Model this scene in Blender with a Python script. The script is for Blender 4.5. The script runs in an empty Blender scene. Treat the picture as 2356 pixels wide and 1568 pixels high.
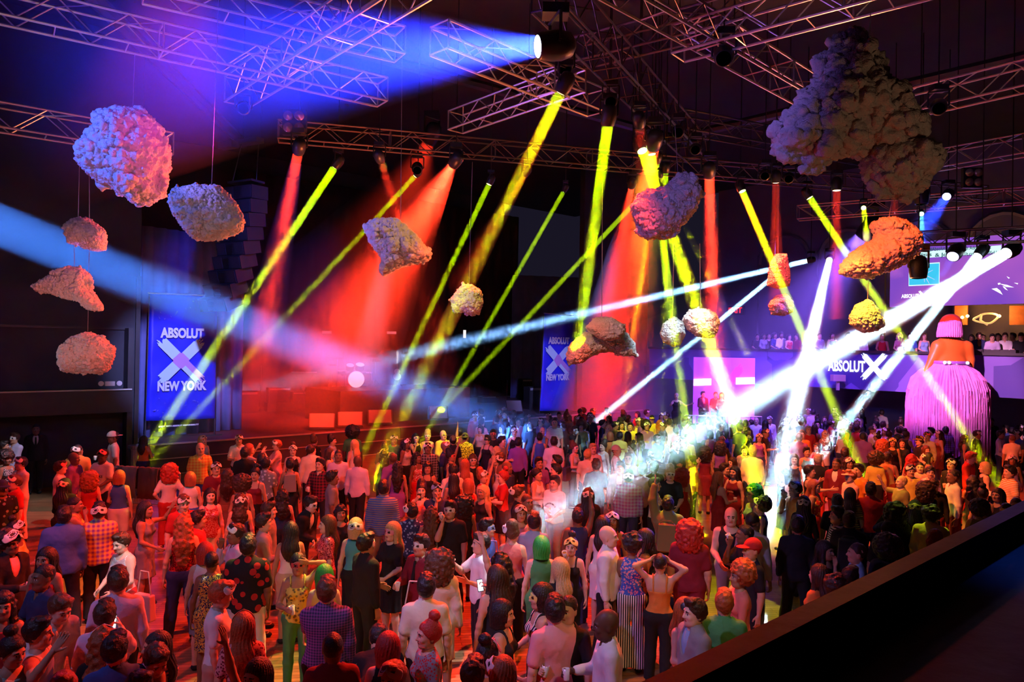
import bpy, math, random
import numpy as np
from mathutils import Vector, Matrix

SC = bpy.context.scene
COL = SC.collection
rnd = random.Random(7)

# ------------------------------------------------------------------ camera
F, CX, CY, CAMZ = 1680.0, 1178.0, 784.0, 4.3      # focal length in px of the 2356x1568 frame
_s, _p = math.radians(1.0), math.radians(0.30)
_r0 = Vector((1, 0, 0)); _f = Vector((0, math.cos(_p), math.sin(_p))); _u0 = Vector((0, -math.sin(_p), math.cos(_p)))
CR = _r0*math.cos(_s) + _u0*math.sin(_s)
CU = -_r0*math.sin(_s) + _u0*math.cos(_s)
CF = _f
EYE = Vector((0, 0, CAMZ))
cam_data = bpy.data.cameras.new('camera'); cam_data.sensor_width = 36.0; cam_data.lens = F/2356*36
cam_data.clip_end = 300; cam_data.clip_start = 0.05
cam = bpy.data.objects.new('camera', cam_data); COL.objects.link(cam)
cam.matrix_world = Matrix(((CR.x, CU.x, -CF.x, 0), (CR.y, CU.y, -CF.y, 0), (CR.z, CU.z, -CF.z, CAMZ), (0, 0, 0, 1)))
SC.camera = cam

# ------------------------------------------------------------------ world, exposure
w = bpy.data.worlds.new('hall_dark'); SC.world = w; w.use_nodes = True
w.node_tree.nodes['Background'].inputs[0].default_value = (0.012, 0.010, 0.022, 1)
w.node_tree.nodes['Background'].inputs[1].default_value = 0.6
SC.view_settings.view_transform = 'Standard'; SC.view_settings.look = 'None'
SC.view_settings.exposure = 0.0; SC.view_settings.gamma = 1.0; SC.view_settings.use_curve_mapping = False
cy = SC.cycles
cy.max_bounces = 3; cy.diffuse_bounces = 1; cy.glossy_bounces = 2; cy.transmission_bounces = 2
cy.volume_bounces = 0; cy.transparent_max_bounces = 32
cy.use_denoising = True; cy.sample_clamp_indirect = 4.0; cy.sample_clamp_direct = 0
cy.use_adaptive_sampling = True; cy.adaptive_threshold = 0.12; cy.adaptive_min_samples = 16
cy.use_light_tree = True; cy.caustics_reflective = False; cy.caustics_refractive = False


def ray(px, py):
    return CF + CR*((px-CX)/F) - CU*((py-CY)/F)
def P(px, py, Y):                      # point at distance Y into the hall
    d = ray(px, py); return EYE + d*(Y/d.y)
def PZ(px, py, z):                     # point on the level z
    d = ray(px, py); return EYE + d*((z-CAMZ)/d.z)
def PP(px, py, o, n):                  # point on the plane through o with normal n
    d = ray(px, py); return EYE + d*((o-EYE).dot(n)/d.dot(n))
def project(p):
    v = p-EYE; z = v.dot(CF); return CX + F*v.dot(CR)/z, CY - F*v.dot(CU)/z, z

# ------------------------------------------------------------------ materials
MATS = {}
def mat(name, col=(.5, .5, .5), rough=.7, metal=0., emit=None, es=1., spec=.5, noise=0., nscale=8., bump=0., bscale=30., coords='Object', alpha=None):
    if name in MATS: return MATS[name]
    m = bpy.data.materials.new(name); m.use_nodes = True; MATS[name] = m
    nt = m.node_tree; b = nt.nodes['Principled BSDF']
    b.inputs['Base Color'].default_value = (*col, 1); b.inputs['Roughness'].default_value = rough
    b.inputs['Metallic'].default_value = metal; b.inputs['Specular IOR Level'].default_value = spec
    if emit:
        b.inputs['Emission Color'].default_value = (*emit, 1); b.inputs['Emission Strength'].default_value = es
    if noise or bump:
        tc = nt.nodes.new('ShaderNodeTexCoord')
        if noise:
            n = nt.nodes.new('ShaderNodeTexNoise'); n.inputs['Scale'].default_value = nscale; n.inputs['Detail'].default_value = 3
            nt.links.new(tc.outputs[coords], n.inputs['Vector'])
            mx = nt.nodes.new('ShaderNodeMixRGB'); mx.blend_type = 'MIX'
            mx.inputs[1].default_value = (*[c*(1-noise) for c in col], 1); mx.inputs[2].default_value = (*[min(1, c*(1+noise)) for c in col], 1)
            nt.links.new(n.outputs[0], mx.inputs[0]); nt.links.new(mx.outputs[0], b.inputs['Base Color'])
        if bump:
            n = nt.nodes.new('ShaderNodeTexNoise'); n.inputs['Scale'].default_value = bscale; n.inputs['Detail'].default_value = 4
            nt.links.new(tc.outputs[coords], n.inputs['Vector'])
            bp = nt.nodes.new('ShaderNodeBump'); bp.inputs['Strength'].default_value = bump; bp.inputs['Distance'].default_value = .02
            nt.links.new(n.outputs[0], bp.inputs['Height']); nt.links.new(bp.outputs[0], b.inputs['Normal'])
    return m

def emis(name, col, s):
    if name in MATS: return MATS[name]
    m = bpy.data.materials.new(name); m.use_nodes = True; MATS[name] = m
    nt = m.node_tree; nt.nodes.clear()
    e = nt.nodes.new('ShaderNodeEmission'); e.inputs[0].default_value = (*col, 1); e.inputs[1].default_value = s
    o = nt.nodes.new('ShaderNodeOutputMaterial'); nt.links.new(e.outputs[0], o.inputs[0]); return m

def hazemat(name, density):
    if name in MATS: return MATS[name]
    m = bpy.data.materials.new(name); m.use_nodes = True; MATS[name] = m
    nt = m.node_tree; nt.nodes.clear()
    e = nt.nodes.new('ShaderNodeVolumeScatter'); e.inputs['Density'].default_value = density; e.inputs['Anisotropy'].default_value = 0.0
    e.inputs['Color'].default_value = (1, 1, 1, 1)
    o = nt.nodes.new('ShaderNodeOutputMaterial'); nt.links.new(e.outputs[0], o.inputs['Volume']); return m

def thinning_haze(name, density, L):
    m = hazemat(name, density); nt = m.node_tree; e = [n for n in nt.nodes if n.type == 'VOLUME_SCATTER'][0]
    tc = nt.nodes.new('ShaderNodeTexCoord'); ln = nt.nodes.new('ShaderNodeVectorMath'); ln.operation = 'LENGTH'
    mr = nt.nodes.new('ShaderNodeMapRange'); mr.interpolation_type = 'SMOOTHSTEP'
    mr.inputs['From Min'].default_value = L*.12; mr.inputs['From Max'].default_value = L*.93; mr.inputs['To Min'].default_value = density*1.5; mr.inputs['To Max'].default_value = 0
    nt.links.new(tc.outputs['Object'], ln.inputs[0]); nt.links.new(ln.outputs['Value'], mr.inputs['Value']); nt.links.new(mr.outputs[0], e.inputs['Density'])
    return m

# ------------------------------------------------------------------ mesh building
class MB:
    """collects verts/faces (with material index) and links them as ONE mesh object"""
    def __init__(s): s.v = []; s.f = []; s.m = []
    def add(s, vs, fs, mi=0):
        n = len(s.v); s.v += [tuple(p) for p in vs]; s.f += [tuple(i+n for i in f) for f in fs]; s.m += [mi]*len(fs); return s
    def box(s, c, size, rot=None, mi=0, taper=1.0):
        c = Vector(c); hx, hy, hz = [a/2 for a in size]
        vs = []
        for z in (-1, 1):
            k = taper if z > 0 else 1
            for x, y in ((-1, -1), (1, -1), (1, 1), (-1, 1)):
                p = Vector((x*hx*k, y*hy*k, z*hz))
                if rot is not None: p = rot @ p
                vs.append(c+p)
        return s.add(vs, [(0, 3, 2, 1), (4, 5, 6, 7), (0, 1, 5, 4), (1, 2, 6, 5), (2, 3, 7, 6), (3, 0, 4, 7)], mi)
    def tube(s, a, b, r, r2=None, n=6, mi=0, cap=True):
        a = Vector(a); b = Vector(b); r2 = r if r2 is None else r2
        d = (b-a)
        if d.length < 1e-6: return s
        d.normalize()
        t = Vector((0, 0, 1)) if abs(d.z) < .9 else Vector((1, 0, 0))
        x = d.cross(t).normalized(); y = d.cross(x)
        vs = []
        for c, rr in ((a, r), (b, r2)):
            for i in range(n):
                q = 2*math.pi*i/n; vs.append(c + x*(rr*math.cos(q)) + y*(rr*math.sin(q)))
        fs = [(i, (i+1) % n, n+(i+1) % n, n+i) for i in range(n)]
        if cap: fs += [tuple(range(n))[::-1], tuple(range(n, 2*n))]
        return s.add(vs, fs, mi)
    def path(s, pts, r, n=5, mi=0):
        for a, b in zip(pts, pts[1:]): s.tube(a, b, r, n=n, mi=mi)
        return s
    def lathe(s, prof, o=(0, 0, 0), n=16, rot=None, mi=0, close=True):
        """prof: list of (r, z)"""
        o = Vector(o); vs = []
        for r, z in prof:
            for i in range(n):
                q = 2*math.pi*i/n; p = Vector((r*math.cos(q), r*math.sin(q), z))
                vs.append(o + (rot @ p if rot is not None else p))
        k = len(prof)
        fs = [(j*n+i, j*n+(i+1) % n, (j+1)*n+(i+1) % n, (j+1)*n+i) for j in range(k-1) for i in range(n)]
        if close: fs += [tuple(range(n))[::-1], tuple(range((k-1)*n, k*n))]
        return s.add(vs, fs, mi)
    def prism(s, poly, o, ex, ey, depth, mi=0):
        """poly in (x,y), o origin, ex/ey axis vectors, extruded by vector depth"""
        n = len(poly); o = Vector(o)
        a = [o + ex*x + ey*y for x, y in poly]; b = [p+depth for p in a]
        return s.add(a+b, [tuple(range(n)), tuple(range(n, 2*n))[::-1]] + [(i, n+i, n+(i+1) % n, (i+1) % n) for i in range(n)], mi)
    def build(s, name, mats, parent=None, smooth=False, loc=None):
        me = bpy.data.meshes.new(name); me.from_pydata(s.v, [], s.f)
        for m in (mats if isinstance(mats, (list, tuple)) else [mats]): me.materials.append(m)
        if any(s.m): me.polygons.foreach_set('material_index', s.m)
        if smooth: me.polygons.foreach_set('use_smooth', [True]*len(me.polygons))
        me.validate(); me.update()
        o = bpy.data.objects.new(name, me); COL.objects.link(o)
        if loc is not None: o.location = loc
        if parent is not None: o.parent = parent
        return o

def npmesh(name, V, Fq, mats, mi=None, smooth=True):
    """mesh from numpy verts and quad faces"""
    me = bpy.data.meshes.new(name); nv, nf = len(V), len(Fq)
    me.vertices.add(nv); me.vertices.foreach_set('co', np.asarray(V, np.float32).ravel())
    me.loops.add(nf*4); me.loops.foreach_set('vertex_index', np.asarray(Fq, np.int32).ravel())
    me.polygons.add(nf); me.polygons.foreach_set('loop_start', np.arange(0, nf*4, 4, dtype=np.int32))
    me.polygons.foreach_set('use_smooth', np.full(nf, smooth))
    for m in mats: me.materials.append(m)
    if mi is not None: me.polygons.foreach_set('material_index', np.asarray(mi, np.int32))
    me.update(calc_edges=True)
    return me

def link(name, me, parent=None, loc=None, rotz=None):
    o = bpy.data.objects.new(name, me); COL.objects.link(o)
    if parent is not None: o.parent = parent
    if loc is not None: o.location = loc
    if rotz is not None: o.rotation_euler = (0, 0, rotz)
    return o

def tag(o, label=None, cat=None, group=None, kind=None):
    if label: o['label'] = label
    if cat: o['category'] = cat
    if group: o['group'] = group
    if kind: o['kind'] = kind
    return o
def thing(name, label, cat, loc=(0, 0, 0), rotz=0, group=None):
    o = bpy.data.objects.new(name, None); COL.objects.link(o); o.empty_display_size = .2
    o.location = loc; o.rotation_euler = (0, 0, rotz)
    return tag(o, label, cat, group)
def struct(name, mb, m, smooth=False):
    return tag(mb.build(name, m, smooth=smooth), kind='structure')

UA = math.radians(41.0)
U = Vector((math.cos(UA), math.sin(UA), 0))     # along the stage front, away from the camera to the right
V_ = Vector((-math.sin(UA), math.cos(UA), 0))   # from the stage front towards the backdrop
UP = Vector((0, 0, 1))

YEL, RED, WHT, BLU = (.60, 1., .0), (1., .03, .01), (.45, .75, 1.), (.02, .06, 1.)
def look_rot(d):
    """rotation taking -Z to d"""
    return Vector(d).to_track_quat('-Z', 'Y').to_matrix()

def area_beam(parent, pos, d, r0, spread, power, col, name='lamp_light'):
    l = bpy.data.lights.new(name, 'AREA'); l.shape = 'DISK'; l.size = 2*r0; l.spread = math.radians(spread)
    l.energy = power; l.color = col
    o = bpy.data.objects.new(name, l); COL.objects.link(o); o.parent = parent
    o.matrix_local = Matrix.Translation(pos) @ look_rot(d).to_4x4()
    return o
# ------------------------------------------------------------------ added spots without fixtures, lighting crowd, stage, clouds and trusses
def wash(name, pos, tgt, col, power, ang=60, blend=.6, rad=.15):
    l = bpy.data.lights.new(name, 'SPOT'); l.energy = power; l.color = col; l.spot_size = math.radians(ang); l.spot_blend = blend; l.shadow_soft_size = rad
    o = bpy.data.objects.new(name, l); COL.objects.link(o)
    o.matrix_world = Matrix.Translation(Vector(pos)) @ look_rot(Vector(tgt)-Vector(pos)).to_4x4()
    return o
WR = (1., .040, .012); WO = (1., .20, .03)
wash('wash_red_middle', (-1.0, 20.5, 9.2), (-5.5, 13.5, 1), WR, 9000, 80)
wash('wash_red_left', (-3.5, 8.0, 9.4), (-7.5, 12.6, 0), WR, 4200, 42)
wash('wash_red_right', (6.5, 21.5, 9.0), (10.5, 19.0, 1), WR, 9500, 75)
wash('wash_red_front', (2.0, 9.0, 9.3), (-1.5, 18.5, 0), WR, 5200, 46)
wash('wash_red_near', (1.5, 14.5, 9.3), (-1.0, 8.5, 1), WR, 7500, 72)
wash('wash_orange_right', (3.0, 13.5, 9.2), (9.0, 18.5, 0), WO, 5200, 52)
wash('fill_lavender_front', (-7.0, 3.0, 8.5), (-2.0, 13.0, 0), (.60, .46, 1.), 600, 56, rad=.2)  # added front fill on the crowd, no lamp built
wash('fill_warm_front', (3.0, 2.0, 8.0), (-1.0, 13.5, 0), (1., .62, .28), 650, 46, rad=.2)  # second added front fill, warmer
wash('wash_violet_far', (11.0, 24.0, 8.0), (13.5, 30.0, .0), (.42, .10, 1.), 1700, 80)
wash('wash_blue_far', (8.5, 22.5, 8.2), (9.5, 32.0, 0.5), (.16, .10, 1.), 3600, 62)
wash('wash_magenta_figure', (8.0, 18.5, 8.0), (16.3, 27.0, 3.0), (1., .38, .72), 8500, 26)
wash('wash_yellow_pool', (2.0, 17.5, 9.3), (3.5, 12.2, 0), (.75, 1., .0), 5200, 18, .3)
wash('wash_yellow_left_pool', (-1.5, 13.0, 9.3), (-2.75, 9.0, .3), (.95, 1., .25), 4200, 15, .35)
wash('wash_yellow_wing', (-3.0, 19.0, 9.3), (-7.7, 12.8, .5), (.8, 1., .1), 3200, 13, .4)
wash('wash_yellow_stage_edge', (2.5, 16.5, 9.3), (-1.9, 21.8, 1.5), (.8, 1., .05), 3600, 15, .5)
wash('wash_yellow_stage_corner', (3.0, 17.5, 9.3), (5.0, 25.5, 1.4), (.8, 1., .05), 6000, 17, .5)
wash('wash_yellow_right_dancer', (4.0, 20.0, 9.3), (8.0, 15.6, 1.4), (.8, 1., .1), 1800, 12, .5)
wash('wash_white_centre', (5.0, 13.5, 9.3), (3.0, 21.5, 1.2), (.6, .85, 1.), 3400, 19, .7)
wash('wash_blue_banner', (-6.0, 14.0, 8.5), (-10.9, 23.5, 3.2), (.34, .36, 1.), 7500, 22)
wash('wash_blue_small_banner', (3.0, 20.0, 8.5), (2.4, 33.0, 3.2), (.3, .3, 1.), 7500, 18)
wash('wash_blue_wing', (-5.0, 16.0, 8.8), (-9.0, 26.0, 6.0), (.05, .07, 1.), 1700, 40)
wash('wash_red_stage', (-1.5, 19.0, 8.8), (-6.0, 25.8, 1.0), WR, 4200, 38)
wash('wash_white_drums', (-3.5, 22.0, 8.8), (-6.35, 31.5, 2.6), (.7, .8, 1.), 9000, 10)
wash('cloud_blue_left', (-10.0, 7.5, 8.6), (-6.3, 12.7, 7.2), (.05, .13, 1.), 2300, 34)
wash('cloud_red_middle', (-2.6, 11.2, 8.2), (-6.9, 13.0, 7.4), (1., .03, .25), 330, 26)
wash('added_warm_uplight', (-3.0, 2.5, 2.8), (-4.5, 13.0, 6.0), (1., .80, .60), 330, 60, rad=.25)  # added low fill for the pale cloud undersides
wash('cloud_violet_right', (0.0, 7.0, 7.6), (3.6, 11.5, 7.0), (.30, .20, 1.), 330, 60)
wash('cloud_amber_right', (5.0, 5.0, 4.4), (5.0, 9.3, 6.9), (1., .55, .28), 60, 70, rad=.25)
wash('cloud_pink_left', (-5.0, 9.0, 4.6), (-8.4, 14.0, 5.0), (1., .22, .18), 430, 30)
wash('cloud_pale_left', (-13.0, 11.0, 3.6), (-8.3, 14.0, 4.2), (.7, .8, 1.), 160, 24)
wash('cloud_orange', (4.0, 11.0, 9.3), (8.3, 16.0, 6.2), (1., .10, .005), 4200, 20)
wash('cloud_yellow', (5.0, 13.0, 9.3), (8.0, 16.0, 4.8), (1., .9, .02), 2600, 11)
wash('cloud_red_far', (6.0, 16.0, 9.3), (8.2, 22.0, 6.6), (1., .04, .06), 2200, 14)
wash('cloud_violet_far', (10.0, 17.0, 8.5), (8.2, 22.0, 5.4), (.45, .12, 1.), 1100, 11)
wash('cloud_warm_middle', (-1.5, 9.0, 8.0), (3.4, 18.0, 4.8), (1., .46, .28), 1300, 26)
wash('cloud_violet_middle', (-7.5, 9.0, 8.0), (-2.2, 14.0, 6.2), (.35, .22, 1.), 420, 24)
wash('cloud_orange_middle', (1.5, 11.5, 8.5), (-2.2, 14.0, 6.2), (1., .45, .10), 420, 24)
wash('cloud_yellow_middle', (-1.0, 13.0, 9.3), (-1.2, 19.0, 5.3), (1., .85, .05), 800, 12)
wash('truss_fill_amber', (-2.0, 18.0, 3.6), (-4.0, 13.0, 10.0), (1., .20, .07), 2400, 110)  # added from below in place of missing floor bounce
wash('truss_fill_violet', (-9.0, 16.0, 4.6), (-5.0, 13.0, 10.0), (.35, .15, 1.), 700, 90)  # added violet fill under the left trusses
wash('truss_fill_amber_right', (9.0, 20.0, 4.6), (6.0, 14.0, 10.0), (1., .25, .08), 1900, 110)  # added amber fill under the right trusses
wash('counter_blue', (6.0, 8.0, 8.5), (3.3, 4.0, 3.26), (.02, .12, 1.), 500, 16)
wash('wash_white_far_left', (-5.3, 15.0, 9.2), (-11.5, 17.5, 1.2), (.75, .78, 1.), 2600, 20, .6)
wash('wash_white_left_pool', (-1.0, 4.0, 9.0), (-5.2, 9.7, 1.3), (.9, .95, 1.), 2600, 6, .6)
wash('wash_white_centre_near', (3.5, 10.5, 9.3), (-.4, 9.9, 1.4), (.75, .85, 1.), 3800, 12, .7)
wash('wash_violet_near', (-5.0, 4.0, 9.0), (1.2, 8.6, 1.2), (.55, .35, 1.), 1300, 30, .6)
wash('wash_orange_near', (4.5, 12.0, 9.3), (1.6, 9.2, 1.), (1., .25, .02), 2600, 30, .6)
wash('wash_yellow_right_near', (6.0, 15.0, 9.3), (6.9, 11.9, 1.5), (.8, 1., .08), 1700, 10, .6)
SC.view_settings.exposure = .27
# ------------------------------------------------------------------ the hall's own axes
S0 = Vector((-11.35, 22.5, 0)); CORNER = 24.2; STZ = 1.02
def pt(a, b, z=0.): return S0 + U*a + V_*b + UP*z
def SP(px, py, b=0.): return PP(px, py, pt(0, b), V_)           # on a plane parallel to the stage front
def RW(px, py, c=0.): return PP(px, py, pt(CORNER+c, 0), U)     # on a plane parallel to the right wall
def ua(p): return (p-S0).dot(U)
def vb(p): return (p-S0).dot(V_)
def ubox(mb, a0, a1, b0, b1, z0, z1, mi=0):
    vs = [pt(a, b, z) for z in (z0, z1) for a, b in ((a0, b0), (a1, b0), (a1, b1), (a0, b1))]
    return mb.add(vs, [(0, 3, 2, 1), (4, 5, 6, 7), (0, 1, 5, 4), (1, 2, 6, 5), (2, 3, 7, 6), (3, 0, 4, 7)], mi)
ROTU = Matrix.Rotation(UA, 3, 'Z')

# ------------------------------------------------------------------ materials of the hall
black_wall = mat('black_wall', (.035, .035, .045), .8, noise=.3, nscale=1.5)
dark_ceil = mat('dark_ceiling', (.03, .03, .04), .9, noise=.3, nscale=.8)
blackpaint = mat('black_paint', (.025, .025, .03), .45, noise=.3, nscale=4)
stagefloor = mat('stage_floor', (.09, .05, .05), .5, noise=.3, nscale=2)
stageface = mat('stage_face', (.05, .03, .03), .6, noise=.3, nscale=3)
alu = mat('truss_aluminium', (.62, .6, .58), .38, metal=.85)
darksteel = mat('dark_steel', (.08, .08, .09), .4, metal=.5)
chrome = mat('chrome', (.8, .8, .8), .15, metal=1)
white_paint = mat('white_paint', (.8, .8, .8), .5)

def floor_mat():
    m = bpy.data.materials.new('wood_floor'); m.use_nodes = True; nt = m.node_tree; b = nt.nodes['Principled BSDF']
    tc = nt.nodes.new('ShaderNodeTexCoord'); mp = nt.nodes.new('ShaderNodeMapping'); mp.inputs['Rotation'].default_value = (0, 0, math.radians(-8))
    br = nt.nodes.new('ShaderNodeTexBrick'); br.offset = .37; br.inputs['Scale'].default_value = 1
    br.inputs['Brick Width'].default_value = 1.3; br.inputs['Row Height'].default_value = .09; br.inputs['Mortar Size'].default_value = .004
    br.inputs['Color1'].default_value = (.55, .30, .14, 1); br.inputs['Color2'].default_value = (.36, .18, .08, 1); br.inputs['Mortar'].default_value = (.03, .015, .01, 1)
    n = nt.nodes.new('ShaderNodeTexNoise'); n.inputs['Scale'].default_value = 1.7; n.inputs['Detail'].default_value = 5
    mx = nt.nodes.new('ShaderNodeMixRGB'); mx.blend_type = 'MULTIPLY'; mx.inputs[0].default_value = .7
    nt.links.new(tc.outputs['Object'], mp.inputs[0]); nt.links.new(mp.outputs[0], br.inputs['Vector']); nt.links.new(mp.outputs[0], n.inputs['Vector'])
    nt.links.new(br.outputs['Color'], mx.inputs[1]); nt.links.new(n.outputs[0], mx.inputs[2]); nt.links.new(mx.outputs[0], b.inputs['Base Color'])
    b.inputs['Roughness'].default_value = .33
    bp = nt.nodes.new('ShaderNodeBump'); bp.inputs['Strength'].default_value = .3; bp.inputs['Distance'].default_value = .01
    nt.links.new(br.outputs['Fac'], bp.inputs['Height']); nt.links.new(bp.outputs[0], b.inputs['Normal'])
    return m

# ------------------------------------------------------------------ shell
A_STR = ua(SP(1338, 900)); A_END = CORNER + 7
struct('floor', ubox(MB(), -10, A_END, -31, 12, -.2, 0), floor_mat())
struct('ceiling', ubox(MB(), -10, A_END, -31, 12, 13.5, 13.7), dark_ceil)
struct('wall_left', ubox(MB(), -10, ua(SP(318, 900)), .0, .3, 0, 13.5), black_wall)
struct('wall_stage_back', ubox(MB(), -10, CORNER, 11.5, 11.8, 0, 13.5), black_wall)
struct('wall_stage_right', ubox(MB(), A_STR, CORNER+.3, .0, .3, 0, 13.5), black_wall)
struct('wall_far_left', ubox(MB(), -10.3, -10, -31, 12, 0, 13.5), black_wall)
struct('wall_near', ubox(MB(), -10, A_END, -31.3, -31, 0, 13.5), black_wall)
# right side of the hall: lower wall set back under the balcony, balcony floor, fascia and upper wall
purple_wall = mat('right_wall_paint', (.22, .2, .3), .75, noise=.25, nscale=.7)
struct('wall_right', ubox(MB(), A_END-.3, A_END, -31, 0, 0, 13.5), purple_wall)
struct('floor_balcony', ubox(MB(), CORNER+.1, A_END, -31, 0, 2.9, 3.3), blackpaint)
def fascia():
    m = bpy.data.materials.new('balcony_fascia'); m.use_nodes = True; nt = m.node_tree; b = nt.nodes['Principled BSDF']
    b.inputs['Roughness'].default_value = .6
    tc = nt.nodes.new('ShaderNodeTexCoord'); v = nt.nodes.new('ShaderNodeTexVoronoi'); v.inputs['Scale'].default_value = .42; v.distance = 'MANHATTAN'
    cr = nt.nodes.new('ShaderNodeValToRGB'); cr.color_ramp.interpolation = 'CONSTANT'
    cr.color_ramp.elements[0].color = (.10, .07, .42, 1); cr.color_ramp.elements[1].position = .5; cr.color_ramp.elements[1].color = (.24, .16, .66, 1)
    nt.links.new(tc.outputs['Object'], v.inputs['Vector']); nt.links.new(v.outputs['Color'], cr.inputs[0]); nt.links.new(cr.outputs[0], b.inputs['Base Color'])
    return m
struct('wall_balcony_front', ubox(MB(), CORNER, CORNER+.1, -31, -.4, 2.72, 4.22), fascia())
struct('trim_1', ubox(MB(), CORNER-.12, CORNER+.25, -31, -.4, 4.22, 4.32), blackpaint)
# arches and pilasters on the upper wall, seen dimly
mb = MB()
for i in range(9):
    b0 = -2.5-i*3.4
    ubox(mb, A_END-.5, A_END-.3, b0-.2, b0+.2, 3.3, 9.5)
    for k in range(10):
        q0, q1 = math.pi*k/10, math.pi*(k+1)/10
        c = pt(A_END-.4, b0-1.7, 9.0)
        mb.tube(c+V_*(1.45*math.cos(q0))+UP*(1.45*math.sin(q0)), c+V_*(1.45*math.cos(q1))+UP*(1.45*math.sin(q1)), .12, n=5)
struct('trim_2', mb, purple_wall)
# left wall: low gallery ledge with its pale rail, panel joints
l0, l1 = ua(SP(-60, 900)), ua(SP(292, 886))
mb = MB(); ubox(mb, l0, l1, -.55, 0, 2.1, 2.78)
struct('trim_3', mb, blackpaint)
mb = MB(); ubox(mb, l0, l1, -.6, -.55, 2.76, 2.80)
struct('trim_4', mb, mat('pale_rail', (.55, .55, .5), .5))
mb = MB(); ubox(mb, l1-.1, l1+.05, -.5, 0, 0, 4.6); ubox(mb, ua(SP(318, 900))-.12, ua(SP(318, 900)), -.08, 0, 0, 6.2)
ubox(mb, l0, l1, -.06, 0, 4.55, 4.62)
struct('trim_5', mb, blackpaint)

# ------------------------------------------------------------------ stage
a_s0, a_s1 = ua(SP(332, 1020)), CORNER
mb = MB(); ubox(mb, a_s0, a_s1, 0, 11.5, STZ-.06, STZ)
deck = struct('floor_stage', mb, stagefloor)
mb = MB(); ubox(mb, a_s0, a_s1, .02, .1, 0, STZ-.06)
for i in range(14):
    a = a_s0+(a_s1-a_s0)*i/13; ubox(mb, a-.02, a+.02, -.01, .03, 0, STZ-.06)
ubox(mb, a_s0, a_s0+.1, 0, 11.5, 0, STZ-.06)
struct('wall_stage_front', mb, stageface)
mb = MB(); ubox(mb, a_s0, a_s1, -.03, 0, STZ-.05, STZ+.005); ubox(mb, a_s0, a_s1, -.02, .0, STZ-.5, STZ-.47); ubox(mb, a_s0, a_s1, -.03, .01, .02, .05)
struct('trim_6', mb, mat('stage_edge', (.6, .5, .45), .4, metal=.4))

# ------------------------------------------------------------------ stage drapes
def drape(name, label, p0, p1, z0, z1, m, folds=10, depth=.12):
    """hanging cloth with folds from p0 to p1"""
    d = (p1-p0); n = folds*6; nrm = Vector((-d.y, d.x, 0)).normalized()
    rows = 6; vs = []; r2 = random.Random(folds)
    ph = [r2.uniform(-.6, .6) for _ in range(n+1)]
    for j in range(rows+1):
        z = z1+(z0-z1)*j/rows
        for i in range(n+1):
            k = i/n; amp = depth*(.6+.4*j/rows)
            vs.append(p0+d*k+nrm*(amp*math.sin(k*folds*2*math.pi+ph[i]*.4)) + UP*(z-p0.z))
    fs = [(j*(n+1)+i, j*(n+1)+i+1, (j+1)*(n+1)+i+1, (j+1)*(n+1)+i) for j in range(rows) for i in range(n)]
    mb = MB(); mb.add(vs, fs)
    o = mb.build(name, m, smooth=True)
    s = o.modifiers.new('thickness', 'SOLIDIFY'); s.thickness = .015
    return tag(o, label, 'curtain')
blue_drape = mat('blue_drape', (.16, .17, .42), .85, noise=.2, nscale=3)
q0, q1 = SP(322, 700, 1.6), SP(560, 700, 2.4); q0.z = q1.z = 0
drape('stage_curtain', 'dark blue side curtain behind the left banner', q0, q1, STZ+.02, 8.0, blue_drape, 9)
q0, q1 = SP(1178, 700, 9.5), SP(1330, 700, 7.5); q0.z = q1.z = 0
drape('stage_curtain', 'purple blue side curtain behind the smaller right banner', q0, q1, STZ+.02, 8.6, blue_drape, 6)
q0, q1 = SP(540, 700, 10.8), SP(1190, 700, 10.8); q0.z = q1.z = 0
drape('stage_curtain', 'wide black backdrop curtain behind the drum kit', q0, q1, STZ+.02, 12.5, mat('black_drape', (.035, .02, .02), .9, noise=.2), 26, .1)

# ------------------------------------------------------------------ writing
def text(body, parent, o, ex, size, m, name='lettering', bold=.02, ext=.004, width=None, align='CENTER', depth=None):
    """letters standing in the plane (ex, UP) at o"""
    c = bpy.data.curves.new(name, 'FONT'); c.body = body; c.size = size; c.offset = bold*size; c.extrude = ext
    c.align_x = align; c.align_y = 'CENTER'; c.materials.append(m); c.resolution_u = 3
    ob = bpy.data.objects.new(name, c); COL.objects.link(ob)
    bpy.context.view_layer.update()
    if width:
        w0 = max(ob.dimensions.x, 1e-3); c.space_character = 1; sx = width/w0
    else: sx = 1
    n = ex.cross(UP).normalized()
    M = Matrix(((ex.x*sx, UP.x, n.x, o.x), (ex.y*sx, UP.y, n.y, o.y), (ex.z*sx, UP.z, n.z, o.z), (0, 0, 0, 1)))
    me = bpy.data.meshes.new_from_object(ob.evaluated_get(bpy.context.evaluated_depsgraph_get())); bpy.data.objects.remove(ob); bpy.data.curves.remove(c)
    me.transform(M.to_3x3().to_4x4()); ob = bpy.data.objects.new(name, me); COL.objects.link(ob)
    if parent is not None: ob.parent = parent; ob.location = o-parent.location
    else: ob.location = o
    return ob

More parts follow.
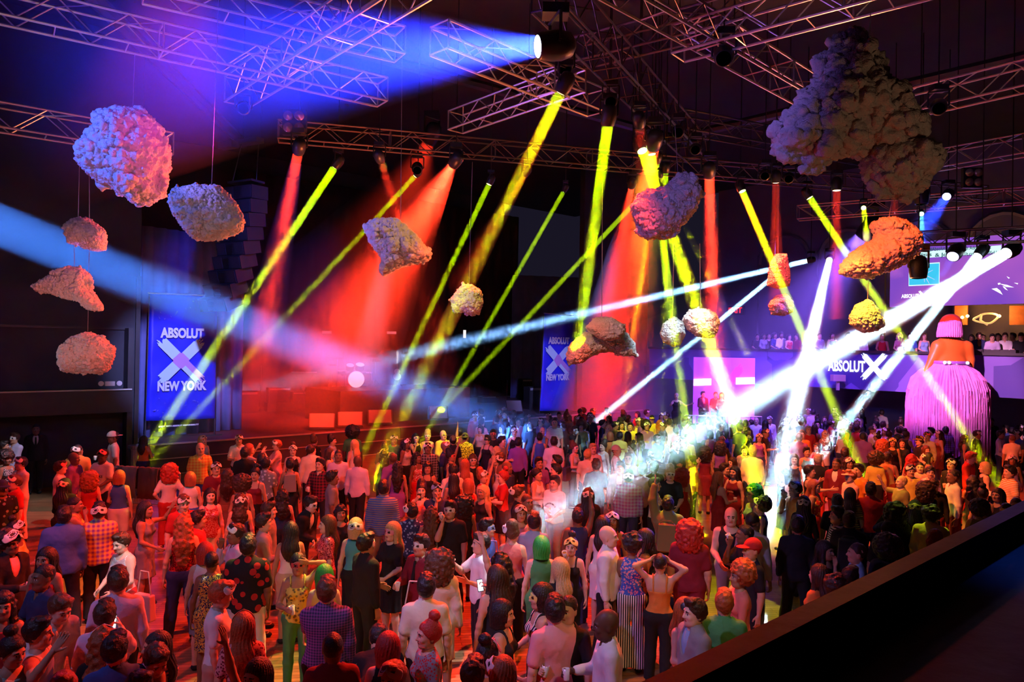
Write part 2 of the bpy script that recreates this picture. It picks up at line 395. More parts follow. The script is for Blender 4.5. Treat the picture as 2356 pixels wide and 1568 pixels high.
def brush_x(mb, o, ex, w, h, seed=1, mi0=0, mi1=1, nrm=None, mi2=None):
    """an X of two dry brush strokes, ragged at the ends"""
    r = random.Random(seed); nrm = nrm or ex.cross(UP).normalized()
    for s, (p, q) in enumerate((((-.5, .5), (.5, -.5)), ((.5, .5), (-.5, -.5)))):
        p = Vector((p[0]*w, p[1]*h)); q = Vector((q[0]*w, q[1]*h)); d = (q-p); L = d.length; d.normalize(); t = Vector((-d.y, d.x))
        th = .27*w; N = 13
        for k in range(N):
            a = -th/2+th*k/N; b = a+th/N*1.02
            s0 = r.uniform(-.06, .05)*L if True else 0; s1 = r.uniform(-.06, .05)*L
            if k in (0, N-1): s0 += .05*L; s1 += .04*L
            segs = ((s0, .38*L, mi0), (.38*L, .62*L, mi1), (.62*L, L-s1, mi0 if s else mi1 if k > 5 else mi0))
            for (u0, u1, mi) in segs:
                if u1 <= u0: continue
                quad = [p+d*u0+t*a, p+d*u1+t*a, p+d*u1+t*b, p+d*u0+t*b]
                mb.add([o+ex*v.x+UP*v.y+nrm*(.006+.004*s) for v in quad], [(0, 1, 2, 3)], mi)

pale = mat('print_white', (.82, .84, .95), .5); pinkp = mat('print_pink', (.62, .30, .72), .5); cyanp = mat('print_cyan', (.45, .78, .95), .5)
banner_blue = mat('banner_blue', (.02, .03, .80), .35, noise=.25, nscale=2.2, bump=.6, bscale=1.6)
def banner(label, c4, b, texts, group=None, nrm=1):
    """cloth banner on the plane b; c4 = pixel corners tl, tr, br, bl"""
    tl, tr, br, bl = [SP(x, y, b) for x, y in c4]
    o = (bl+br)/2; t = thing('banner', label, 'banner', o, group=group)
    ex = U; n = -V_
    W = (tr-tl).length; H = tl.z-bl.z
    N, M = 14, 24; vs = []
    for j in range(M+1):
        for i in range(N+1):
            l = tl.lerp(bl, j/M); r = tr.lerp(br, j/M); p = l.lerp(r, i/N)-o
            p += n*(.03*math.sin(i*.9+j*.35)*math.sin(j*.5)*(.3+j/M))
            vs.append(p)
    mb = MB(); mb.add(vs, [(j*(N+1)+i, (j+1)*(N+1)+i, (j+1)*(N+1)+i+1, j*(N+1)+i+1) for j in range(M) for i in range(N)])
    cl = mb.build('banner_cloth', banner_blue, t, smooth=True); s = cl.modifiers.new('thickness', 'SOLIDIFY'); s.thickness = .01
    mb = MB(); mb.tube(tl-o-ex*.06, tr-o+ex*.06, .03, n=8); mb.build('top_pole', alu, t)
    mb = MB()
    for k, e in ((0, bl), (1, br)):
        p = e-o; mb.tube(p+V_*.05, Vector((p.x, p.y, STZ-o.z))+V_*.05, .02, n=6); mb.tube(tl-o+V_*.05 if k == 0 else tr-o+V_*.05, p+V_*.05, .015, n=6)
        mb.box(Vector((p.x, p.y, STZ-o.z+.02))+V_*.05, (.5, .06, .04), ROTU)
    mb.build('stand', darksteel, t)
    bpy.context.view_layer.update()
    for body, px, py, wpx, hpx in texts:
        q = SP(px, py, b) + n*.07
        s1 = SP(px-wpx/2, py, b); s2 = SP(px+wpx/2, py, b); zz = SP(px, py-hpx/2, b).z-SP(px, py+hpx/2, b).z
        if body == 'X':
            m2 = MB(); brush_x(m2, q-o, ex, (s2-s1).length, zz, 3, 0, 1, n*1.0); m2.build('brush_mark', [mat('print_ice', (.6, .85, .95), .5), pinkp], t)
        elif body == '~':
            r = random.Random(int(px)); m2 = MB()
            for _ in range(18):
                c = SP(px+r.uniform(-wpx, wpx)/2, py+r.uniform(-hpx, hpx)/2, b)+n*.075-o; s_ = r.uniform(.02, .10)
                pts = [c+ex*(s_*r.uniform(-1, 1))+UP*(s_*r.uniform(-1, 1)) for _ in range(3)]; MB().add(pts, [(0, 1, 2)]).build('printed_shard', mat('print_shard', (.12, .14, .8), .4), t)
        else:
            text(body, t, q, ex, zz*1.36, pale, bold=.05, width=(s2-s1).length)
    return t
banner('large blue cloth banner with white lettering beside the stacked loudspeakers', [(345, 674), (500, 680), (495, 962), (336, 968)], 1.0,
       [('ABSOLUT', 419, 767, 100, 22), ('X', 415, 829, 92, 90), ('NEW YORK', 417, 888, 113, 21), ('~', 412, 720, 130, 60),
        ('ENJOY WITH ABSOLUT RESPONSIBILITY', 410, 978, 92, 3.2), ('~', 415, 935, 140, 45)])
banner('smaller blue cloth banner with white lettering at the right end of the stage', [(1253, 720), (1331, 726), (1322, 944), (1243, 945)], .8,
       [('ABSOLUT', 1284, 784, 48, 15), ('X', 1282, 828, 50, 58), ('NEW YORK', 1281, 868, 54, 14), ('~', 1290, 910, 60, 45)])

# big lettering on the balcony front
q = RW(1948, 843, 0)-U*.03
t = thing('wall_lettering', 'glowing white lettering and brush X on the balcony front', 'sign', q)
bpy.context.view_layer.update()
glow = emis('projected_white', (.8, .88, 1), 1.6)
exr = -V_
w0 = (RW(1905, 843)-RW(1990, 843)).length
text('ABSOLUT', t, q, exr, .62, glow, bold=.03, width=w0)
m2 = MB(); qx = RW(2011, 843)-U*.03; brush_x(m2, qx-q, exr, (RW(1987, 843)-RW(2036, 843)).length, RW(2011, 816).z-RW(2011, 870).z, 5, 0, 0, -U)
m2.build('brush_mark', glow, t)
# ------------------------------------------------------------------ trusses
def truss(label, a, b, size=.5, step=.55, group='aluminium trusses under the ceiling', m=None, cr=.026, br=.014):
    m = m or alu
    d = (b-a); L = d.length; d.normalize(); side = d.cross(UP).normalized(); up = side.cross(d).normalized()
    o = (a+b)/2; t = thing('lighting_truss', label, 'truss', o, group=None)
    cs = [(-1, 0), (1, 0), (-1, 1), (1, 1)]
    for sx, sz in cs:
        mb = MB(); off = side*(sx*size/2)+up*(sz*size)
        mb.tube(a-o+off, b-o+off, cr, n=6); mb.build('chord', m, t)
    n = max(2, int(L/step)); mb = MB()
    def c(k, sx, sz): return a-o+d*(L*k/n)+side*(sx*size/2)+up*(sz*size)
    for k in range(n+1):
        big = k % 5 == 0 or k in (0, n)
        r = br*1.3 if big else br
        if big:
            for p, q in (((-1, 0), (1, 0)), ((-1, 1), (1, 1)), ((-1, 0), (-1, 1)), ((1, 0), (1, 1))): mb.tube(c(k, *p), c(k, *q), r, n=5, cap=False)
        if k < n:
            for sx in (-1, 1):
                z0, z1 = (0, 1) if k % 2 else (1, 0)
                mb.tube(c(k, sx, z0), c(k+1, sx, z1), br, n=5, cap=False)
            for sz in (0, 1):
                if k % 2 == 0: mb.tube(c(k, -1, sz), c(k+1, 1, sz) if sz else c(k, 1, sz), br, n=5, cap=False)
    mb.build('bracing', m, t)
    return t

TZ = 9.5
truss('long truss across the top left corner above the large blue and pink cloud', PZ(-60, 30, TZ), PZ(880, 238, TZ), .5)
truss('truss end slanting up to the right above the pale blue cloud', PZ(545, 240, TZ), PZ(1010, -50, TZ), .55)
truss('upper left truss at the very top of the hall, above the slanting one', PZ(330, -6, TZ+.15), PZ(920, 132, TZ+.15), .5)
truss('short grey truss behind the large blue and pink cloud', PZ(-60, 288, 8.5), PZ(392, 360, 8.5), .5)
truss('truss with an open end lit violet by the blue lamp', PZ(1010, 118, TZ), PZ(1372, 262, TZ), .5)
truss('small truss below the blue lamp, running up to the right', PZ(1048, 302, TZ), PZ(1330, 205, TZ), .45)
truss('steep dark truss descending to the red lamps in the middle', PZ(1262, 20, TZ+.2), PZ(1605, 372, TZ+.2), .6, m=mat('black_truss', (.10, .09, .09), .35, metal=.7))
truss('truss rising to the top right corner, above the big grey cloud', PZ(1560, 132, TZ), PZ(2150, -22, TZ), .5)
truss('truss running down to the right towards the big grey cloud', PZ(1400, -20, TZ+.1), PZ(1880, 248, TZ+.1), .5)
truss('bright truss to the right of the big grey cloud', PZ(2060, 272, TZ), PZ(2420, 190, TZ), .5)
truss('lower dim truss right of the big grey cloud', PZ(2100, 398, TZ), PZ(2420, 345, TZ), .5)
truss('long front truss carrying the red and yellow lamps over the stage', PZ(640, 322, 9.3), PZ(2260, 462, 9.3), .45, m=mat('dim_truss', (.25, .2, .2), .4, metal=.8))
truss('violet lit truss above the video screen', P(1836, 505, 25), P(2420, 462, 21.5), .45)
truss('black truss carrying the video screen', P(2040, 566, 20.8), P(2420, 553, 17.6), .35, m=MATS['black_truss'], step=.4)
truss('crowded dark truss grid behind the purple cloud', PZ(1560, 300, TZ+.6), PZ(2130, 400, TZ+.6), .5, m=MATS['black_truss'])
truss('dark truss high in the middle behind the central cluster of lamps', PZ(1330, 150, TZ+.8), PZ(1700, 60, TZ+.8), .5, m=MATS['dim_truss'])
# ceiling beams and ducts
struct('beam_1', MB().tube(PZ(600, 60, 12.5), PZ(1600, 330, 12.5), .16, n=8), darksteel)
struct('beam_2', MB().tube(PZ(200, -20, 12.2), PZ(560, 330, 12.2), .2, n=8), darksteel)
struct('beam_3', MB().tube(PZ(1500, 330, 12.2), PZ(2400, 120, 12.2), .16, n=8), darksteel)

# ------------------------------------------------------------------ lamps
body_m = mat('lamp_housing', (.02, .02, .022), .4, noise=.2)
def frame_of(dn):
    return look_rot(dn)
def lamp(label, pos, target, col, r0=.12, spread=1.6, power=60, dens=.1, L=None, head='moving', lens=6., beam=True, up=.55, group=None, core=None, lr=None, cl=24, fade=False):
    """a lamp head at pos shining to target, hanging from the truss above; its beam is the haze it lights"""
    d = (target-pos); L = L or d.length; dn = d.normalized(); R = frame_of(dn)
    t = thing('stage_light', label, 'lamp', pos, group=group)
    lr = lr or r0
    k = lr/.12
    mb = MB()
    if head == 'moving':
        mb.lathe([(lr*1.12, 0), (lr*1.2, .02*k), (lr*1.35, .14*k), (lr*1.38, .26*k), (lr*1.1, .38*k), (lr*.5, .43*k)], n=14, rot=R)
    else:
        mb.lathe([(lr*1.05, -.02), (lr*1.1, .0), (lr*1.1, .2*k), (lr*.8, .3*k), (lr*.3, .33*k)], n=12, rot=R)
    h = mb.build('housing', body_m, t, smooth=True)
    c = -dn*(.2*k); side = dn.cross(UP); side = side.normalized() if side.length > .05 else Vector((1, 0, 0))
    mb = MB(); top = c+UP*(lr*2.6)
    for s in (-1, 1):
        e = c+side*(s*lr*1.55); mb.tube(e, e+UP*(lr*2.6), lr*.16, n=6); mb.tube(c, e, lr*.14, n=6)
    mb.tube(top-side*lr*1.6, top+side*lr*1.6, lr*.18, n=6)
    mb.build('yoke', body_m, t)
    mb = MB(); mb.box(top+UP*lr*.5, (lr*2.4, lr*2, lr*.9)); mb.tube(top+UP*lr*.9, top+UP*(13.49-pos.z-top.z), .014, n=5); mb.build('base_box', body_m, t)
    mb = MB(); mb.lathe([(lr*.98, 0), (lr*.6, -.012), (.001, -.02)], n=18, rot=R, close=False)
    mb.build('lens', emis('lens_%s' % '_'.join('%g' % x for x in (core or col)), core or tuple(.35+.65*x for x in col), lens), t, smooth=True)
    if beam:
        area_beam(t, dn*.03, dn, r0, spread, power, col)
        r1 = r0+L*math.tan(math.radians(spread/2))
        mb = MB(); mb.tube(dn*.035, dn*(L+.3), r0*1.03, r1*1.03, n=cl)
        o = mb.build('haze_beam', hazemat('haze_%g' % dens, dens) if not fade else thinning_haze('haze_thin_%g' % dens, dens, L), loc=pos)
        tag(o, ('haze lit by the ' + label), 'light beam', None, 'stuff'); o['label'] = ' '.join(o['label'].split()[:16])
    return t

def ylamp(px, py, ex, ey, label, z=8.9, r0=.1, sp=1.3, pw=26, dens=.08, ez=0., **k):
    return lamp(label, PZ(px, py, z), PZ(ex, ey, ez) if ey > 800 else P(ex, ey, 30), YEL, r0, sp, pw*.72, dens, core=(.8, 1, .25), **k)
ylamp(770, 385, 285, 1115, 'yellow spot beaming down across the large blue banner', pw=46)
ylamp(955, 405, 305, 1108, 'yellow spot right of the faint red lamp, thin beam to the stage left edge', r0=.07, sp=1.0, pw=13)
ylamp(1125, 424, 800, 1118, 'yellow spot with red edged housing, thin beam landing by the stage monitors', r0=.08, sp=1.1, pw=17)
ylamp(1290, 213, 812, 1190, 'big near yellow spot high in the middle, just below the blue lamp', r0=.11, sp=1.6, pw=44)
ylamp(1297, 440, 950, 1050, 'yellow spot whose thin beam passes between two wider ones to the stage edge', r0=.065, sp=1.0, pw=11)
ylamp(1398, 288, 1282, 1150, 'big near yellow spot beaming almost straight down past the small right banner', r0=.12, sp=1.7, pw=60)
ylamp(1455, 472, 952, 1010, 'yellow spot shining down to the left from beneath a red lamp', r0=.08, sp=1.0, pw=14)
ylamp(1512, 372, 1425, 1010, 'yellow spot hidden behind the purple cloud, thin beam to its lower left', r0=.075, sp=1.0, pw=15)
ylamp(1532, 395, 1524, 1040, 'yellow spot just above the purple cloud shining straight down', r0=.075, sp=1.0, pw=17)
ylamp(1478, 347, 1835, 1375, 'bright yellow spot in the centre, long beam to the dance floor on the right', r0=.12, sp=1.7, pw=105)
ylamp(1500, 355, 1610, 1230, 'yellow spot beside the bright red central lamp, beam straight down behind the cloud', r0=.09, sp=1.5, pw=42)
ylamp(1520, 405, 1790, 960, 'yellow spot behind the purple cloud, thin beam down to the right', r0=.065, sp=1.1, pw=16)
ylamp(1708, 440, 2030, 1200, 'yellow spot right of the round red lamp, beam falling through the right half', r0=.1, sp=1.3, pw=44)
ylamp(1863, 455, 2335, 1168, 'yellow spot left of the small red lamp, beam falling behind the pink figure', r0=.1, sp=1.3, pw=44)
lamp('yellow spot shining straight down onto the orange cloud', PZ(1987, 478, 8.6), P(2003, 620, 17.5), YEL, .07, 1.2, 12, .08, core=(.8, 1, .25))
lamp('dim greenish spot right of the orange cloud', PZ(2120, 492, 8.4), P(2121, 600, 19), (.2, 1., .5), .07, 1.2, 5, .08)

def rlamp(px, py, ex, ey, label, z=8.9, r0=.12, sp=12, pw=60, dens=.05, Y=None, **k):
    tg = PZ(ex, ey, 0.) if ey > 830 else P(ex, ey, Y or 24)
    return lamp(label, PZ(px, py, z), tg, RED, r0, sp, pw, dens, core=(1, .55, .3), **k)
rlamp(686, 350, 560, 1000, 'red lamp at the left end of the front truss, below the four round lamps', sp=7, pw=60, dens=.06, L=19)
rlamp(876, 370, 925, 520, 'small faint red lamp on the front truss, third from its left end', sp=7, pw=14, r0=.1, Y=21, L=4.5)
rlamp(1042, 380, 650, 1010, 'bright red lamp whose wide beam spreads over the stage', sp=24, pw=480, dens=.05, L=14)
rlamp(1208, 402, 1110, 560, 'dim red lamp turned away on the front truss', sp=9, pw=8, r0=.08, Y=22, L=5)
rlamp(1503, 338, 1390, 1000, 'brightest red lamp, in the middle above the purple cloud', r0=.14, sp=15, pw=210, dens=.04, lens=10)
rlamp(1453, 430, 1350, 1000, 'tilted red lamp left of the purple cloud', sp=12, pw=90, r0=.09)
rlamp(1632, 403, 1650, 1000, 'round red lamp right of the purple cloud, beam straight down', r0=.13, sp=5, pw=110, dens=.06)
rlamp(1785, 420, 1786, 700, 'dim red lamp shining down on the upright red cloud', sp=5, pw=12, r0=.1, Y=21, L=3.2)
rlamp(1925, 438, 1924, 700, 'small bright red lamp on the right part of the front truss', sp=5, pw=22, r0=.11, Y=21, L=3.4)
rlamp(2058, 452, 2062, 700, 'faint red lamp near the upper edge of the orange cloud', sp=6, pw=6, r0=.09, Y=21, L=2.2)
rlamp(1472, 290, 1500, 560, 'red side lamp with open shutter on the steep truss', sp=20, pw=10, r0=.1, Y=18, L=2.2)

# blue wash from the centre to the upper left
pb = PZ(1237, 107, 8.9)
lamp('large white faced blue lamp in the top middle, shining left', pb, P(420, 150, 9.9), (.010, .03, 1.), .16, 27, 700, .05, lens=14, core=(.75, .95, 1), L=8.2, fade=True, lr=.17)
lamp('white faced blue lamp hanging above the video screen', P(2178, 452, 22), P(2040, 640, 18), BLU, .12, 12, 40, .06, L=4.5)

def wlamp(px, py, Y, ex, ey, label, r0=.12, sp=1.6, pw=60, dens=.09, col=WHT, ez=1.0, **k):
    return lamp(label, P(px, py, Y), PZ(ex, ey, ez) if isinstance(ez, float) else P(ex, ey, ez[0]), col, r0, sp, pw, dens, core=(.85, .95, 1), **k)
wlamp(1856, 600, 27, 470, 925, 'small white lamp left of the two at the balcony, beam across the whole stage', r0=.09, sp=2.4, pw=120, dens=.085, col=(.22, .48, 1.), ez=(36,), L=31, up=12)
wlamp(1775, 640, 24.5, 1345, 990, 'white lamp hidden behind the upright red cloud, beam to the stage corner', r0=.08, sp=1.5, pw=48, dens=.08, col=(.35, .70, 1.), up=12)
wlamp(1908, 598, 25, 1762, 1225, 'white lamp above the balcony lettering, beam falling almost straight down', r0=.1, sp=2.4, pw=170, dens=.12, up=12)
wlamp(2315, 582, 18.5, 1215, 1215, 'white moving head at the right edge of the video screen with the broadest beam', r0=.14, sp=3.2, pw=225, dens=.13)
wlamp(2250, 588, 19, 1835, 1110, 'white moving head in front of the screen, second from its right edge', r0=.11, sp=1.6, pw=85, dens=.1)
lamp('black moving head in front of the screen with a small blue light', P(2192, 590, 18.5), P(2130, 690, 17.5), (.1, .12, 1), .08, 3, 4, .08, L=1.6, lr=.14)
lamp('unlit black moving head hanging below the orange cloud', P(2113, 640, 17), P(2113, 700, 17), WHT, .1, 2, 0, .05, beam=False, lens=0., lr=.15, core=(.02, .02, .02))
wlamp(-150, 458, 15, 1262, 1022, 'blue lamp outside the left edge whose soft beam crosses the hall', r0=.45, sp=3.8, pw=190, dens=.035, col=(.05, .22, 1.))
lamp('unlit black spot at the right end of the front truss', P(2120, 470, 21), P(2120, 560, 21), WHT, .1, 2, 0, .05, beam=False, lens=0., lr=.15, core=(.02, .02, .02))
lamp('unlit black spot below the truss junction left of the big grey cloud', PZ(1665, 135, 9.3), PZ(1660, 200, 8.3), WHT, .1, 2, 0, .05, beam=False, lens=0., lr=.13, core=(.02, .02, .02))
lamp('brass coloured unlit spot on the bright right truss', PZ(2160, 250, 9.2), PZ(2170, 300, 8.3), WHT, .1, 2, 0, .05, beam=False, lens=.0, lr=.12, core=(.3, .25, .05))
# four round lamps in a square (blinder)
def blinder(px, py, z, label, col, s=.16):
    p = PZ(px, py, z); t = thing('blinder_light', label, 'lamp', p)
    MB().box((0, .08, 0), (s*3, .12, s*3.2)).build('housing', body_m, t)
    for i in (-1, 1):
        for j in (-1, 1):
            mb = MB(); R = Matrix.Rotation(math.radians(90), 3, 'X')
            mb.lathe([(s*.62, 0), (s*.62, .04), (s*.5, .05), (s*.2, .09), (.001, .1)], o=(i*s*.7, 0, j*s*.75), n=14, rot=R, close=False)
            mb.build('round_lamp', col, t, smooth=True)
blinder(676, 280, 9.6, 'four round lamps in a square above the left red lamp', mat('lamp_glass', (.8, .35, .35), .2, metal=.6), .19)
blinder(2240, 408, 9.0, 'four small round lamps in a square near the right edge', mat('lamp_glass_dim', (.5, .5, .35), .2, metal=.6), .17)

lamp('violet floodlamp under the right balcony truss, wide hazy beam', P(1985, 548, 28.5), P(1690, 900, 33), (.22, .10, 1.), .3, 60, 420, .03, L=13, lens=3, core=(.5, .4, 1))  # lamp added to make the violet haze glow
lamp('red floodlamp high over the stage with a very wide hazy beam', P(985, 330, 24), P(800, 800, 27), RED, .2, 58, 160, .022, L=13, lens=1.5, core=(1, .1, .05))  # lamp added to widen the red haze over the stage
for px, py, z, tx, ty, lb in ((1300, 160, 9.3, 1290, 400, 'unlit moving head on the centre truss directly above the big near yellow spot'), (1405, 235, 9.3, 1400, 500, 'unlit moving head above the near yellow spot that shines straight down'),
        (1560, 305, 9.2, 1570, 500, 'unlit lamp among the central lamps, upper one'), (1600, 345, 9.2, 1590, 520, 'unlit lamp beside the steep dark truss foot'), (960, 392, 8.9, 960, 600, 'unlit lamp beside a thin yellow beam on the front truss'),
        (1760, 405, 9.0, 1750, 600, 'unlit lamp between the two right yellow spots, left one'), (1815, 412, 9.0, 1820, 600, 'unlit lamp between the two right yellow spots, right one'), (560, 250, 9.3, 560, 400, 'unlit lamp under the slanting truss end')):
    lamp(lb, PZ(px, py, z), PZ(tx, ty, 6), WHT, .1, 2, 0, .05, beam=False, lens=0., lr=.11, core=(.02, .02, .02))
# ------------------------------------------------------------------ black parapet of the near balcony
q0 = PZ(1480, 1566, 3.42); q1 = PZ(2356, 1150, 3.42); UD = (q1-q0).normalized(); UN = Vector((UD.y, -UD.x, 0))
def pbox(mb, s0, s1, n0, n1, z0, z1, mi=0):
    o = Vector((q0.x, q0.y, 0)); vs = [o+UD*a+UN*b+UP*z for z in (z0, z1) for a, b in ((s0, n0), (s1, n0), (s1, n1), (s0, n1))]
    return mb.add(vs, [(0, 3, 2, 1), (4, 5, 6, 7), (0, 1, 5, 4), (1, 2, 6, 5), (2, 3, 7, 6), (3, 0, 4, 7)], mi)
gloss_black = mat('parapet_black', (.003, .003, .004), .6, spec=.06, noise=.5, nscale=3, bump=.15, bscale=9)
t = thing('balcony_parapet', 'black parapet with raised lip crossing the lower right corner', 'parapet', q0)
MB().add(*(lambda m: (m.v, m.f))(pbox(MB(), -3, 9, 0, .085, 3.1, 3.42))).build('lip', gloss_black, t, loc=-Vector(q0))
MB().add(*(lambda m: (m.v, m.f))(pbox(MB(), -3, 9, .085, 1.9, 3.05, 3.26))).build('ledge', mat('ledge_black', (.02, .02, .026), .4, spec=.15, noise=.5, nscale=2, bump=.3, bscale=5), t, loc=-Vector(q0))
MB().add(*(lambda m: (m.v, m.f))(pbox(MB(), -3, 9, .02, .12, 1.9, 3.1))).build('front_panel', blackpaint, t, loc=-Vector(q0))

# ------------------------------------------------------------------ hanging loudspeaker array
grille = mat('speaker_grille', (.03, .028, .03), .6, noise=.4, nscale=60); cab = mat('speaker_cabinet', (.02, .02, .022), .5)
cen = [P(566-1.2*i-.78*i*i, 446+31*i, 21.5) for i in range(9)]
t = thing('line_array_speaker', 'tall curved stack of black loudspeakers hanging left of the stage', 'loudspeaker', cen[0])
R0 = Matrix.Rotation(math.radians(-28), 3, 'Z')
for i, c in enumerate(cen):
    tl = Matrix.Rotation(math.radians(2+i*2.6), 3, 'X'); R = R0 @ tl; mb = MB(); mb.box(c-cen[0], (1.15, .62, .385), R, 0)
    o = mb.build('cabinet', cab, t); mb = MB()
    for s in (-1, 1): MB().box(c-cen[0]+R @ Vector((s*.36, -.315, 0)), (.36, .02, .33), R).build('grille', grille, o)
    mb = MB()
    for k in range(7): mb.box(c-cen[0]+R @ Vector((-.03+.01*k-.0, -.325, -.14+.045*k)), (.22, .02, .012), R)
    mb.build('horn_louvre', cab, o)
mb = MB(); c = P(566, 420, 21.5)-cen[0]; mb.box(c, (1.0, .5, .06), R0); mb.tube(c+Vector((-.4, 0, 0)), c+Vector((-.15, 0, 1.15)), .015); mb.tube(c+Vector((.3, 0, 0)), c+Vector((.35, 0, 1.15)), .015)
mb.box(c+Vector((.0, 0, 1.2)), (1.1, .3, .14), R0); mb.box(c+Vector((-.55, 0, 1.1)), (.6, .25, .2), R0)
mb.tube(c+Vector((-.1, 0, 1.2)), c+Vector((-.1, 0, 4.2)), .012); mb.tube(c+Vector((.4, 0, 1.2)), c+Vector((.4, 0, 4.2)), .012)
mb.build('rigging', darksteel, t)

# ------------------------------------------------------------------ on the stage
def onstage(px, py, z=STZ):
    p = PZ(px, py, z)
    return p if vb(p) < 8.6 else SP(px, py, 8.5)
def monitor(px, py, label, w=.95):
    p = onstage(px, py); t = thing('stage_monitor', label, 'stage monitor', p, math.radians(14), group=None)
    prof = [(-.0, 0), (.55, 0), (.62, .12), (.38, .56), (.22, .60), (0, .12)]
    mb = MB(); n = len(prof); vs = [(s*w/2, y-.2, z) for s in (-1, 1) for y, z in prof]
    # slanted front face from the low front edge up to the rear
    prof = [(0, .04), (0, .10), (.36, .58), (.52, .58), (.62, .40), (.62, .04)]
    vs = [(s*w/2, y, z) for s in (-1, 1) for y, z in prof]; n = 6
    mb.add(vs, [tuple(range(n))[::-1], tuple(range(n, 2*n))] + [(i, (i+1) % n, n+(i+1) % n, n+i) for i in range(n)])
    mb.build('cabinet', cab, t)
    mb = MB(); e = .04
    a = Vector((0, .10, 0)); nrm = Vector((0, -.8, .6)); f0, f1 = Vector((0, -.012, .125)), Vector((0, .345, .60))
    mb.add([Vector((-w/2+e, 0, 0))+f0, Vector((w/2-e, 0, 0))+f0, Vector((w/2-e, 0, 0))+f1, Vector((-w/2+e, 0, 0))+f1]+[Vector((-w/2+e, .015, -.01))+f0, Vector((w/2-e, .015, -.01))+f0, Vector((w/2-e, .015, -.01))+f1, Vector((-w/2+e, .015, -.01))+f1], [(0, 1, 2, 3), (7, 6, 5, 4), (0, 4, 5, 1), (1, 5, 6, 2), (2, 6, 7, 3), (3, 7, 4, 0)])
    mb.build('front_grille', mat('monitor_grille', (.30, .27, .27), .6, noise=.2, nscale=50), t)
    return t
monitor(740, 990, 'wedge stage monitor lit red, leftmost of the three')
monitor(806, 985, 'wedge stage monitor lit red, between its two neighbours')
monitor(875, 979, 'wedge stage monitor lit red, rightmost of the three')
monitor(1010, 968, 'unlit wedge stage monitor right of the three red ones', .8)
monitor(1185, 951, 'unlit wedge stage monitor below the stage right amplifiers', .8)
# drum riser and kit
ra, rb = ua(PZ(775, 985, STZ)), ua(PZ(1010, 950, STZ)); b0 = vb(PZ(880, 972, STZ))
dk = SP(885, 897, b0+.1); RZ = dk.z
mb = MB(); ubox(mb, ra+.6, rb+.2, b0+.1, b0+3.2, STZ, RZ)
t = tag(mb.build('drum_riser', blackpaint), 'black riser platform under the drum kit', 'riser')
drumw = mat('drum_white', (.85, .85, .85), .35, noise=.05); drumb = mat('drum_shell', (.05, .04, .045), .25); cym = mat('cymbal_brass', (.75, .6, .25), .25, metal=.9)
bp_ = P(817, 876, 31.5); bz = RZ+.32
base = Vector((bp_.x, bp_.y, RZ)); yaw = math.atan2(-base.x, base.y)+math.radians(12)
t = thing('drum_kit', 'drum kit with a big white bass drum on the black riser', 'drum kit', base, yaw)
def drum(name, c, r, d, axis=None, head=True):
    R = Matrix.Rotation(math.radians(90), 3, 'X') if axis is None else axis
    o = MB().lathe([(r, -d/2), (r, d/2)], o=c, n=24, rot=R).build(name, drumb, t, smooth=False)
    MB().lathe([(r*.97, 0), (r*.97, .012)], o=Vector(c)+R @ Vector((0, 0, d/2+.001)), n=24, rot=R).build('drum_head', drumw, o)
    MB().lathe([(r*1.03, -.02), (r*1.03, .02), (r*.97, .02)], o=Vector(c)+R @ Vector((0, 0, d/2)), n=24, rot=R, close=False).build('hoop', chrome, o)
drum('bass_drum', (0, 0, .36), .36, .42)
RT = Matrix.Rotation(math.radians(28), 3, 'X')
drum('tom', (-.22, .05, .86), .17, .2, RT); drum('tom', (.20, .05, .88), .19, .22, RT); drum('floor_tom', (.62, .35, .42), .23, .4, Matrix.Identity(3)); drum('snare_drum', (-.55, .35, .62), .19, .13, Matrix.Identity(3))
for x, y, z, r in ((-.75, .1, 1.25, .24), (.75, .15, 1.35, .26), (-.9, .45, .95, .18), (1.0, .5, 1.15, .24)):
    o = MB().tube((x, y, 0), (x, y, z), .014, n=6).tube((x, y, .35), (x-.22, y-.1, 0), .01).tube((x, y, .35), (x+.22, y-.1, 0), .01).tube((x, y, .35), (x, y+.25, 0), .01).build('cymbal_stand', chrome, t)
    MB().lathe([(r, 0), (r*.3, .02), (.02, .05)], o=(x, y, z), n=20, rot=Matrix.Rotation(math.radians(12), 3, 'X'), close=False).build('cymbal', cym, o, smooth=True)
MB().lathe([(.15, 0), (.15, .08)], o=(-.3, .8, .48), n=14).tube((-.3, .8, 0), (-.3, .8, .48), .02).build('drum_stool', drumb, t)
def micstand(px, py, h, label, boom=False):
    p = onstage(px, py); h += p.z-STZ; p.z = STZ; t = thing('microphone_stand', label, 'microphone stand', p)
    mb = MB().tube((0, 0, .02), (0, 0, h), .012, n=6)
    for q in range(3): mb.tube((0, 0, .12), (.3*math.cos(q*2.1), .3*math.sin(q*2.1), .01), .01)
    if boom: mb.tube((0, 0, h), (.45, -.2, h+.35), .01)
    mb.build('stand', chrome, t)
    e = Vector((.45, -.2, h+.35)) if boom else Vector((0, 0, h)); MB().tube(e, e+Vector((.03, -.1, .08)), .018, .028, n=8).build('microphone', darksteel, t)
micstand(754, 952, 1.5, 'microphone stand at the front of the stage above the left monitor')
micstand(763, 905, 1.35, 'chrome boom stand left of the drum kit', True)
micstand(862, 902, 1.9, 'tall boom stand over the drum kit', True)
micstand(1166, 935, 1.3, 'small music stand like microphone stand at stage right')
micstand(600, 915, 1.4, 'microphone stand among the dim gear at stage left')
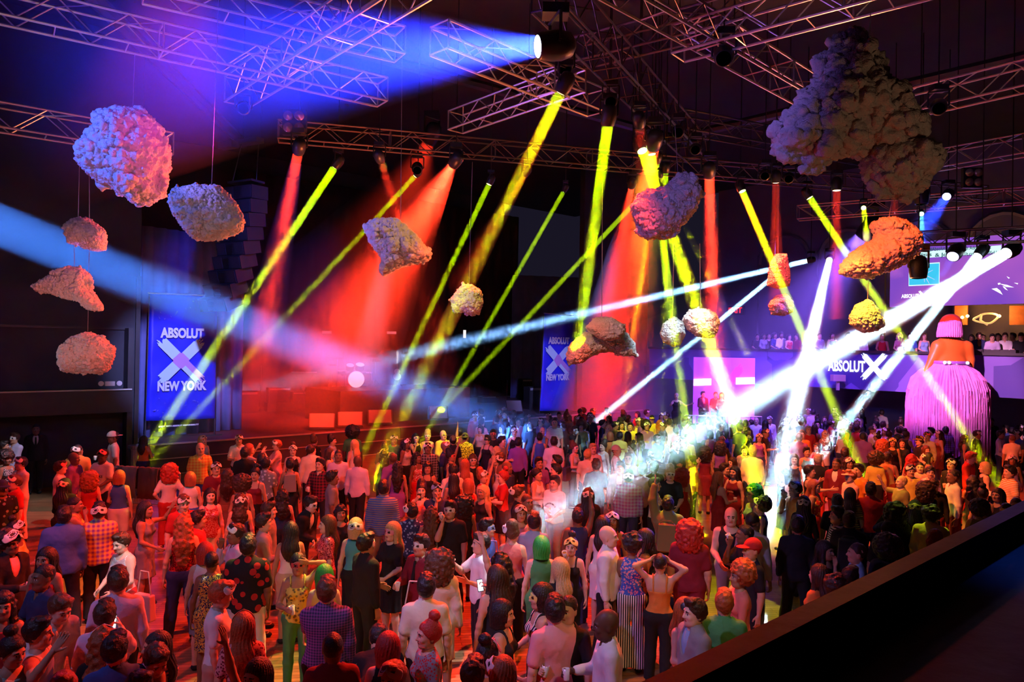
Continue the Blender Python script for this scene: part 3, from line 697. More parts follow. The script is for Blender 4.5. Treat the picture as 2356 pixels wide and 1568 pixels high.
# keyboards
def keyboard(px, py, z, label, wd=1.3, m=None):
    p = PZ(px, py, z)
    if vb(p) > 8.6: p = SP(px, py, 8.3); z = p.z
    t = thing('keyboard', label, 'keyboard', Vector((p.x, p.y, STZ)), math.radians(10)); z = z-STZ
    MB().box((0, 0, z), (wd, .32, .09)).build('case', drumb, t); MB().box((0, -.05, z+.05), (wd*.9, .18, .015)).build('keys', drumw, t)
    mb = MB()
    for s in (-1, 1): mb.tube((s*wd*.35, -.25, 0), (-s*wd*.35, .1, z-.05), .02); mb.tube((s*wd*.35, -.3, .02), (s*wd*.35, .3, .02), .018)
    mb.build('stand', darksteel, t)
keyboard(968, 902, 1.75, 'keyboard with a cyan glint right of the drum riser', 1.5)
keyboard(700, 858, 2.3, 'dim keyboard on a stand at stage left')
# guitar on stand
p = SP(913, 900, 3.6); p.z = RZ; t = thing('electric_guitar', 'pale electric guitar on a stand right of the drum kit', 'guitar', p, math.radians(10))
wood = mat('guitar_body', (.75, .7, .6), .3)
MB().lathe([(.001, -.02), (.17, -.02), (.17, .02), (.001, .02)], o=(0, 0, .45), n=18, rot=Matrix.Rotation(math.radians(90), 3, 'X')).lathe([(.001, -.02), (.13, -.02), (.13, .02), (.001, .02)], o=(0, 0, .67), n=18, rot=Matrix.Rotation(math.radians(90), 3, 'X')).build('guitar_body', wood, t)
MB().box((0, 0, 1.08), (.05, .03, .75)).box((0, 0, 1.5), (.09, .03, .16)).build('neck', mat('guitar_neck', (.3, .15, .06), .4), t)
MB().tube((-.2, .15, 0), (0, .05, .45), .012).tube((.2, .15, 0), (0, .05, .45), .012).tube((0, -.12, 0), (0, .0, .3), .012).build('guitar_stand', darksteel, t)
def cabinet(px, py, w_, d_, h_, label, z=STZ, name='amplifier', cat='amplifier', n=1):
    p = onstage(px, py)
    if p.z > STZ+.03:
        q = MB().box((0, 0, (p.z-STZ)/2), (w_+.1, d_+.1, p.z-STZ)).build('road_case', blackpaint, loc=(p.x, p.y, STZ)); q.rotation_euler = (0, 0, UA-.2); tag(q, 'black road case carrying the '+' '.join(label.split()[:9]), 'case')
    t = thing(name, label, cat, Vector((p.x, p.y, p.z)), UA-.2)
    MB().box((0, 0, h_/2), (w_, d_, h_)).build('cabinet', cab, t); MB().box((0, -d_/2-.006, h_*.45), (w_*.9, .012, h_*.75)).build('grille', grille, t)
    MB().box((0, -d_/2-.008, h_*.9), (w_*.9, .014, h_*.1)).build('control_panel', mat('control_panel', (.4, .38, .35), .4), t)
    return t
cabinet(1228, 940, .9, .6, 1.15, 'tall black loudspeaker cabinet beside the small right banner')
cabinet(1208, 905, .7, .5, .9, 'black amplifier rack with a small lit unit at stage right')
cabinet(640, 925, 1.0, .6, .7, 'dim amplifier at stage left')
cabinet(560, 945, 1.2, .6, .9, 'dark equipment case right of the large blue banner')
cabinet(690, 925, .8, .5, .5, 'low dim amplifier behind the leftmost monitor')
cabinet(1120, 925, .9, .6, .35, 'low black case in the middle of stage right')
# small upright batten lights glowing at the back of the stage
for i, (px, py) in enumerate(((541, 755), (1069, 768))):
    p = P(px, py, 33.5); o = MB().box((0, 0, 0), (.12, .08, .36)).build('batten_light', emis('batten', (1, .8, .8), 1.2), loc=p)
    tag(o, ('small upright glowing batten left of the stage', 'small upright glowing batten over the middle of the stage')[i], 'lamp')
for i, (px, py) in enumerate(((752, 764), (901, 765))):
    p = P(px, py, 33.5); o = MB().box((0, 0, 0), (.42, .08, .12)).build('batten_light', mat('batten_dim', (.7, .3, .35), .4, emit=(.8, .2, .25), es=.5), loc=p)
    tag(o, ('dim flat batten light at the left back of the stage', 'dim flat batten light near the middle of the stage back')[i], 'lamp')

# ------------------------------------------------------------------ left side of the hall
def side_speaker(px, py, label, h=.95, leg=1.3):
    p = PZ(px, py, 0); t = thing('loudspeaker', label, 'loudspeaker', p, math.radians(20))
    MB().box((0, 0, leg+h/2), (.6, .5, h)).build('cabinet', cab, t); MB().box((0, -.256, leg+h/2), (.54, .012, h*.92)).build('grille', mat('grille_blue', (.07, .08, .11), .5), t)
    mb = MB()
    for s in (-1, 1): mb.tube((s*.22, 0, 0), (s*.22, 0, leg), .02); mb.tube((s*.22, -.3, .02), (s*.22, .3, .02), .02)
    mb.tube((-.22, 0, leg*.96), (.22, 0, leg*.96), .02); mb.build('stand', darksteel, t)
side_speaker(208, 1078, 'black loudspeaker on a frame stand left of the large banner')
side_speaker(262, 1088, 'second dark loudspeaker, between the frame stand and the banner', .8, 1.6)
p = SP(252, 882, -.6); t = thing('emergency_light', 'white twin emergency light on the ledge at the left wall', 'lamp', p, UA)
MB().box((0, 0, 0), (.26, .12, .13)).build('housing', white_paint, t)
for s in (-1, 1): MB().lathe([(.03, 0), (.075, .06), (.075, .08)], o=(s*.24, -.02, .01), n=12, rot=Matrix.Rotation(math.radians(90), 3, 'X')).build('lamp_head', white_paint, t)
p = PZ(313, 1118, 0); o = MB().lathe([(.19, 0), (.21, 1.1), (.235, 1.12), (.235, 1.2), (.2, 1.2), (.2, 1.0)], n=20, close=False).build('waste_bin', mat('brushed_steel', (.4, .42, .45), .3, metal=.9), loc=p, smooth=False); tag(o, 'tall round steel bin below the left banner', 'bin')
# crowd barrier with jackets over it
p = PZ(330, 1178, 0); t = thing('crowd_barrier', 'steel crowd barrier with rounded corners at the left', 'barrier', p, math.radians(-12))
mb = MB(); mb.path([(-1.0, 0, .1), (-1.0, 0, 1.0), (-.92, 0, 1.08), (.92, 0, 1.08), (1.0, 0, 1.0), (1.0, 0, .1)], .022, n=7); mb.tube((-1, 0, .22), (1, 0, .22), .02)
mb.build('frame', alu, t)
for i in range(13): MB().tube((-.9+.15*i, 0, .22), (-.9+.15*i, 0, 1.06), .009, n=5).build('bar', alu, t)
for s in (-1, 1): MB().tube((s*.8, -.3, .02), (s*.8, .3, .02), .02).tube((s*.8, 0, .02), (s*.8, 0, .25), .02).build('foot', alu, t)
for i, (dx, c, lb) in enumerate(((-.45, (.30, .26, .24), 'grey jacket draped over the steel barrier'), (.15, (.20, .10, .07), 'brown jacket draped over the steel barrier'))):
    mb = MB(); N = 10; vs = []
    for j, (y, z) in enumerate([(-.07, .35), (-.08, .6), (-.07, .9), (-.04, 1.10), (.0, 1.125), (.04, 1.10), (.07, .8), (.07, .55)]):
        for k in range(N+1): vs.append((dx-.28+.056*k+.015*math.sin(j+k), y+.014*math.sin(k*1.7), z+.01*math.sin(k*2.3+j)))
    mb.add(vs, [(j*(N+1)+k, j*(N+1)+k+1, (j+1)*(N+1)+k+1, (j+1)*(N+1)+k) for j in range(7) for k in range(N)])
    o = mb.build('jacket', mat('jacket_%d' % i, c, .9, noise=.2), loc=p, smooth=True); o.rotation_euler = (0, 0, math.radians(-12)); m_ = o.modifiers.new('s', 'SOLIDIFY'); m_.thickness = .015; tag(o, lb, 'jacket')

# ------------------------------------------------------------------ right side: video screen, sculpture, balcony fittings
def rwquad(x0, y0, x1, y1, c):     # rectangle on the plane c given by pixel corners
    a, b = RW(x0, y0, c), RW(x1, y1, c); return a, b
scr_c = -.25
a0 = RW(2049, 562, scr_c); a1 = RW(2049, 706, scr_c); a2 = RW(2470, 706, scr_c)
sw_ = (Vector((a2.x, a2.y, 0))-Vector((a0.x, a0.y, 0))).length; zt, zb = a0.z, a1.z; so = Vector((a0.x, a0.y, zb)); sx = -V_
t = thing('video_screen', 'large purple video screen above the right balcony', 'screen', so)
def scr(u, v, d=0.): return sx*(u*sw_)+UP*(v*(zt-zb))-U*d           # u right, v up, relative to so
def squad(mb, u0, v0, u1, v1, d, mi=0): mb.add([scr(u0, v0, d), scr(u1, v0, d), scr(u1, v1, d), scr(u0, v1, d)], [(3, 2, 1, 0)], mi)
def su(px): return (RW(px, 640, scr_c)-so).dot(sx)/sw_
def sv(px, py): return (RW(px, py, scr_c).z-zb)/(zt-zb)
m = bpy.data.materials.new('screen_image'); m.use_nodes = True; nt = m.node_tree; nt.nodes.clear()
tc = nt.nodes.new('ShaderNodeTexCoord'); ns = nt.nodes.new('ShaderNodeTexNoise'); ns.inputs['Scale'].default_value = .35; cr = nt.nodes.new('ShaderNodeValToRGB')
cr.color_ramp.elements[0].position = .3; cr.color_ramp.elements[0].color = (.10, .05, .62, 1); cr.color_ramp.elements[1].position = .7; cr.color_ramp.elements[1].color = (.48, .12, .62, 1)
e = nt.nodes.new('ShaderNodeEmission'); e.inputs[1].default_value = .75; o_ = nt.nodes.new('ShaderNodeOutputMaterial')
nt.links.new(tc.outputs['Object'], ns.inputs[0]); nt.links.new(ns.outputs[0], cr.inputs[0]); nt.links.new(cr.outputs[0], e.inputs[0]); nt.links.new(e.outputs[0], o_.inputs[0])
mb = MB(); squad(mb, 0, 0, 1, 1, 0); mb.add([scr(0, 0), scr(1, 0), scr(1, 1), scr(0, 1), scr(0, 0, -.1), scr(1, 0, -.1), scr(1, 1, -.1), scr(0, 1, -.1)], [(4, 5, 6, 7), (0, 1, 5, 4), (2, 3, 7, 6), (0, 4, 7, 3), (1, 2, 6, 5)], 1)
mb.build('screen_surface', [m, blackpaint], t)
cyw = emis('screen_cyan_white', (.62, 1., .98), 1.0); ink = emis('screen_ink', (.05, .2, .25), .35); cyi = emis('screen_cyan', (.05, .55, .85), .9); wh = emis('screen_white', (.9, .9, 1.), 1.1); lil = emis('screen_lilac', (.55, .6, .95), .9)
mb = MB(); squad(mb, su(2062), sv(2062, 598), su(2303), sv(2303, 564), .012); mb.build('caption_strip', cyw, t)
def stext(body, px, py, wpx, hpx, m_, bold=.02):
    u, v = su(px), sv(px, py); q = so+scr(u, v, .03); w0 = (su(px+wpx/2)-su(px-wpx/2))*sw_; hz = (sv(px, py-hpx/2)-sv(px, py+hpx/2))*(zt-zb)
    return text(body, t, q, sx, hz*1.3, m_, bold=bold, width=w0, ext=.002)
stext('Join the #Absolut event', 2152, 573, 92, 9, ink); stext('with Adri', 2229, 571, 36, 9, ink); stext('arez', 2270, 569, 20, 9, ink)
stext('& Jos', 2168, 586, 34, 9, ink); stext('http://t.co', 2219, 585, 40, 9, ink); stext('DEI5rUg', 2280, 582, 34, 9, ink); stext('erPolitics', 2118, 587, 50, 9, mat('x', (.3, .6, .6)) and ink)
stext('ABSOLUT', 2095, 681, 40, 9, wh, .04)
mb = MB(); brush_x(mb, scr(su(2126), sv(2126, 680), .02), sx, .8*(su(2138)-su(2114))*sw_, (sv(2126, 669)-sv(2126, 690))*(zt-zb), 9, 0, 0, -U); mb.build('brush_mark', wh, t)
mb = MB(); u0, v0, u1, v1 = su(2091), sv(2091, 658), su(2162), sv(2162, 603)
squad(mb, u0, v0, u1, v1, .012, 0); e_ = .006; squad(mb, u0+e_*.6, v0+e_*2.6, u1-e_*.6, v1-e_*2.6, .018, 1)
mb.build('picture_tile', [cyw, cyi], t)
mb = MB(); cx_, cy_ = (u0+u1)/2, (v0+v1)/2; r = random.Random(4)
for k in range(9):
    a = r.uniform(0, 6.28); l_ = r.uniform(.5, 1)*min((u1-u0), .2)*.45; d = Vector((math.cos(a), math.sin(a)*2.4)); p_ = Vector((-d.y/2.4, d.x)).normalized()*.0035
    mb.add([scr(cx_+p_.x*s1+d.x*l_*s0, cy_+p_.y*s1*2.2+d.y*l_*s0, .022) for s0, s1 in ((0, -1), (1, -.3), (1, .3), (0, 1))], [(0, 1, 2, 3)])
mb.build('picture_sparkle', lil, t)
for poly in ([(2282, 664), (2294, 662), (2302, 668), (2308, 678)], [(2300, 652), (2318, 655), (2334, 661), (2316, 660)], [(2307, 658), (2312, 659), (2320, 668), (2313, 665)], [(2296, 651), (2302, 650), (2302, 654), (2297, 655)], [(2333, 650), (2343, 651), (2342, 654)], [(2316, 635), (2324, 639), (2321, 641)]):
    mb = MB(); pts = [scr(su(x), sv(x, y), .02) for x, y in poly]; mb.add(pts, [tuple(range(len(pts)))]); mb.build('shard', wh, t)
# balcony back: bar front panels, ornament, lights
barm = mat('bar_panel', (.55, .18, .05), .6, noise=.6, nscale=3)
for k, (x0, x1) in enumerate(((2196, 2226), (2322, 2420))):
    a, b = RW(x0, 747, 5.5), RW(x1, 718, 5.5); w0 = (b-a).dot(-V_); o = a
    m2 = MB(); m2.add([Vector((0, 0, 0)), -V_*w0, -V_*w0+UP*(b.z-a.z+.3), UP*(b.z-a.z+.3)]+[v+U*.1 for v in (Vector((0, 0, 0)), -V_*w0, -V_*w0+UP*(b.z-a.z+.3), UP*(b.z-a.z+.3))], [(0, 3, 2, 1), (4, 5, 6, 7), (0, 1, 5, 4), (2, 3, 7, 6), (0, 4, 7, 3), (1, 2, 6, 5)])
    q = m2.build('bar_panel', barm, loc=o); tag(q, ('narrow orange lit panel behind the balcony people', 'wide orange lit panel at the back of the balcony, right edge')[k], 'panel')
pts = []
for k in range(25):
    a = k/24*2*math.pi; pts.append((2268+26*math.cos(a)*(1-.25*math.sin(a*2)), 732+11*math.sin(a)*(1+.3*math.cos(a))))
P3 = [RW(x, y, 5.0) for x, y in pts]; o = P3[0]; m2 = MB().path([p-o for p in P3], .045, n=6); m2.path([RW(2258, 722, 5.)-o, RW(2256, 737, 5.)-o, RW(2272, 747, 5.)-o], .045, n=6)
q = m2.build('neon_ornament', mat('warm_tube', (.7, .5, .25), .4, emit=(1, .6, .25), es=.5), loc=o); tag(q, 'curled warm tube ornament on the balcony back wall', 'ornament')
for k, (px, py, lb) in enumerate(((2299, 727, 'small warm bulb right of the curled ornament'), (2226, 727, 'small warm bulb on the narrow orange panel'), (2214, 730, 'small warm wall bulb left of the other'))):
    p = RW(px, py, 5.2); q = MB().lathe([(.001, -.07), (.06, -.03), (.07, .02), (.03, .07), (.001, .075)], n=10, close=False).build('light_bulb', emis('bulb_warm', (1, .55, .15), 9), loc=p, smooth=True); tag(q, lb, 'lamp')
    if k < 2:
        l = bpy.data.lights.new('bar_bulb_light', 'POINT'); l.energy = 60; l.color = (1, .4, .1); l.shadow_soft_size = .1; lo_ = bpy.data.objects.new('bar_bulb_light', l); COL.objects.link(lo_); lo_.location = p-U*.3+UP*.1
# dj mixers along the balcony edge
for k, (px, wd, lb) in enumerate(((2250, .5, 'black mixing deck left on the balcony edge'), (2283, .6, 'black mixing deck in the middle of the balcony edge'), (2322, .5, 'black mixing deck right on the balcony edge'))):
    p = RW(px, 806, .15); p.z = 4.32; t = thing('mixing_deck', lb, 'mixing deck', p, UA-math.pi/2)
    MB().box((0, 0, .05), (wd, .4, .10)).build('case', cab, t)
    for s in (-1, 1): MB().lathe([(.11, .10), (.11, .115)], o=(s*wd*.26, 0, 0), n=16).build('jog_wheel', darksteel, t)
# exit signs
for k, (px, py, c) in enumerate(((1691, 714, 5.8),)):
    p = RW(px, py, c); t = thing('exit_sign', 'small red exit sign on the upper right wall', 'sign', p, 0)
    e0 = emis('exit_red', (1, .03, .03), 1.2); text('EXIT', t, p, -V_, .42, e0, bold=.04)
    m2 = MB(); m2.add([U*.02-V_*.55-UP*.25, U*.02+V_*.55-UP*.25, U*.02+V_*.55+UP*.25, U*.02-V_*.55+UP*.25, U*.1-V_*.55-UP*.25, U*.1+V_*.55-UP*.25, U*.1+V_*.55+UP*.25, U*.1-V_*.55+UP*.25], [(0, 1, 2, 3), (7, 6, 5, 4), (0, 4, 5, 1), (1, 5, 6, 2), (2, 6, 7, 3), (3, 7, 4, 0)]); m2.build('sign_box', blackpaint, t)
p = RW(1928, 869, -.6); o = MB().box((0, 0, 0), (.5, .3, .26)).box((0, 0, -.3), (.1, .1, .4)).build('wall_speaker', mat('pink_box', (.7, .45, .55), .5), loc=p); tag(o, 'small pale box lamp below the balcony lettering', 'lamp box')
# violet panel behind the booth, its projected light put in as emission
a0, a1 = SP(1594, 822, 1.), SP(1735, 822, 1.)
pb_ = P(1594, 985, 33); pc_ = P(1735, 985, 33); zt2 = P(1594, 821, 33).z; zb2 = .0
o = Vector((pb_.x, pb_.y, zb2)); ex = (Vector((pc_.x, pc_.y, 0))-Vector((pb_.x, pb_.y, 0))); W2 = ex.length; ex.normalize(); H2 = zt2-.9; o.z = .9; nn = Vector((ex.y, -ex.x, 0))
t = thing('projection_glow_panel', 'violet backlit panel with a pink brush X and two white boxes', 'panel', o)
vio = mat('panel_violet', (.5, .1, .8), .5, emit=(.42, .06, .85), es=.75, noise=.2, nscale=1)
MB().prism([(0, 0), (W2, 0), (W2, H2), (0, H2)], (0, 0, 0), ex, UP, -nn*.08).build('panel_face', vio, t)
MB().prism([(0, -.9), (W2, -.9), (W2, 0), (0, 0)], (0, 0, 0), ex, UP, -nn*.08).build('panel_base', blackpaint, t)
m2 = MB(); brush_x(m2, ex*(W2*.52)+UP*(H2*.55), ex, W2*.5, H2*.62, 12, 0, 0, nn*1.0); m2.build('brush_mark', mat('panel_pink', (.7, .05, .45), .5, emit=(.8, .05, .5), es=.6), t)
for x0, x1, y0 in ((.0, .28, .57), (.69, .99, .60)):
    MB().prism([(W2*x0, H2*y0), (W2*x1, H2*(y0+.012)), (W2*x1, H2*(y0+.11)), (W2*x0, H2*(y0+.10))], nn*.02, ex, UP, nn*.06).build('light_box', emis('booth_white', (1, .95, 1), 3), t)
# riser in front of the panel with thin railing
p0, p1 = P(1560, 990, 31.5), P(1730, 990, 31.5); d = Vector((p1.x-p0.x, p1.y-p0.y, 0)); c = Vector(((p0.x+p1.x)/2, (p0.y+p1.y)/2, .3))
BOOTH = c; BOOTHZ = .6
o = MB().box(c, (d.length+1, 2.2, .6), Matrix.Rotation(math.atan2(d.y, d.x), 3, 'Z')).build('booth_platform', blackpaint); tag(o, 'low black platform before the violet panel', 'platform')
m2 = MB(); r0 = Vector((p0.x, p0.y-1.2, .6)); dn = d.normalized()
for k in range(8): m2.tube(r0+dn*(k*d.length/7), r0+dn*(k*d.length/7)+UP*.9, .02)
m2.tube(r0+UP*.9, r0+dn*d.length+UP*.9, .025); m2.tube(r0+UP*.45, r0+dn*d.length+UP*.45, .018); o = m2.build('platform_railing', alu); tag(o, 'thin metal railing before the violet panel', 'railing')
# ------------------------------------------------------------------ implicit shapes meshed on a grid
class Grid:
    def __init__(s, lo, hi, h, big=1.0):
        s.lo = np.array(lo, np.float32); s.h = h
        s.n = np.maximum(4, np.ceil((np.array(hi)-s.lo)/h).astype(int)+1)
        s.ax = [s.lo[i]+h*np.arange(s.n[i], dtype=np.float32) for i in range(3)]
        s.big = big
    def full(s): return np.full(s.n, s.big, np.float32)
    def sl(s, lo, hi):
        a = np.clip(np.floor((np.array(lo)-s.lo)/s.h).astype(int), 0, s.n); b = np.clip(np.ceil((np.array(hi)-s.lo)/s.h).astype(int)+1, 0, s.n)
        return tuple(slice(int(i), int(j)) for i, j in zip(a, b))
    def xyz(s, w):
        return s.ax[0][w[0]][:, None, None], s.ax[1][w[1]][None, :, None], s.ax[2][w[2]][None, None, :]

def smin(a, b, k):
    if k <= 0: return np.minimum(a, b)
    h = np.maximum(k-np.abs(a-b), 0)/k
    return np.minimum(a, b)-h*h*k*.25
def cap_(g, f, a, b, r1, r2=None, k=.03, sc=(1, 1, 1)):
    """smooth-union a round cone (in space scaled by sc about its axis) into f"""
    r2 = r1 if r2 is None else r2; a = np.array(a, np.float32); b = np.array(b, np.float32); m = max(r1, r2)
    pad = np.array([m*sc[i]+.07 for i in range(3)])
    w = g.sl(np.minimum(a, b)-pad, np.maximum(a, b)+pad)
    x, y, z = g.xyz(w)
    if min(x.size, y.size, z.size) == 0: return f
    isc = [1/c for c in sc]
    ab = (b-a)*np.array(isc, np.float32); px, py, pz = (x-a[0])*isc[0], (y-a[1])*isc[1], (z-a[2])*isc[2]
    L2 = float(ab@ab)
    if L2 < 1e-9: d = np.sqrt(px*px+py*py+pz*pz)-r1
    else:
        t = np.clip((px*ab[0]+py*ab[1]+pz*ab[2])/L2, 0, 1)
        d = np.sqrt((px-t*ab[0])**2+(py-t*ab[1])**2+(pz-t*ab[2])**2)-(r1+t*(r2-r1))
    if min(sc) < 1: d = d*min(sc)
    f[w] = smin(f[w], d.astype(np.float32), k)
    return f
def ell(g, f, c, r, k=.02, sub=False):
    r = np.array(r, np.float32); c = np.array(c, np.float32); pad = r+.05
    w = g.sl(c-pad, c+pad); x, y, z = g.xyz(w)
    if min(x.size, y.size, z.size) == 0: return f
    q = np.sqrt(((x-c[0])/r[0])**2+((y-c[1])/r[1])**2+((z-c[2])/r[2])**2)
    d = ((q-1)*r.min()).astype(np.float32)
    f[w] = -smin(-f[w], d, k) if sub else smin(f[w], d, k)
    return f

def nets(g, f):
    """surface nets: verts (n,3), quads (m,4)"""
    s = f < 0
    c = s[:-1, :-1, :-1].astype(np.int8)
    for dx, dy, dz in ((1, 0, 0), (0, 1, 0), (1, 1, 0), (0, 0, 1), (1, 0, 1), (0, 1, 1), (1, 1, 1)):
        c = c+s[dx:s.shape[0]-1+dx, dy:s.shape[1]-1+dy, dz:s.shape[2]-1+dz]
    act = (c > 0) & (c < 8); idx = np.argwhere(act)
    if len(idx) == 0: return np.zeros((0, 3)), np.zeros((0, 4), int)
    ids = np.full(act.shape, -1, np.int32); ids[act] = np.arange(len(idx))
    acc = np.zeros((len(idx), 3), np.float32); cnt = np.zeros(len(idx), np.float32)
    cor = [(0, 0, 0), (1, 0, 0), (0, 1, 0), (1, 1, 0), (0, 0, 1), (1, 0, 1), (0, 1, 1), (1, 1, 1)]
    val = [f[idx[:, 0]+a, idx[:, 1]+b, idx[:, 2]+c_] for a, b, c_ in cor]
    for i, j in ((0, 1), (2, 3), (4, 5), (6, 7), (0, 2), (1, 3), (4, 6), (5, 7), (0, 4), (1, 5), (2, 6), (3, 7)):
        va, vb_ = val[i], val[j]; m = (va < 0) != (vb_ < 0)
        t = np.where(m, va/(va-vb_+1e-12), 0)
        p = np.array(cor[i], np.float32)[None]+t[:, None]*(np.array(cor[j], np.float32)-np.array(cor[i], np.float32))[None]
        acc += p*m[:, None]; cnt += m
    V = g.lo+(idx+acc/np.maximum(cnt, 1)[:, None])*g.h
    Q = []
    for ax in range(3):
        a = [slice(None)]*3; b = [slice(None)]*3; a[ax] = slice(0, -1); b[ax] = slice(1, None)
        s0, s1 = s[tuple(a)], s[tuple(b)]; o1, o2 = [(1, 2), (2, 0), (0, 1)][ax]
        m = s0 != s1; e = np.argwhere(m)
        ok = (e[:, o1] > 0) & (e[:, o2] > 0) & (e[:, o1] < ids.shape[o1]) & (e[:, o2] < ids.shape[o2]) & (e[:, ax] < ids.shape[ax])
        e = e[ok]; flip = s0[tuple(e.T)]
        u = np.zeros(3, int); u[o1] = 1; v = np.zeros(3, int); v[o2] = 1
        q = np.stack([ids[tuple((e-u-v).T)], ids[tuple((e-v).T)], ids[tuple(e.T)], ids[tuple((e-u).T)]], 1)
        q[~flip] = q[~flip][:, ::-1]
        Q.append(q)
    Q = np.concatenate(Q); Q = Q[(Q >= 0).all(1)]
    return V, Q

_NR = np.random.RandomState(3); _LAT = _NR.rand(32, 32, 32).astype(np.float32)
def vnoise(x, y, z, sc):
    """value noise on broadcastable arrays"""
    x, y, z = np.broadcast_arrays(x*sc+100, y*sc+100, z*sc+100)
    ix, iy, iz = np.floor(x).astype(int), np.floor(y).astype(int), np.floor(z).astype(int)
    fx, fy, fz = x-ix, y-iy, z-iz
    fx = fx*fx*(3-2*fx); fy = fy*fy*(3-2*fy); fz = fz*fz*(3-2*fz)
    r = 0
    for a in (0, 1):
        for b in (0, 1):
            for c in (0, 1):
                r = r+_LAT[(ix+a) % 32, (iy+b) % 32, (iz+c) % 32]*(fx if a else 1-fx)*(fy if b else 1-fy)*(fz if c else 1-fz)
    return r

_WP = _NR.rand(32, 32, 32, 3).astype(np.float32)
def worley(V, cell):
    """1 on the feature points, falling to 0 between them: round puffs"""
    q = V/cell+64; i0 = np.floor(q).astype(int); best = np.full(len(V), 9., np.float32)
    for a in (-1, 0, 1):
        for b in (-1, 0, 1):
            for c in (-1, 0, 1):
                k = i0+np.array((a, b, c)); p = k+_WP[k[:, 0] % 32, k[:, 1] % 32, k[:, 2] % 32]; best = np.minimum(best, ((p-q)**2).sum(1))
    return np.sqrt(np.clip(1-best*.9, 0, 1))

# ------------------------------------------------------------------ hanging clouds of cotton batting
def batting(name, col):
    m = mat(name, col, .95, noise=.12, nscale=9, bump=1.0, bscale=40, spec=.05)
    return m
def polysdf(X, Z, poly):
    d = np.full(X.shape, 1e9, np.float32); inside = np.zeros(X.shape, bool); n = len(poly)
    for i in range(n):
        ax, az = poly[i]; bx, bz = poly[(i+1) % n]
        ex, ez = bx-ax, bz-az; t = np.clip(((X-ax)*ex+(Z-az)*ez)/(ex*ex+ez*ez+1e-9), 0, 1)
        d = np.minimum(d, (X-ax-t*ex)**2+(Z-az-t*ez)**2)
        c = ((az > Z) != (bz > Z)) & (X < (bx-ax)*(Z-az)/(bz-az+1e-12)+ax); inside ^= c
    d = np.sqrt(d); return np.where(inside, -d, d)

def cloud(label, poly, Y, m, thick=.8, wires=(), wtop=None, seed=0, h=None, turn=0.):
    """poly in pixels of the photo, hung at distance Y"""
    pc = np.array(poly, float); c0 = P(pc[:, 0].mean(), pc[:, 1].mean(), Y)
    loc = []
    for x, y in poly:
        p = P(x, y, Y)-c0; loc.append((p.x, p.z))
    loc = np.array(loc); W = loc[:, 0].max()-loc[:, 0].min(); H = loc[:, 1].max()-loc[:, 1].min(); S = min(W, H)
    T = thick*S*.5; h = h or max(.009, min(W, H)/78)
    g = Grid((loc[:, 0].min()-.15*S, -T*1.3, loc[:, 1].min()-.15*S), (loc[:, 0].max()+.15*S, T*1.3, loc[:, 1].max()+.15*S), h)
    X, Z = np.meshgrid(g.ax[0], g.ax[2], indexing='ij')
    e = -polysdf(X, Z, loc); Rr = .5*S*.75
    prof = T*np.sqrt(np.clip(1-(1-np.clip(e/Rr, 0, 1))**2, 0, 1))
    y = g.ax[1][None, :, None]
    f = np.where((e > 0)[:, None, :], (np.abs(y)-prof[:, None, :])*.7, np.sqrt(e[:, None, :]**2+y*y)).astype(np.float32)
    x3, y3, z3 = g.ax[0][:, None, None]+seed*3.1, y, g.ax[2][None, None, :]
    near = np.abs(f) < .22*S
    k = 1.0/S
    nz = (np.abs(vnoise(x3, y3, z3, 5*k)-.5)*2*.085 + np.abs(vnoise(x3, y3, z3, 11*k)-.5)*2*.06 + np.abs(vnoise(x3, y3, z3, 24*k)-.5)*.045)*S - .05*S
    f = f-nz.astype(np.float32)
    V, Q = nets(g, f)
    me = npmesh('cloud_body', V, Q, [m]); nn = np.empty(len(V)*3, np.float32); me.vertices.foreach_get('normal', nn); nn = nn.reshape(-1, 3)
    V = V+nn*((worley(V+seed, S/11)*S*.024+worley(V+seed+9, S/24)*S*.022)+(vnoise(V[:, 0]+seed, V[:, 1], V[:, 2], 34/S)-.5)*.045*S+(vnoise(V[:, 0]+seed, V[:, 1]+3, V[:, 2], 75/S)-.5)*.03*S-.02*S)[:, None]; me.vertices.foreach_set('co', V.astype(np.float32).ravel()); me.update()
    t = thing('hanging_cloud', label, 'cloud decoration', c0)
    o = link('batting', me, t); o.rotation_euler = (0, 0, turn)
    mb = MB()
    for (wx, wy, tx, ty) in wires:
        a = P(wx, wy, Y)-c0; b = P(tx, ty, Y)-c0
        a2 = a-(b-a).normalized()*.15; mb.tube(a2, b, .006 if Y < 15 else .009, n=4)
    if wires: mb.build('hanging_wire', mat('wire', (.35, .3, .35), .4, metal=.6), t)
    return t

def zc(zx, zy, pts): return [(zx+a/2.945, zy+b/2.945) for a, b in pts]
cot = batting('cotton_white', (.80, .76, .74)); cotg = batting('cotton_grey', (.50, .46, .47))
cloud('large blue and pink lit cotton cloud at the upper left', zc(0, 0, [(700, 790), (830, 745), (960, 765), (1040, 820), (1060, 900), (1100, 970), (1115, 1060), (1090, 1150), (1080, 1230), (1060, 1320), (950, 1375), (870, 1330), (780, 1270), (680, 1225), (600, 1150), (550, 1090), (600, 1000), (660, 930), (690, 850)]), 13, cot, .95, [(305, 258, 310, 125)], seed=1)
cloud('pale blue cotton cloud hanging above the stacked loudspeakers', zc(0, 0, [(1160, 1370), (1200, 1290), (1300, 1262), (1480, 1265), (1540, 1320), (1600, 1390), (1640, 1490), (1620, 1560), (1550, 1590), (1480, 1610), (1390, 1620), (1330, 1615), (1270, 1570), (1190, 1450)]), 12, cot, .8, [(487, 426, 503, -5)], seed=2)
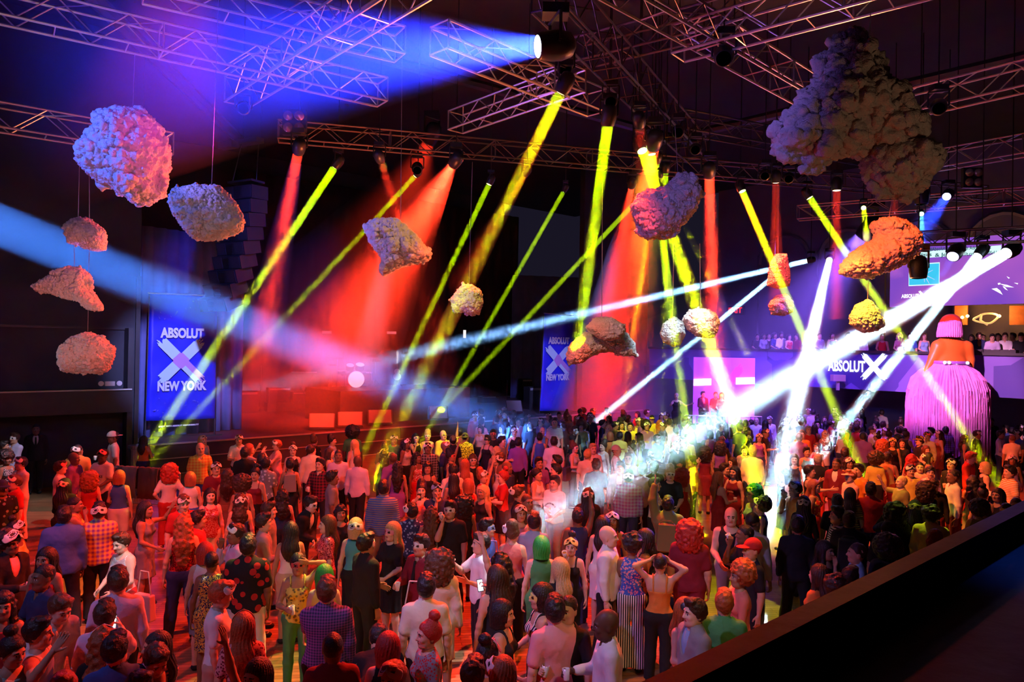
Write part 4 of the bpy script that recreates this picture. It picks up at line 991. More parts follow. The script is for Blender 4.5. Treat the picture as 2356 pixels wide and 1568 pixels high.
cloud('small pinkish cotton cloud, uppermost of the string of three at the left', zc(0, 500, [(440, 60), (510, 10), (600, 10), (650, 50), (700, 90), (712, 160), (695, 220), (640, 225), (560, 190), (480, 178), (460, 110)]), 14, cot, .8, [(180, 505, 184, 320), (206, 520, 205, 320)], seed=3)
cloud('pink winged cotton cloud, middle of the string of three at the left', zc(0, 500, [(225, 465), (300, 430), (380, 370), (470, 335), (560, 355), (600, 400), (605, 480), (640, 540), (680, 600), (680, 632), (620, 620), (560, 570), (460, 550), (360, 515), (280, 500)]), 14, cot, .7, [(171, 618, 171, 555), (203, 640, 206, 570)], seed=4)
cloud('round cotton cloud, lowest of the string of three at the left', zc(0, 500, [(420, 890), (500, 810), (600, 780), (690, 815), (745, 880), (755, 950), (720, 1030), (680, 1052), (560, 1045), (450, 1040), (415, 990)]), 14, cot, .9, [(202, 765, 203, 712)], seed=5)
cloud('cotton cloud with a pointed foot in front of the wide red beam', zc(780, 500, [(175, 60), (260, 15), (380, 15), (440, 50), (500, 100), (560, 170), (620, 250), (590, 290), (500, 310), (400, 335), (330, 375), (300, 388), (280, 350), (305, 280), (250, 210), (215, 170), (190, 110)]), 14, cot, .75, [(922, 505, 926, -5)], seed=6)
cloud('small yellow lit cotton cloud over the middle of the stage', zc(780, 500, [(760, 560), (800, 500), (840, 455), (900, 460), (960, 500), (972, 580), (950, 640), (900, 662), (850, 640), (780, 630)]), 19, cot, .95, [(1079, 655, 1087, 372)], seed=7)
cloud('grey violet cotton cloud in front of the central lamps', zc(1556, 0, [(-300, 1400), (-230, 1310), (-140, 1290), (-60, 1260), (20, 1190), (110, 1185), (140, 1240), (160, 1320), (120, 1420), (60, 1500), (0, 1560), (-60, 1590), (-120, 1600), (-190, 1615), (-240, 1580), (-270, 1500)]), 13, cot, .7, [(1560, 405, 1553, 290)], seed=8)
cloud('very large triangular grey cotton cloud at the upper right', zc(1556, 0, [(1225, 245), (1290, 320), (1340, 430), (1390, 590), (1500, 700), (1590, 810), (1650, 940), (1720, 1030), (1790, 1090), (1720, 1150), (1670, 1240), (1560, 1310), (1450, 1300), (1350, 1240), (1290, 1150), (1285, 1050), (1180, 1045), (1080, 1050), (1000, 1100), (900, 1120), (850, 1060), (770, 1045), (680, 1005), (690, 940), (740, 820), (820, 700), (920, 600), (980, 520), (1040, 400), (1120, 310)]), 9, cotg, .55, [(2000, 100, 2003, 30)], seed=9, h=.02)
cloud('orange cotton cloud bent like a bow, left of the video screen', zc(1556, 500, [(1350, 30), (1440, 5), (1530, 30), (1600, 90), (1632, 170), (1620, 240), (1560, 290), (1480, 340), (1400, 370), (1300, 400), (1200, 400), (1130, 370), (1140, 320), (1190, 250), (1260, 200), (1330, 170), (1370, 110)]), 16, cot, .8, [(2045, 505, 2050, 470)], seed=10)
cloud('bright yellow cotton cloud below the orange one', zc(1556, 500, [(1190, 660), (1230, 590), (1300, 560), (1350, 620), (1390, 700), (1400, 735), (1330, 770), (1260, 770), (1195, 720)]), 16, cot, .9, [(1996, 692, 1998, 648)], seed=11)
cloud('upright red cotton cloud hiding the start of a white beam', zc(1556, 500, [(680, 250), (740, 250), (755, 330), (765, 420), (760, 460), (690, 480), (620, 460), (630, 390), (645, 300)]), 22, cot, .9, [(1790, 585, 1790, 330)], seed=12)
cloud('small violet cotton cloud below the upright red one', zc(1556, 500, [(630, 590), (680, 530), (740, 520), (785, 570), (785, 640), (730, 662), (650, 655)]), 22, cot, .9, [(1797, 680, 1796, 655)], seed=13)
cloud('arched cotton cloud beside the small right banner', zc(780, 500, [(1545, 960), (1560, 880), (1610, 820), (1700, 780), (1850, 770), (1950, 790), (2000, 860), (2010, 930), (1930, 935), (1850, 905), (1770, 910), (1690, 945), (1640, 980), (1570, 990)]), 18, cot, .8, [], seed=14)
cloud('oval cotton cloud resting against the arched one', zc(780, 500, [(1675, 740), (1740, 680), (1850, 680), (1930, 730), (1935, 770), (1900, 820), (1800, 830), (1720, 790)]), 17.2, cot, .9, [(1385, 732, 1386, 420)], seed=15)
cloud('small orange cotton cloud between the two middle yellow beams', zc(780, 500, [(2180, 790), (2200, 720), (2270, 675), (2330, 710), (2340, 790), (2310, 860), (2250, 865), (2200, 840)]), 19, cot, .9, [(1548, 730, 1550, 560)], seed=16)
cloud('round cotton cloud struck by the widest yellow beam', zc(1556, 500, [(50, 690), (90, 630), (180, 620), (260, 650), (285, 700), (270, 780), (230, 815), (150, 800), (80, 760)]), 18, cot, .9, [(1612, 712, 1610, 560)], seed=17)
# ------------------------------------------------------------------ people
COLS = dict(wht=(.80, .80, .80), crm=(.78, .70, .52), lav=(.62, .55, .80), blk=(.018, .018, .022), gry=(.28, .28, .30), nvy=(.03, .045, .14), blu=(.06, .16, .60),
            red=(.55, .03, .03), cor=(.75, .22, .18), pnk=(.80, .38, .42), org=(.75, .25, .05), yel=(.80, .68, .12), grn=(.08, .36, .12), olv=(.22, .22, .08),
            brn=(.22, .11, .05), mar=(.22, .02, .04), pur=(.26, .10, .45), tur=(.08, .45, .50), sky=(.30, .50, .75), bei=(.55, .42, .30), mnt=(.45, .72, .62), gng=(.5, .2, .05), gld=(.7, .48, .12), slv=(.6, .6, .65))
SKIN = dict(a=(.78, .50, .38), b=(.66, .40, .27), c=(.45, .25, .15), d=(.24, .12, .07), e=(.12, .06, .04))
HAIRC = dict(blk=(.012, .010, .010), dbr=(.035, .018, .010), brn=(.10, .045, .02), bln=(.62, .44, .20), gng=(.38, .10, .03), red=(.45, .03, .02), gry=(.40, .38, .36), grn=(.02, .42, .05), wht=(.7, .7, .66), pnk=(.8, .2, .5))  # green and ginger also stand in for coloured light on some heads
def skinmat(k): return mat('skin_'+k, SKIN[k], .5, spec=.35, noise=.06, nscale=12)
def hairmat(k):
    return mat('hair_'+k, HAIRC[k], .42, noise=.35, nscale=60, bump=.5, bscale=70)
lipm = mat('lips', (.42, .08, .08), .4); eyew = mat('eye_white', (.75, .75, .72), .3); eyed = mat('eye_dark', (.015, .01, .01), .35)
ELEM = {}
def cloth(pat, c1, c2=None, rough=.85):
    key = 'cloth_%s_%s_%s' % (pat or 'plain', c1, c2 or '')
    if key in MATS: return MATS[key]
    A = COLS[c1]; B = COLS[c2] if c2 else tuple(.25*v for v in A) if sum(A) > .6 else tuple(min(1, v*3+.25) for v in A)
    if not pat or pat == 'plain': return mat(key, A, rough, noise=.12, nscale=5, bump=.35, bscale=14, spec=.25)
    m = bpy.data.materials.new(key); m.use_nodes = True; MATS[key] = m; nt = m.node_tree; b = nt.nodes['Principled BSDF']
    b.inputs['Roughness'].default_value = rough; b.inputs['Specular IOR Level'].default_value = .25
    tc = nt.nodes.new('ShaderNodeTexCoord'); out = None
    mx = nt.nodes.new('ShaderNodeMixRGB'); mx.inputs[1].default_value = (*A, 1); mx.inputs[2].default_value = (*B, 1)
    def ramp(sock, lo, hi=None):
        r = nt.nodes.new('ShaderNodeMath'); r.operation = 'GREATER_THAN'; r.inputs[1].default_value = lo; nt.links.new(sock, r.inputs[0]); return r.outputs[0]
    def wave(axis, sc):
        w_ = nt.nodes.new('ShaderNodeTexWave'); w_.bands_direction = axis; w_.inputs['Scale'].default_value = sc; nt.links.new(tc.outputs['Object'], w_.inputs['Vector']); return w_.outputs['Fac']
    if pat == 'stripe': fac = ramp(wave('Z', 9), .5)
    elif pat == 'vstripe': fac = ramp(wave('X', 11), .5)
    elif pat in ('check', 'gingham'):
        sc = 5 if pat == 'check' else 12
        a, c = ramp(wave('Z', sc), .5), ramp(wave('X', sc), .5)
        s = nt.nodes.new('ShaderNodeMath'); s.operation = 'ADD'; nt.links.new(a, s.inputs[0]); nt.links.new(c, s.inputs[1])
        h = nt.nodes.new('ShaderNodeMath'); h.operation = 'MULTIPLY'; h.inputs[1].default_value = .5; nt.links.new(s.outputs[0], h.inputs[0]); fac = h.outputs[0]
    else:
        v = nt.nodes.new('ShaderNodeTexVoronoi'); v.inputs['Scale'].default_value = {'dots': 13, 'floral': 22, 'print': 34, 'glitter': 90, 'lace': 40, 'roses': 9}[pat]
        nt.links.new(tc.outputs['Object'], v.inputs['Vector'])
        if pat == 'glitter':
            fac = ramp(v.outputs['Color'], .45); b.inputs['Roughness'].default_value = .3; b.inputs['Metallic'].default_value = .4
        else:
            g_ = nt.nodes.new('ShaderNodeMath'); g_.operation = 'LESS_THAN'; g_.inputs[1].default_value = {'dots': .33, 'floral': .38, 'print': .45, 'lace': .42, 'roses': .36}[pat]
            nt.links.new(v.outputs['Distance'], g_.inputs[0]); fac = g_.outputs[0]
    nt.links.new(fac, mx.inputs[0]); nt.links.new(mx.outputs[0], b.inputs['Base Color'])
    return m

def cat(parts):
    """parts: (V, Q, material index or array) -> one"""
    Vs, Qs, Ms, n = [], [], [], 0
    for V, Q, m in parts:
        if len(V) == 0: continue
        Vs.append(V); Qs.append(Q+n); Ms.append(np.full(len(Q), m) if np.isscalar(m) else m); n += len(V)
    return np.concatenate(Vs), np.concatenate(Qs), np.concatenate(Ms)

HEADC = {}; HS = 1.04
def head_mesh(sex, h):
    """frame: origin at the neck pivot, face towards -y, top of head z=.27"""
    k = (sex, h)
    if k in HEADC: return HEADC[k]
    g = Grid((-.12, -.16, -.08), (.12, .14, .30), h, .3); f = g.full()
    ell(g, f, (0, .015, .166), (.080, .100, .100), .01)
    ell(g, f, (0, .03, .175), (.078, .082, .092), .02)
    ell(g, f, (0, -.03, .115), (.060, .068, .085), .04)
    jw = .040 if sex == 'm' else .034
    cap_(g, f, (-jw*.6, -.035, .06), (jw*.6, -.035, .06), jw, k=.045)
    cap_(g, f, (0, -.068, .052), (0, -.068, .055), .024 if sex == 'm' else .019, k=.03)
    cap_(g, f, (0, .012, -.06), (0, .01, .08), .055 if sex == 'm' else .045, k=.03)
    for s in (-1, 1):
        ell(g, f, (s*.031, -.094, .148), (.020, .018, .014), .012, sub=True)
        ell(g, f, (s*.078, .012, .13), (.010, .020, .032), .006)
        cap_(g, f, (s*.018, -.088, .168), (s*.042, -.080, .168), .010, k=.014)
        ell(g, f, (s*.038, -.070, .115), (.022, .020, .020), .02)
        ell(g, f, (s*.030, -.078, .146), (.016, .012, .012), .004)
    cap_(g, f, (0, -.090, .155), (0, -.112, .118), .008, .013, k=.012)
    cap_(g, f, (-.012, -.098, .114), (.012, -.098, .114), .009, k=.008)
    cap_(g, f, (-.018, -.089, .085), (.018, -.089, .085), .008, k=.008)
    V, Q = nets(g, f); C = V[Q].mean(1); m = np.zeros(len(Q), int)
    ax = np.abs(C[:, 0]); fr = C[:, 1] < -.05
    m[fr & (((ax-.030)/.017)**2+((C[:, 2]-.146)/.0085)**2 < 1)] = 2
    m[fr & (((ax-.030)/.008)**2+((C[:, 2]-.146)/.009)**2 < 1)] = 3
    m[fr & (ax > .012) & (ax < .05) & (np.abs(C[:, 2]-.171+.12*(ax-.03)) < .0045)] = 3
    m[fr & (ax < .024) & (np.abs(C[:, 2]-.085) < .008)] = 1
    HEADC[k] = (V, Q, m); return HEADC[k]

HANDC = {}
def hand_mesh(kind, h):
    k = (kind, h)
    if k in HANDC: return HANDC[k]
    g = Grid((-.055, -.10, -.03), (.085, .04, .20), h, .2); f = g.full()
    cap_(g, f, (0, 0, -.02), (0, 0, .02), .026, .024, k=.01, sc=(1, .75, 1))
    for x in (-.024, -.008, .008, .024): cap_(g, f, (x*.7, 0, .01), (x*1.08, 0, .088), .0155, .0125, k=.012, sc=(1, .8, 1))
    c = {'relaxed': (18, 26, 20), 'grip': (48, 55, 35), 'open': (4, 6, 5)}[kind]
    for i, (x, L) in enumerate(((.026, .070), (.009, .080), (-.009, .074), (-.026, .058))):
        p = np.array([x*1.05, 0, .092]); a = 0.; spread = x*(2.2 if kind == 'open' else .6)
        for j, fr in enumerate((.42, .32, .26)):
            a += math.radians(c[j]+i*2); q = p+L*fr*np.array([spread, -math.sin(a), math.cos(a)])
            cap_(g, f, p, q, .0092-.0008*j, .0088-.0010*j, k=.003); p = q
    t = {'relaxed': ((.030, -.004, .02), (.050, -.018, .05), (.052, -.030, .078)), 'grip': ((.030, -.006, .02), (.048, -.034, .045), (.036, -.058, .062)), 'open': ((.030, 0, .02), (.058, -.006, .045), (.075, -.010, .070))}[kind]
    cap_(g, f, t[0], t[1], .014, .0105, k=.01); cap_(g, f, t[1], t[2], .0100, .0085, k=.003)
    V, Q = nets(g, f); HANDC[k] = (V, Q); return HANDC[k]

HAIRMESH = {}
def hair_mesh(kind, h, var=0):
    k = (kind, h, var)
    if k in HAIRMESH: return HAIRMESH[k]
    lo, hi = [-.13, -.14, 0], [.13, .17, .31]
    if kind in ('afro', 'bigcurl'): lo, hi = [-.24, -.18, -.10], [.24, .26, .44]
    if kind in ('long', 'straight', 'curly', 'pony'): lo, hi = [-.2, -.15, -.42], [.2, .24, .33]
    if kind in ('bob', 'wig'): lo, hi = [-.17, -.15, -.08], [.17, .2, .32]
    if kind in ('bun', 'updo'): hi = [.14, .2, .42]
    g = Grid(lo, hi, h, .3); f = g.full()
    o = .004 if kind == 'buzz' else .014 if kind not in ('wig', 'bob') else .022
    ell(g, f, (0, .02, .172), (.080+o, .099+o, .100+o), .01)
    x, y, z = g.xyz((slice(None),)*3)
    line = .115-(y*1.15)                       # hairline: high at the front, low at the nape
    line = np.where(y > .03, .115-y*1.15-.01, line)
    f = np.maximum(f, (line-z)*.6).astype(np.float32)
    if kind == 'short': f = smin(f, smin(g.full(), f, .01), 0); ell(g, f, (0, -.05, .262), (.06, .05, .030), .03)
    if kind == 'afro':
        r = (.125, .15, .18)[var % 3]; f2 = g.full(); ell(g, f2, (0, .04, .20), (r*1.02, r*.95, r), .02)
        f2 = np.maximum(f2, -np.maximum(np.maximum(y+.055, z-.205), -np.ones_like(x))); f = smin(f, f2.astype(np.float32), .02)
    if kind == 'bigcurl':
        f2 = g.full(); ell(g, f2, (0, .05, .16), (.165, .14, .16), .02); ell(g, f2, (0, .08, .02), (.15, .10, .13), .06)
        f2 = np.maximum(f2, -np.maximum(y+.045, z-.20)); f = smin(f, f2.astype(np.float32), .02)
    if kind in ('long', 'straight', 'curly'):
        wd = .085 if kind == 'straight' else .10
        f2 = g.full(); ell(g, f2, (0, .04, .15), (.096, .09, .11), .02)
        cap_(g, f2, (0, .07, .12), (0, .125, -.10), wd, wd*.98, k=.05, sc=(1, .62, 1)); cap_(g, f2, (0, .125, -.10), (0, .115, (-.26, -.32, -.20)[var % 3]), wd*.98, wd*.62, k=.05, sc=(1, .5, 1))
        for s in (-1, 1): cap_(g, f2, (s*.072, -.005, .17), (s*.085, .0, -.03), .028, .032, k=.03); cap_(g, f2, (s*.085, .0, -.03), (s*.085, -.045 if var % 2 else .02, -.20), .032, .02, k=.03)
        f2 = np.maximum(f2, -np.maximum(np.maximum(y+.03, np.abs(x)-.062), z-.215)); f = smin(f, f2.astype(np.float32), .02)
    if kind in ('bob', 'wig'):
        f2 = g.full(); ell(g, f2, (0, .03, .14), (.105, .115, .135), .02); cap_(g, f2, (0, .035, .12), (0, .045, .02), .10, .098, k=.03, sc=(1, .95, 1))
        f2 = np.maximum(f2, .012-z); f2 = np.maximum(f2, -np.maximum(np.maximum(y+.035, np.abs(x)-.060), z-.195)); f = smin(f, f2.astype(np.float32), .015)
    if kind == 'bun': ell(g, f, (0, .06, .315), (.058, .055, .05), .02)
    if kind == 'updo': ell(g, f, (0, .07, .27), (.08, .075, .08), .03)
    if kind == 'pony': cap_(g, f, (0, .11, .22), (0, .17, .12), .035, .04, k=.02); cap_(g, f, (0, .17, .12), (0, .16, -.14), .04, .02, k=.02)
    amp, sc = {'afro': (.03, 34), 'bigcurl': (.035, 30), 'curly': (.03, 26), 'updo': (.014, 34), 'short': (.012, 40), 'bun': (.008, 30)}.get(kind, (.006, 22))
    b = np.abs(f) < .05
    if kind in ('long', 'straight', 'bob', 'wig', 'pony'):
        ang = np.arctan2(y-.02, x)+0*z; nz = .5+.5*np.sin(ang*26+3*np.sin(z*18+var)); f = f-(amp*nz).astype(np.float32)
    else: f = f-(amp*(vnoise(x+var, y, z, sc)-.35)).astype(np.float32)
    V, Q = nets(g, f); HAIRMESH[k] = (V, Q); return HAIRMESH[k]

def mask_mesh(kind):
    """half mask in the head frame; 0 white, 1 black"""
    k = ('mask', kind)
    if k in HAIRMESH: return HAIRMESH[k]
    NU, NV = 32, 12; big = kind == 'full'
    def pos(i, j, r):
        u = -1+2*i/NU; th = u*math.radians(66); v = -1+2*j/NV
        top = .046*(1-.25*abs(u)**3) + .008*math.cos(u*math.pi*2); bot = .036*(1-.55*math.exp(-(u/.16)**2)) if not big else .095*(1-.55*u*u)
        z = .146+(v*top if v > 0 else v*bot)
        ed = math.sqrt(max(0, 1-abs(u)**6)); z = .146+(z-.146)*(.25+.75*ed)
        nose = .020*math.exp(-(u/.13)**2)*(1 if v < .2 else .3)
        dz = (z-.155)/.13; rr = math.sqrt(max(.1, 1-dz*dz))
        return ((.090*rr+r)*math.sin(th), -(.110*rr+r+nose)*math.cos(th)+.012, z)
    V = [pos(i, j, 0) for j in range(NV+1) for i in range(NU+1)]+[pos(i, j, .005) for j in range(NV+1) for i in range(NU+1)]
    o = (NU+1)*(NV+1); Q, M = [], []
    for j in range(NV):
        for i in range(NU):
            a = j*(NU+1)+i; Q.append((a, a+NU+1, a+NU+2, a+1)); M.append(0)
            Q.append((o+a, o+a+1, o+a+NU+2, o+a+NU+1))
            x, y, z = V[o+a]; th = math.atan2(x, -y); e = abs(abs(th)-.36)
            r = math.hypot(e/.19, (z-.150)/.0135); ring = math.hypot(e/.34, (z-.150)/.027)
            M.append(1 if r < 1 or (kind != 'full' and 1.0 > ring > .80 and th < 0) or abs(th+.36) < .05 and abs(z-.15) < .05 and kind == 'slash' else 0)
    for i in range(NU):
        for j, d in ((0, 0), (NV, 1)):
            a = j*(NU+1)+i; q = (a, a+1, o+a+1, o+a); Q.append(q if d == 0 else q[::-1]); M.append(0)
    for j in range(NV):
        for i, d in ((0, 1), (NU, 0)):
            a = j*(NU+1)+i; q = (a, a+NU+1, o+a+NU+1, o+a); Q.append(q if d == 0 else q[::-1]); M.append(0)
    HAIRMESH[k] = (np.array(V), np.array(Q), np.array(M)); return HAIRMESH[k]

def rot(ax, deg):
    return np.array(Matrix.Rotation(math.radians(deg), 3, ax))

# hand targets for the right arm (x negative = person's right when facing -y); mirrored for the left. last: hand kind
POSE = {'down': (-.25, -.03, .80, 'relaxed'), 'loose': (-.24, -.14, .86, 'relaxed'), 'front': (-.13, -.27, 1.03, 'relaxed'), 'cup': (-.13, -.30, 1.16, 'grip'), 'mouth': (-.05, -.19, 1.47, 'grip'),
        'hip': (-.17, -.05, 1.02, 'relaxed'), 'cross': (.10, -.19, 1.22, 'relaxed'), 'up': (-.22, -.12, 1.92, 'open'), 'wave': (-.36, -.25, 1.60, 'open'), 'phone': (-.08, -.36, 1.38, 'grip'),
        'clap': (-.03, -.30, 1.40, 'open'), 'side': (-.46, -.22, 1.18, 'relaxed'), 'head': (-.12, -.04, 1.66, 'relaxed'), 'reach': (-.22, -.48, 1.32, 'open'), 'chin': (-.03, -.16, 1.46, 'relaxed'), 'out': (-.58, -.10, 1.34, 'open'),
        'clasp': (.02, -.25, 1.08, 'relaxed'), 'photo': (-.10, -.30, 1.50, 'grip')}

def ik(S, T, out):
    L1, L2 = .285, .255; d = T-S; D = np.linalg.norm(d); D2 = min(D, L1+L2-.004); dn = d/D
    T = S+dn*D2
    a = (L1*L1-L2*L2+D2*D2)/(2*D2); hh = math.sqrt(max(0, L1*L1-a*a))
    hint = np.array([out*.55, .45, -.9]); hint = hint-dn*(hint@dn); hint /= np.linalg.norm(hint)
    return S+dn*a+hint*hh, T

BODYC = {}
def body_build(sex, build, top, bottom, pl, pr, lean, hy, hp, legs, res):
    key = (sex, build, top, bottom, pl, pr, lean, hy, hp, legs, res)
    if key in BODYC: return BODYC[key]
    h = (.0145, .019, .027)[res]; hh = (.0062, .0085, .013)[res]; hf = (.0058, .008, .012)[res]
    fem = sex == 'f'; bw = {'n': 1.0, 's': .92, 'l': 1.16}[build]
    sw = (.142 if fem else .166)*(.5+.5*bw)
    arms = []
    for s, pz in ((-1, pr), (1, pl)):
        x, y, z, hk = POSE[pz]; S = np.array([s*sw, .0, 1.405]); T = np.array([-s*x, y, z]); E, Wt = ik(S, T, s); arms.append((s, S, E, Wt, hk))
    pts = np.array([a[i] for a in arms for i in (1, 2, 3)])
    skirtw = .30 if bottom in ('skirt', 'dress', 'longskirt', 'gown') or top in ('flow',) else .23
    lo = np.minimum(pts.min(0)-.10, (-skirtw*bw, -.24, -.03)); hi = np.maximum(pts.max(0)+.10, (skirtw*bw, .20, 1.54))
    g = Grid(lo, hi, h, .5)
    T = g.full()
    cap_(g, T, (-.07*bw, .01, .95), (.07*bw, .01, .95), (.115 if fem else .105)*bw, k=.03, sc=(1, .85, 1))
    cap_(g, T, (0, .0, .95), (0, .0, 1.12), .115*bw, (.098 if fem else .115)*bw, k=.05, sc=(1, .78, 1))
    cap_(g, T, (0, .0, 1.10), (0, .0, 1.30), (.098 if fem else .118)*bw, .128*bw, k=.05, sc=(1, .78, 1))
    cap_(g, T, (-.07*bw, .01, 1.33), (.07*bw, .01, 1.33), .105*bw, k=.04, sc=(1, .88, 1))
    cap_(g, T, (-(sw-.03), .01, 1.405), (sw-.03, .01, 1.405), .048, k=.06)
    cap_(g, T, (0, .012, 1.40), (0, .0, 1.53), .060 if not fem else .050, .050 if not fem else .042, k=.09)
    if fem:
        for s in (-1, 1): cap_(g, T, (s*.068, -.075, 1.275), (s*.068, -.085, 1.275), .052, k=.04)
    if build == 'l': cap_(g, T, (0, -.05, 1.08), (0, -.05, 1.12), .12, k=.06)
    UA_ = g.full(); FA = g.full()
    for s, S, E, Wt, hk in arms:
        r = (.040 if fem else .048)*(.4+.6*bw)
        cap_(g, UA_, S, S+(E-S)*.35, r*1.12, r*1.05, k=.02); cap_(g, UA_, S+(E-S)*.35, E, r*1.05, r*.82, k=.02)
        cap_(g, FA, E, E+(Wt-E)*.3, r*.84, r*.86, k=.02); cap_(g, FA, E+(Wt-E)*.3, Wt, r*.86, r*.55, k=.02)
    LG = g.full(); feet = []
    st = {'stand': ((-.105, 0), (.105, 0)), 'walk': ((-.10, -.16), (.10, .14)), 'wide': ((-.17, .02), (.17, -.02)), 'step': ((-.09, .10), (.12, -.10))}[legs]
    for (fx, fy), s in zip(st, (-1, 1)):
        H_ = np.array([s*.088*bw, .01, .92]); A_ = np.array([fx, fy+.03, .08]); K_ = (H_+A_)/2+np.array([0, -.03, .03]); rt = (.092 if fem else .088)*(.3+.7*bw)
        cap_(g, LG, H_, K_, rt, .058, k=.03); cap_(g, LG, K_, K_+(A_-K_)*.35, .057, .058, k=.02); cap_(g, LG, K_+(A_-K_)*.35, A_, .058, .038, k=.02)
        cap_(g, LG, A_, (fx, fy-.10, .04), .040, .033, k=.02); feet.append((fx, fy, A_, K_))
    body = smin(smin(T, UA_, .05), smin(FA, LG, 0), .03)
    x, y, z = g.xyz((slice(None),)*3)
    parts = {}
    # ---- upper garment
    def neck(f, r=(.085, .085, .085), c=(0, -.02, 1.50)): return ell(g, f, c, r, .012, sub=True)
    long_ = top in ('shirt', 'blazer', 'hoodie', 'longtee'); short_ = top in ('tee', 'polo', 'shortshirt', 'jersey')
    off = {'blazer': .026, 'hoodie': .028, 'shirt': .017, 'jersey': .022, 'shortshirt': .019, 'polo': .016, 'tee': .015}.get(top, .009)
    C = None
    if top != 'none':
        C = T-off
        hem = .84 if top in ('blazer', 'jersey') else .87 if top in ('shirt', 'tee', 'shortshirt', 'longtee', 'flow') else .90 if top != 'crop' else 1.08
        cap_(g, C, (0, .0, hem+.05), (0, .0, 1.28), (.155 if not fem else .135)*bw+(off-.012)+(.03 if top == 'flow' else 0), (.135 if not fem else .120)*bw+off-.012, k=.05, sc=(1, .76, 1))
        if long_ or short_:
            for s, S, E, Wt, hk in arms:
                r = (.048 if fem else .056)*(.4+.6*bw)+off-.012
                if short_:
                    Es = S+(E-S)*.72; cap_(g, C, S, Es, r*1.12, r*1.12, k=.035)
                else:
                    cap_(g, C, S, E, r*1.12, r*.98, k=.035); We = E+(Wt-E)*(.93 if top != 'shirt' else .80); cap_(g, C, E, We, r*.98, r*.72, k=.02)
            C = neck(C, (.078, .080, .07) if top != 'blazer' else (.06, .10, .16), (0, -.022, 1.50) if top != 'blazer' else (0, -.10, 1.40))
            if top in ('polo', 'shirt', 'shortshirt'):
                cc = g.full(); cap_(g, cc, (0, .0, 1.47), (0, .005, 1.492), .068 if not fem else .06, .064, k=.01); ci = g.full(); cap_(g, ci, (0, 0, 1.44), (0, 0, 1.60), .050, k=.01)
                C = smin(C, np.maximum(np.maximum(cc, -ci), z-1.505), .01)
                ell(g, C, (0, -.10, 1.47), (.028, .06, .07), .01, sub=True)
        else:
            for s, S, E, Wt, hk in arms:
                d = ((x-s*(sw+.035))**2+(y-0)**2+((z-1.40)*.75)**2)**.5-.088
                C = np.maximum(C, -d)
            if top in ('straps', 'halter', 'tube'):
                cut = z-1.335-.2*np.abs(x)*0-np.where(y < 0, .02, -.05)
                st_ = np.maximum(T-.013, np.abs(np.abs(x)-(.085 if top == 'straps' else .05))-.011) if top != 'tube' else g.full()
                C = np.minimum(np.maximum(C, cut), np.maximum(st_, 1.25-z)); C = np.maximum(C, z-1.50)
                C = np.maximum(C, -(np.sqrt(x*x+(y+.0)**2)-.058) if top != 'tube' else -1+0*x)
            else: C = neck(C, (.095, .10, .10), (0, -.03, 1.48))
        C = np.maximum(C, hem-z-.012*np.sin(x*25)).astype(np.float32)
    # ---- lower garment
    D = None
    if bottom in ('trousers', 'jeans', 'shorts', 'wide'):
        o2 = .012 if bottom == 'jeans' else .018
        D = smin(T-o2, LG-o2, .02)
        if bottom == 'wide' or bottom == 'trousers':
            for fx, fy, A_, K_ in feet: cap_(g, D, K_, A_, .075 if bottom == 'trousers' else .10, .070 if bottom == 'trousers' else .13, k=.02)
        if bottom == 'shorts':
            for (fx, fy, A_, K_), s in zip(feet, (-1, 1)): cap_(g, D, (s*.09, .01, .86), K_, .11, .085, k=.02)
        D = np.maximum(D, z-1.015); D = np.maximum(D, (.075 if bottom != 'shorts' else .52)-z)
    elif bottom in ('skirt', 'dress', 'longskirt', 'gown'):
        zh = .50 if bottom in ('skirt', 'dress') else .10; rr = .19 if bottom in ('skirt', 'dress') else .26
        D = g.full(); cap_(g, D, (0, .0, zh-.05), (0, .005, .93), rr*bw, .150*bw, k=.01, sc=(1, .85, 1)); cap_(g, D, (0, 0, .93), (0, 0, 1.08), .150*bw, .115*bw, k=.04, sc=(1, .82, 1))
        D = smin(D, (smin(T, LG, .03)-.014), .03)
        ang = np.arctan2(y, x)+0*z; D = D-(.010*np.sin(ang*11)*np.clip((.95-z)*1.6, 0, 1)).astype(np.float32)
        D = np.maximum(D, z-1.04); D = np.maximum(D, zh-z)
        if bottom in ('dress', 'gown') and C is not None: C = smin(C, D, .02); D = None
    IN = None
    if top == 'blazer' and res < 2:
        IN = neck(T-.011, (.058, .07, .06), (0, -.02, 1.51)); IN = np.maximum(np.maximum(IN, z-1.49), 1.10-z); IN = np.maximum(IN, np.abs(x)-.11)
    SHf = g.full()
    for fx, fy, A_, K_ in feet:
        cap_(g, SHf, (fx, fy+.035, .035), (fx, fy-.12, .033), .048, .042, k=.02, sc=(1, 1, .8)); cap_(g, SHf, (fx, fy+.04, .05), A_, .048, .044, k=.02)
    SHf = np.maximum(SHf, -z-.0); SHf = np.maximum(SHf, z-(.11 if not fem else .075))
    def bend(V):
        if not lean or len(V) == 0: return V
        V = V.copy(); a = math.radians(lean)*np.clip((V[:, 2]-.86)/.22, 0, 1)**1.0; yy, zz = V[:, 1].copy(), V[:, 2]-.92; c, s = np.cos(a), np.sin(a)
        up = V[:, 2] > .80
        V[:, 1] = np.where(up, yy*c-zz*s, yy); V[:, 2] = np.where(up, .92+zz*c+yy*s, V[:, 2]); return V
    Vb, Qb = nets(g, body.astype(np.float32)); Vb = bend(Vb)
    # ---- head and hands in finer grids, same mesh
    Rl = rot('X', lean*.0)
    piv = bend(np.array([[0, 0, 1.48]]))[0]
    Rh = rot('X', lean)@rot('Z', hy)@rot('X', hp-lean*.35)
    Vh, Qh, Mh = head_mesh(sex, hh)
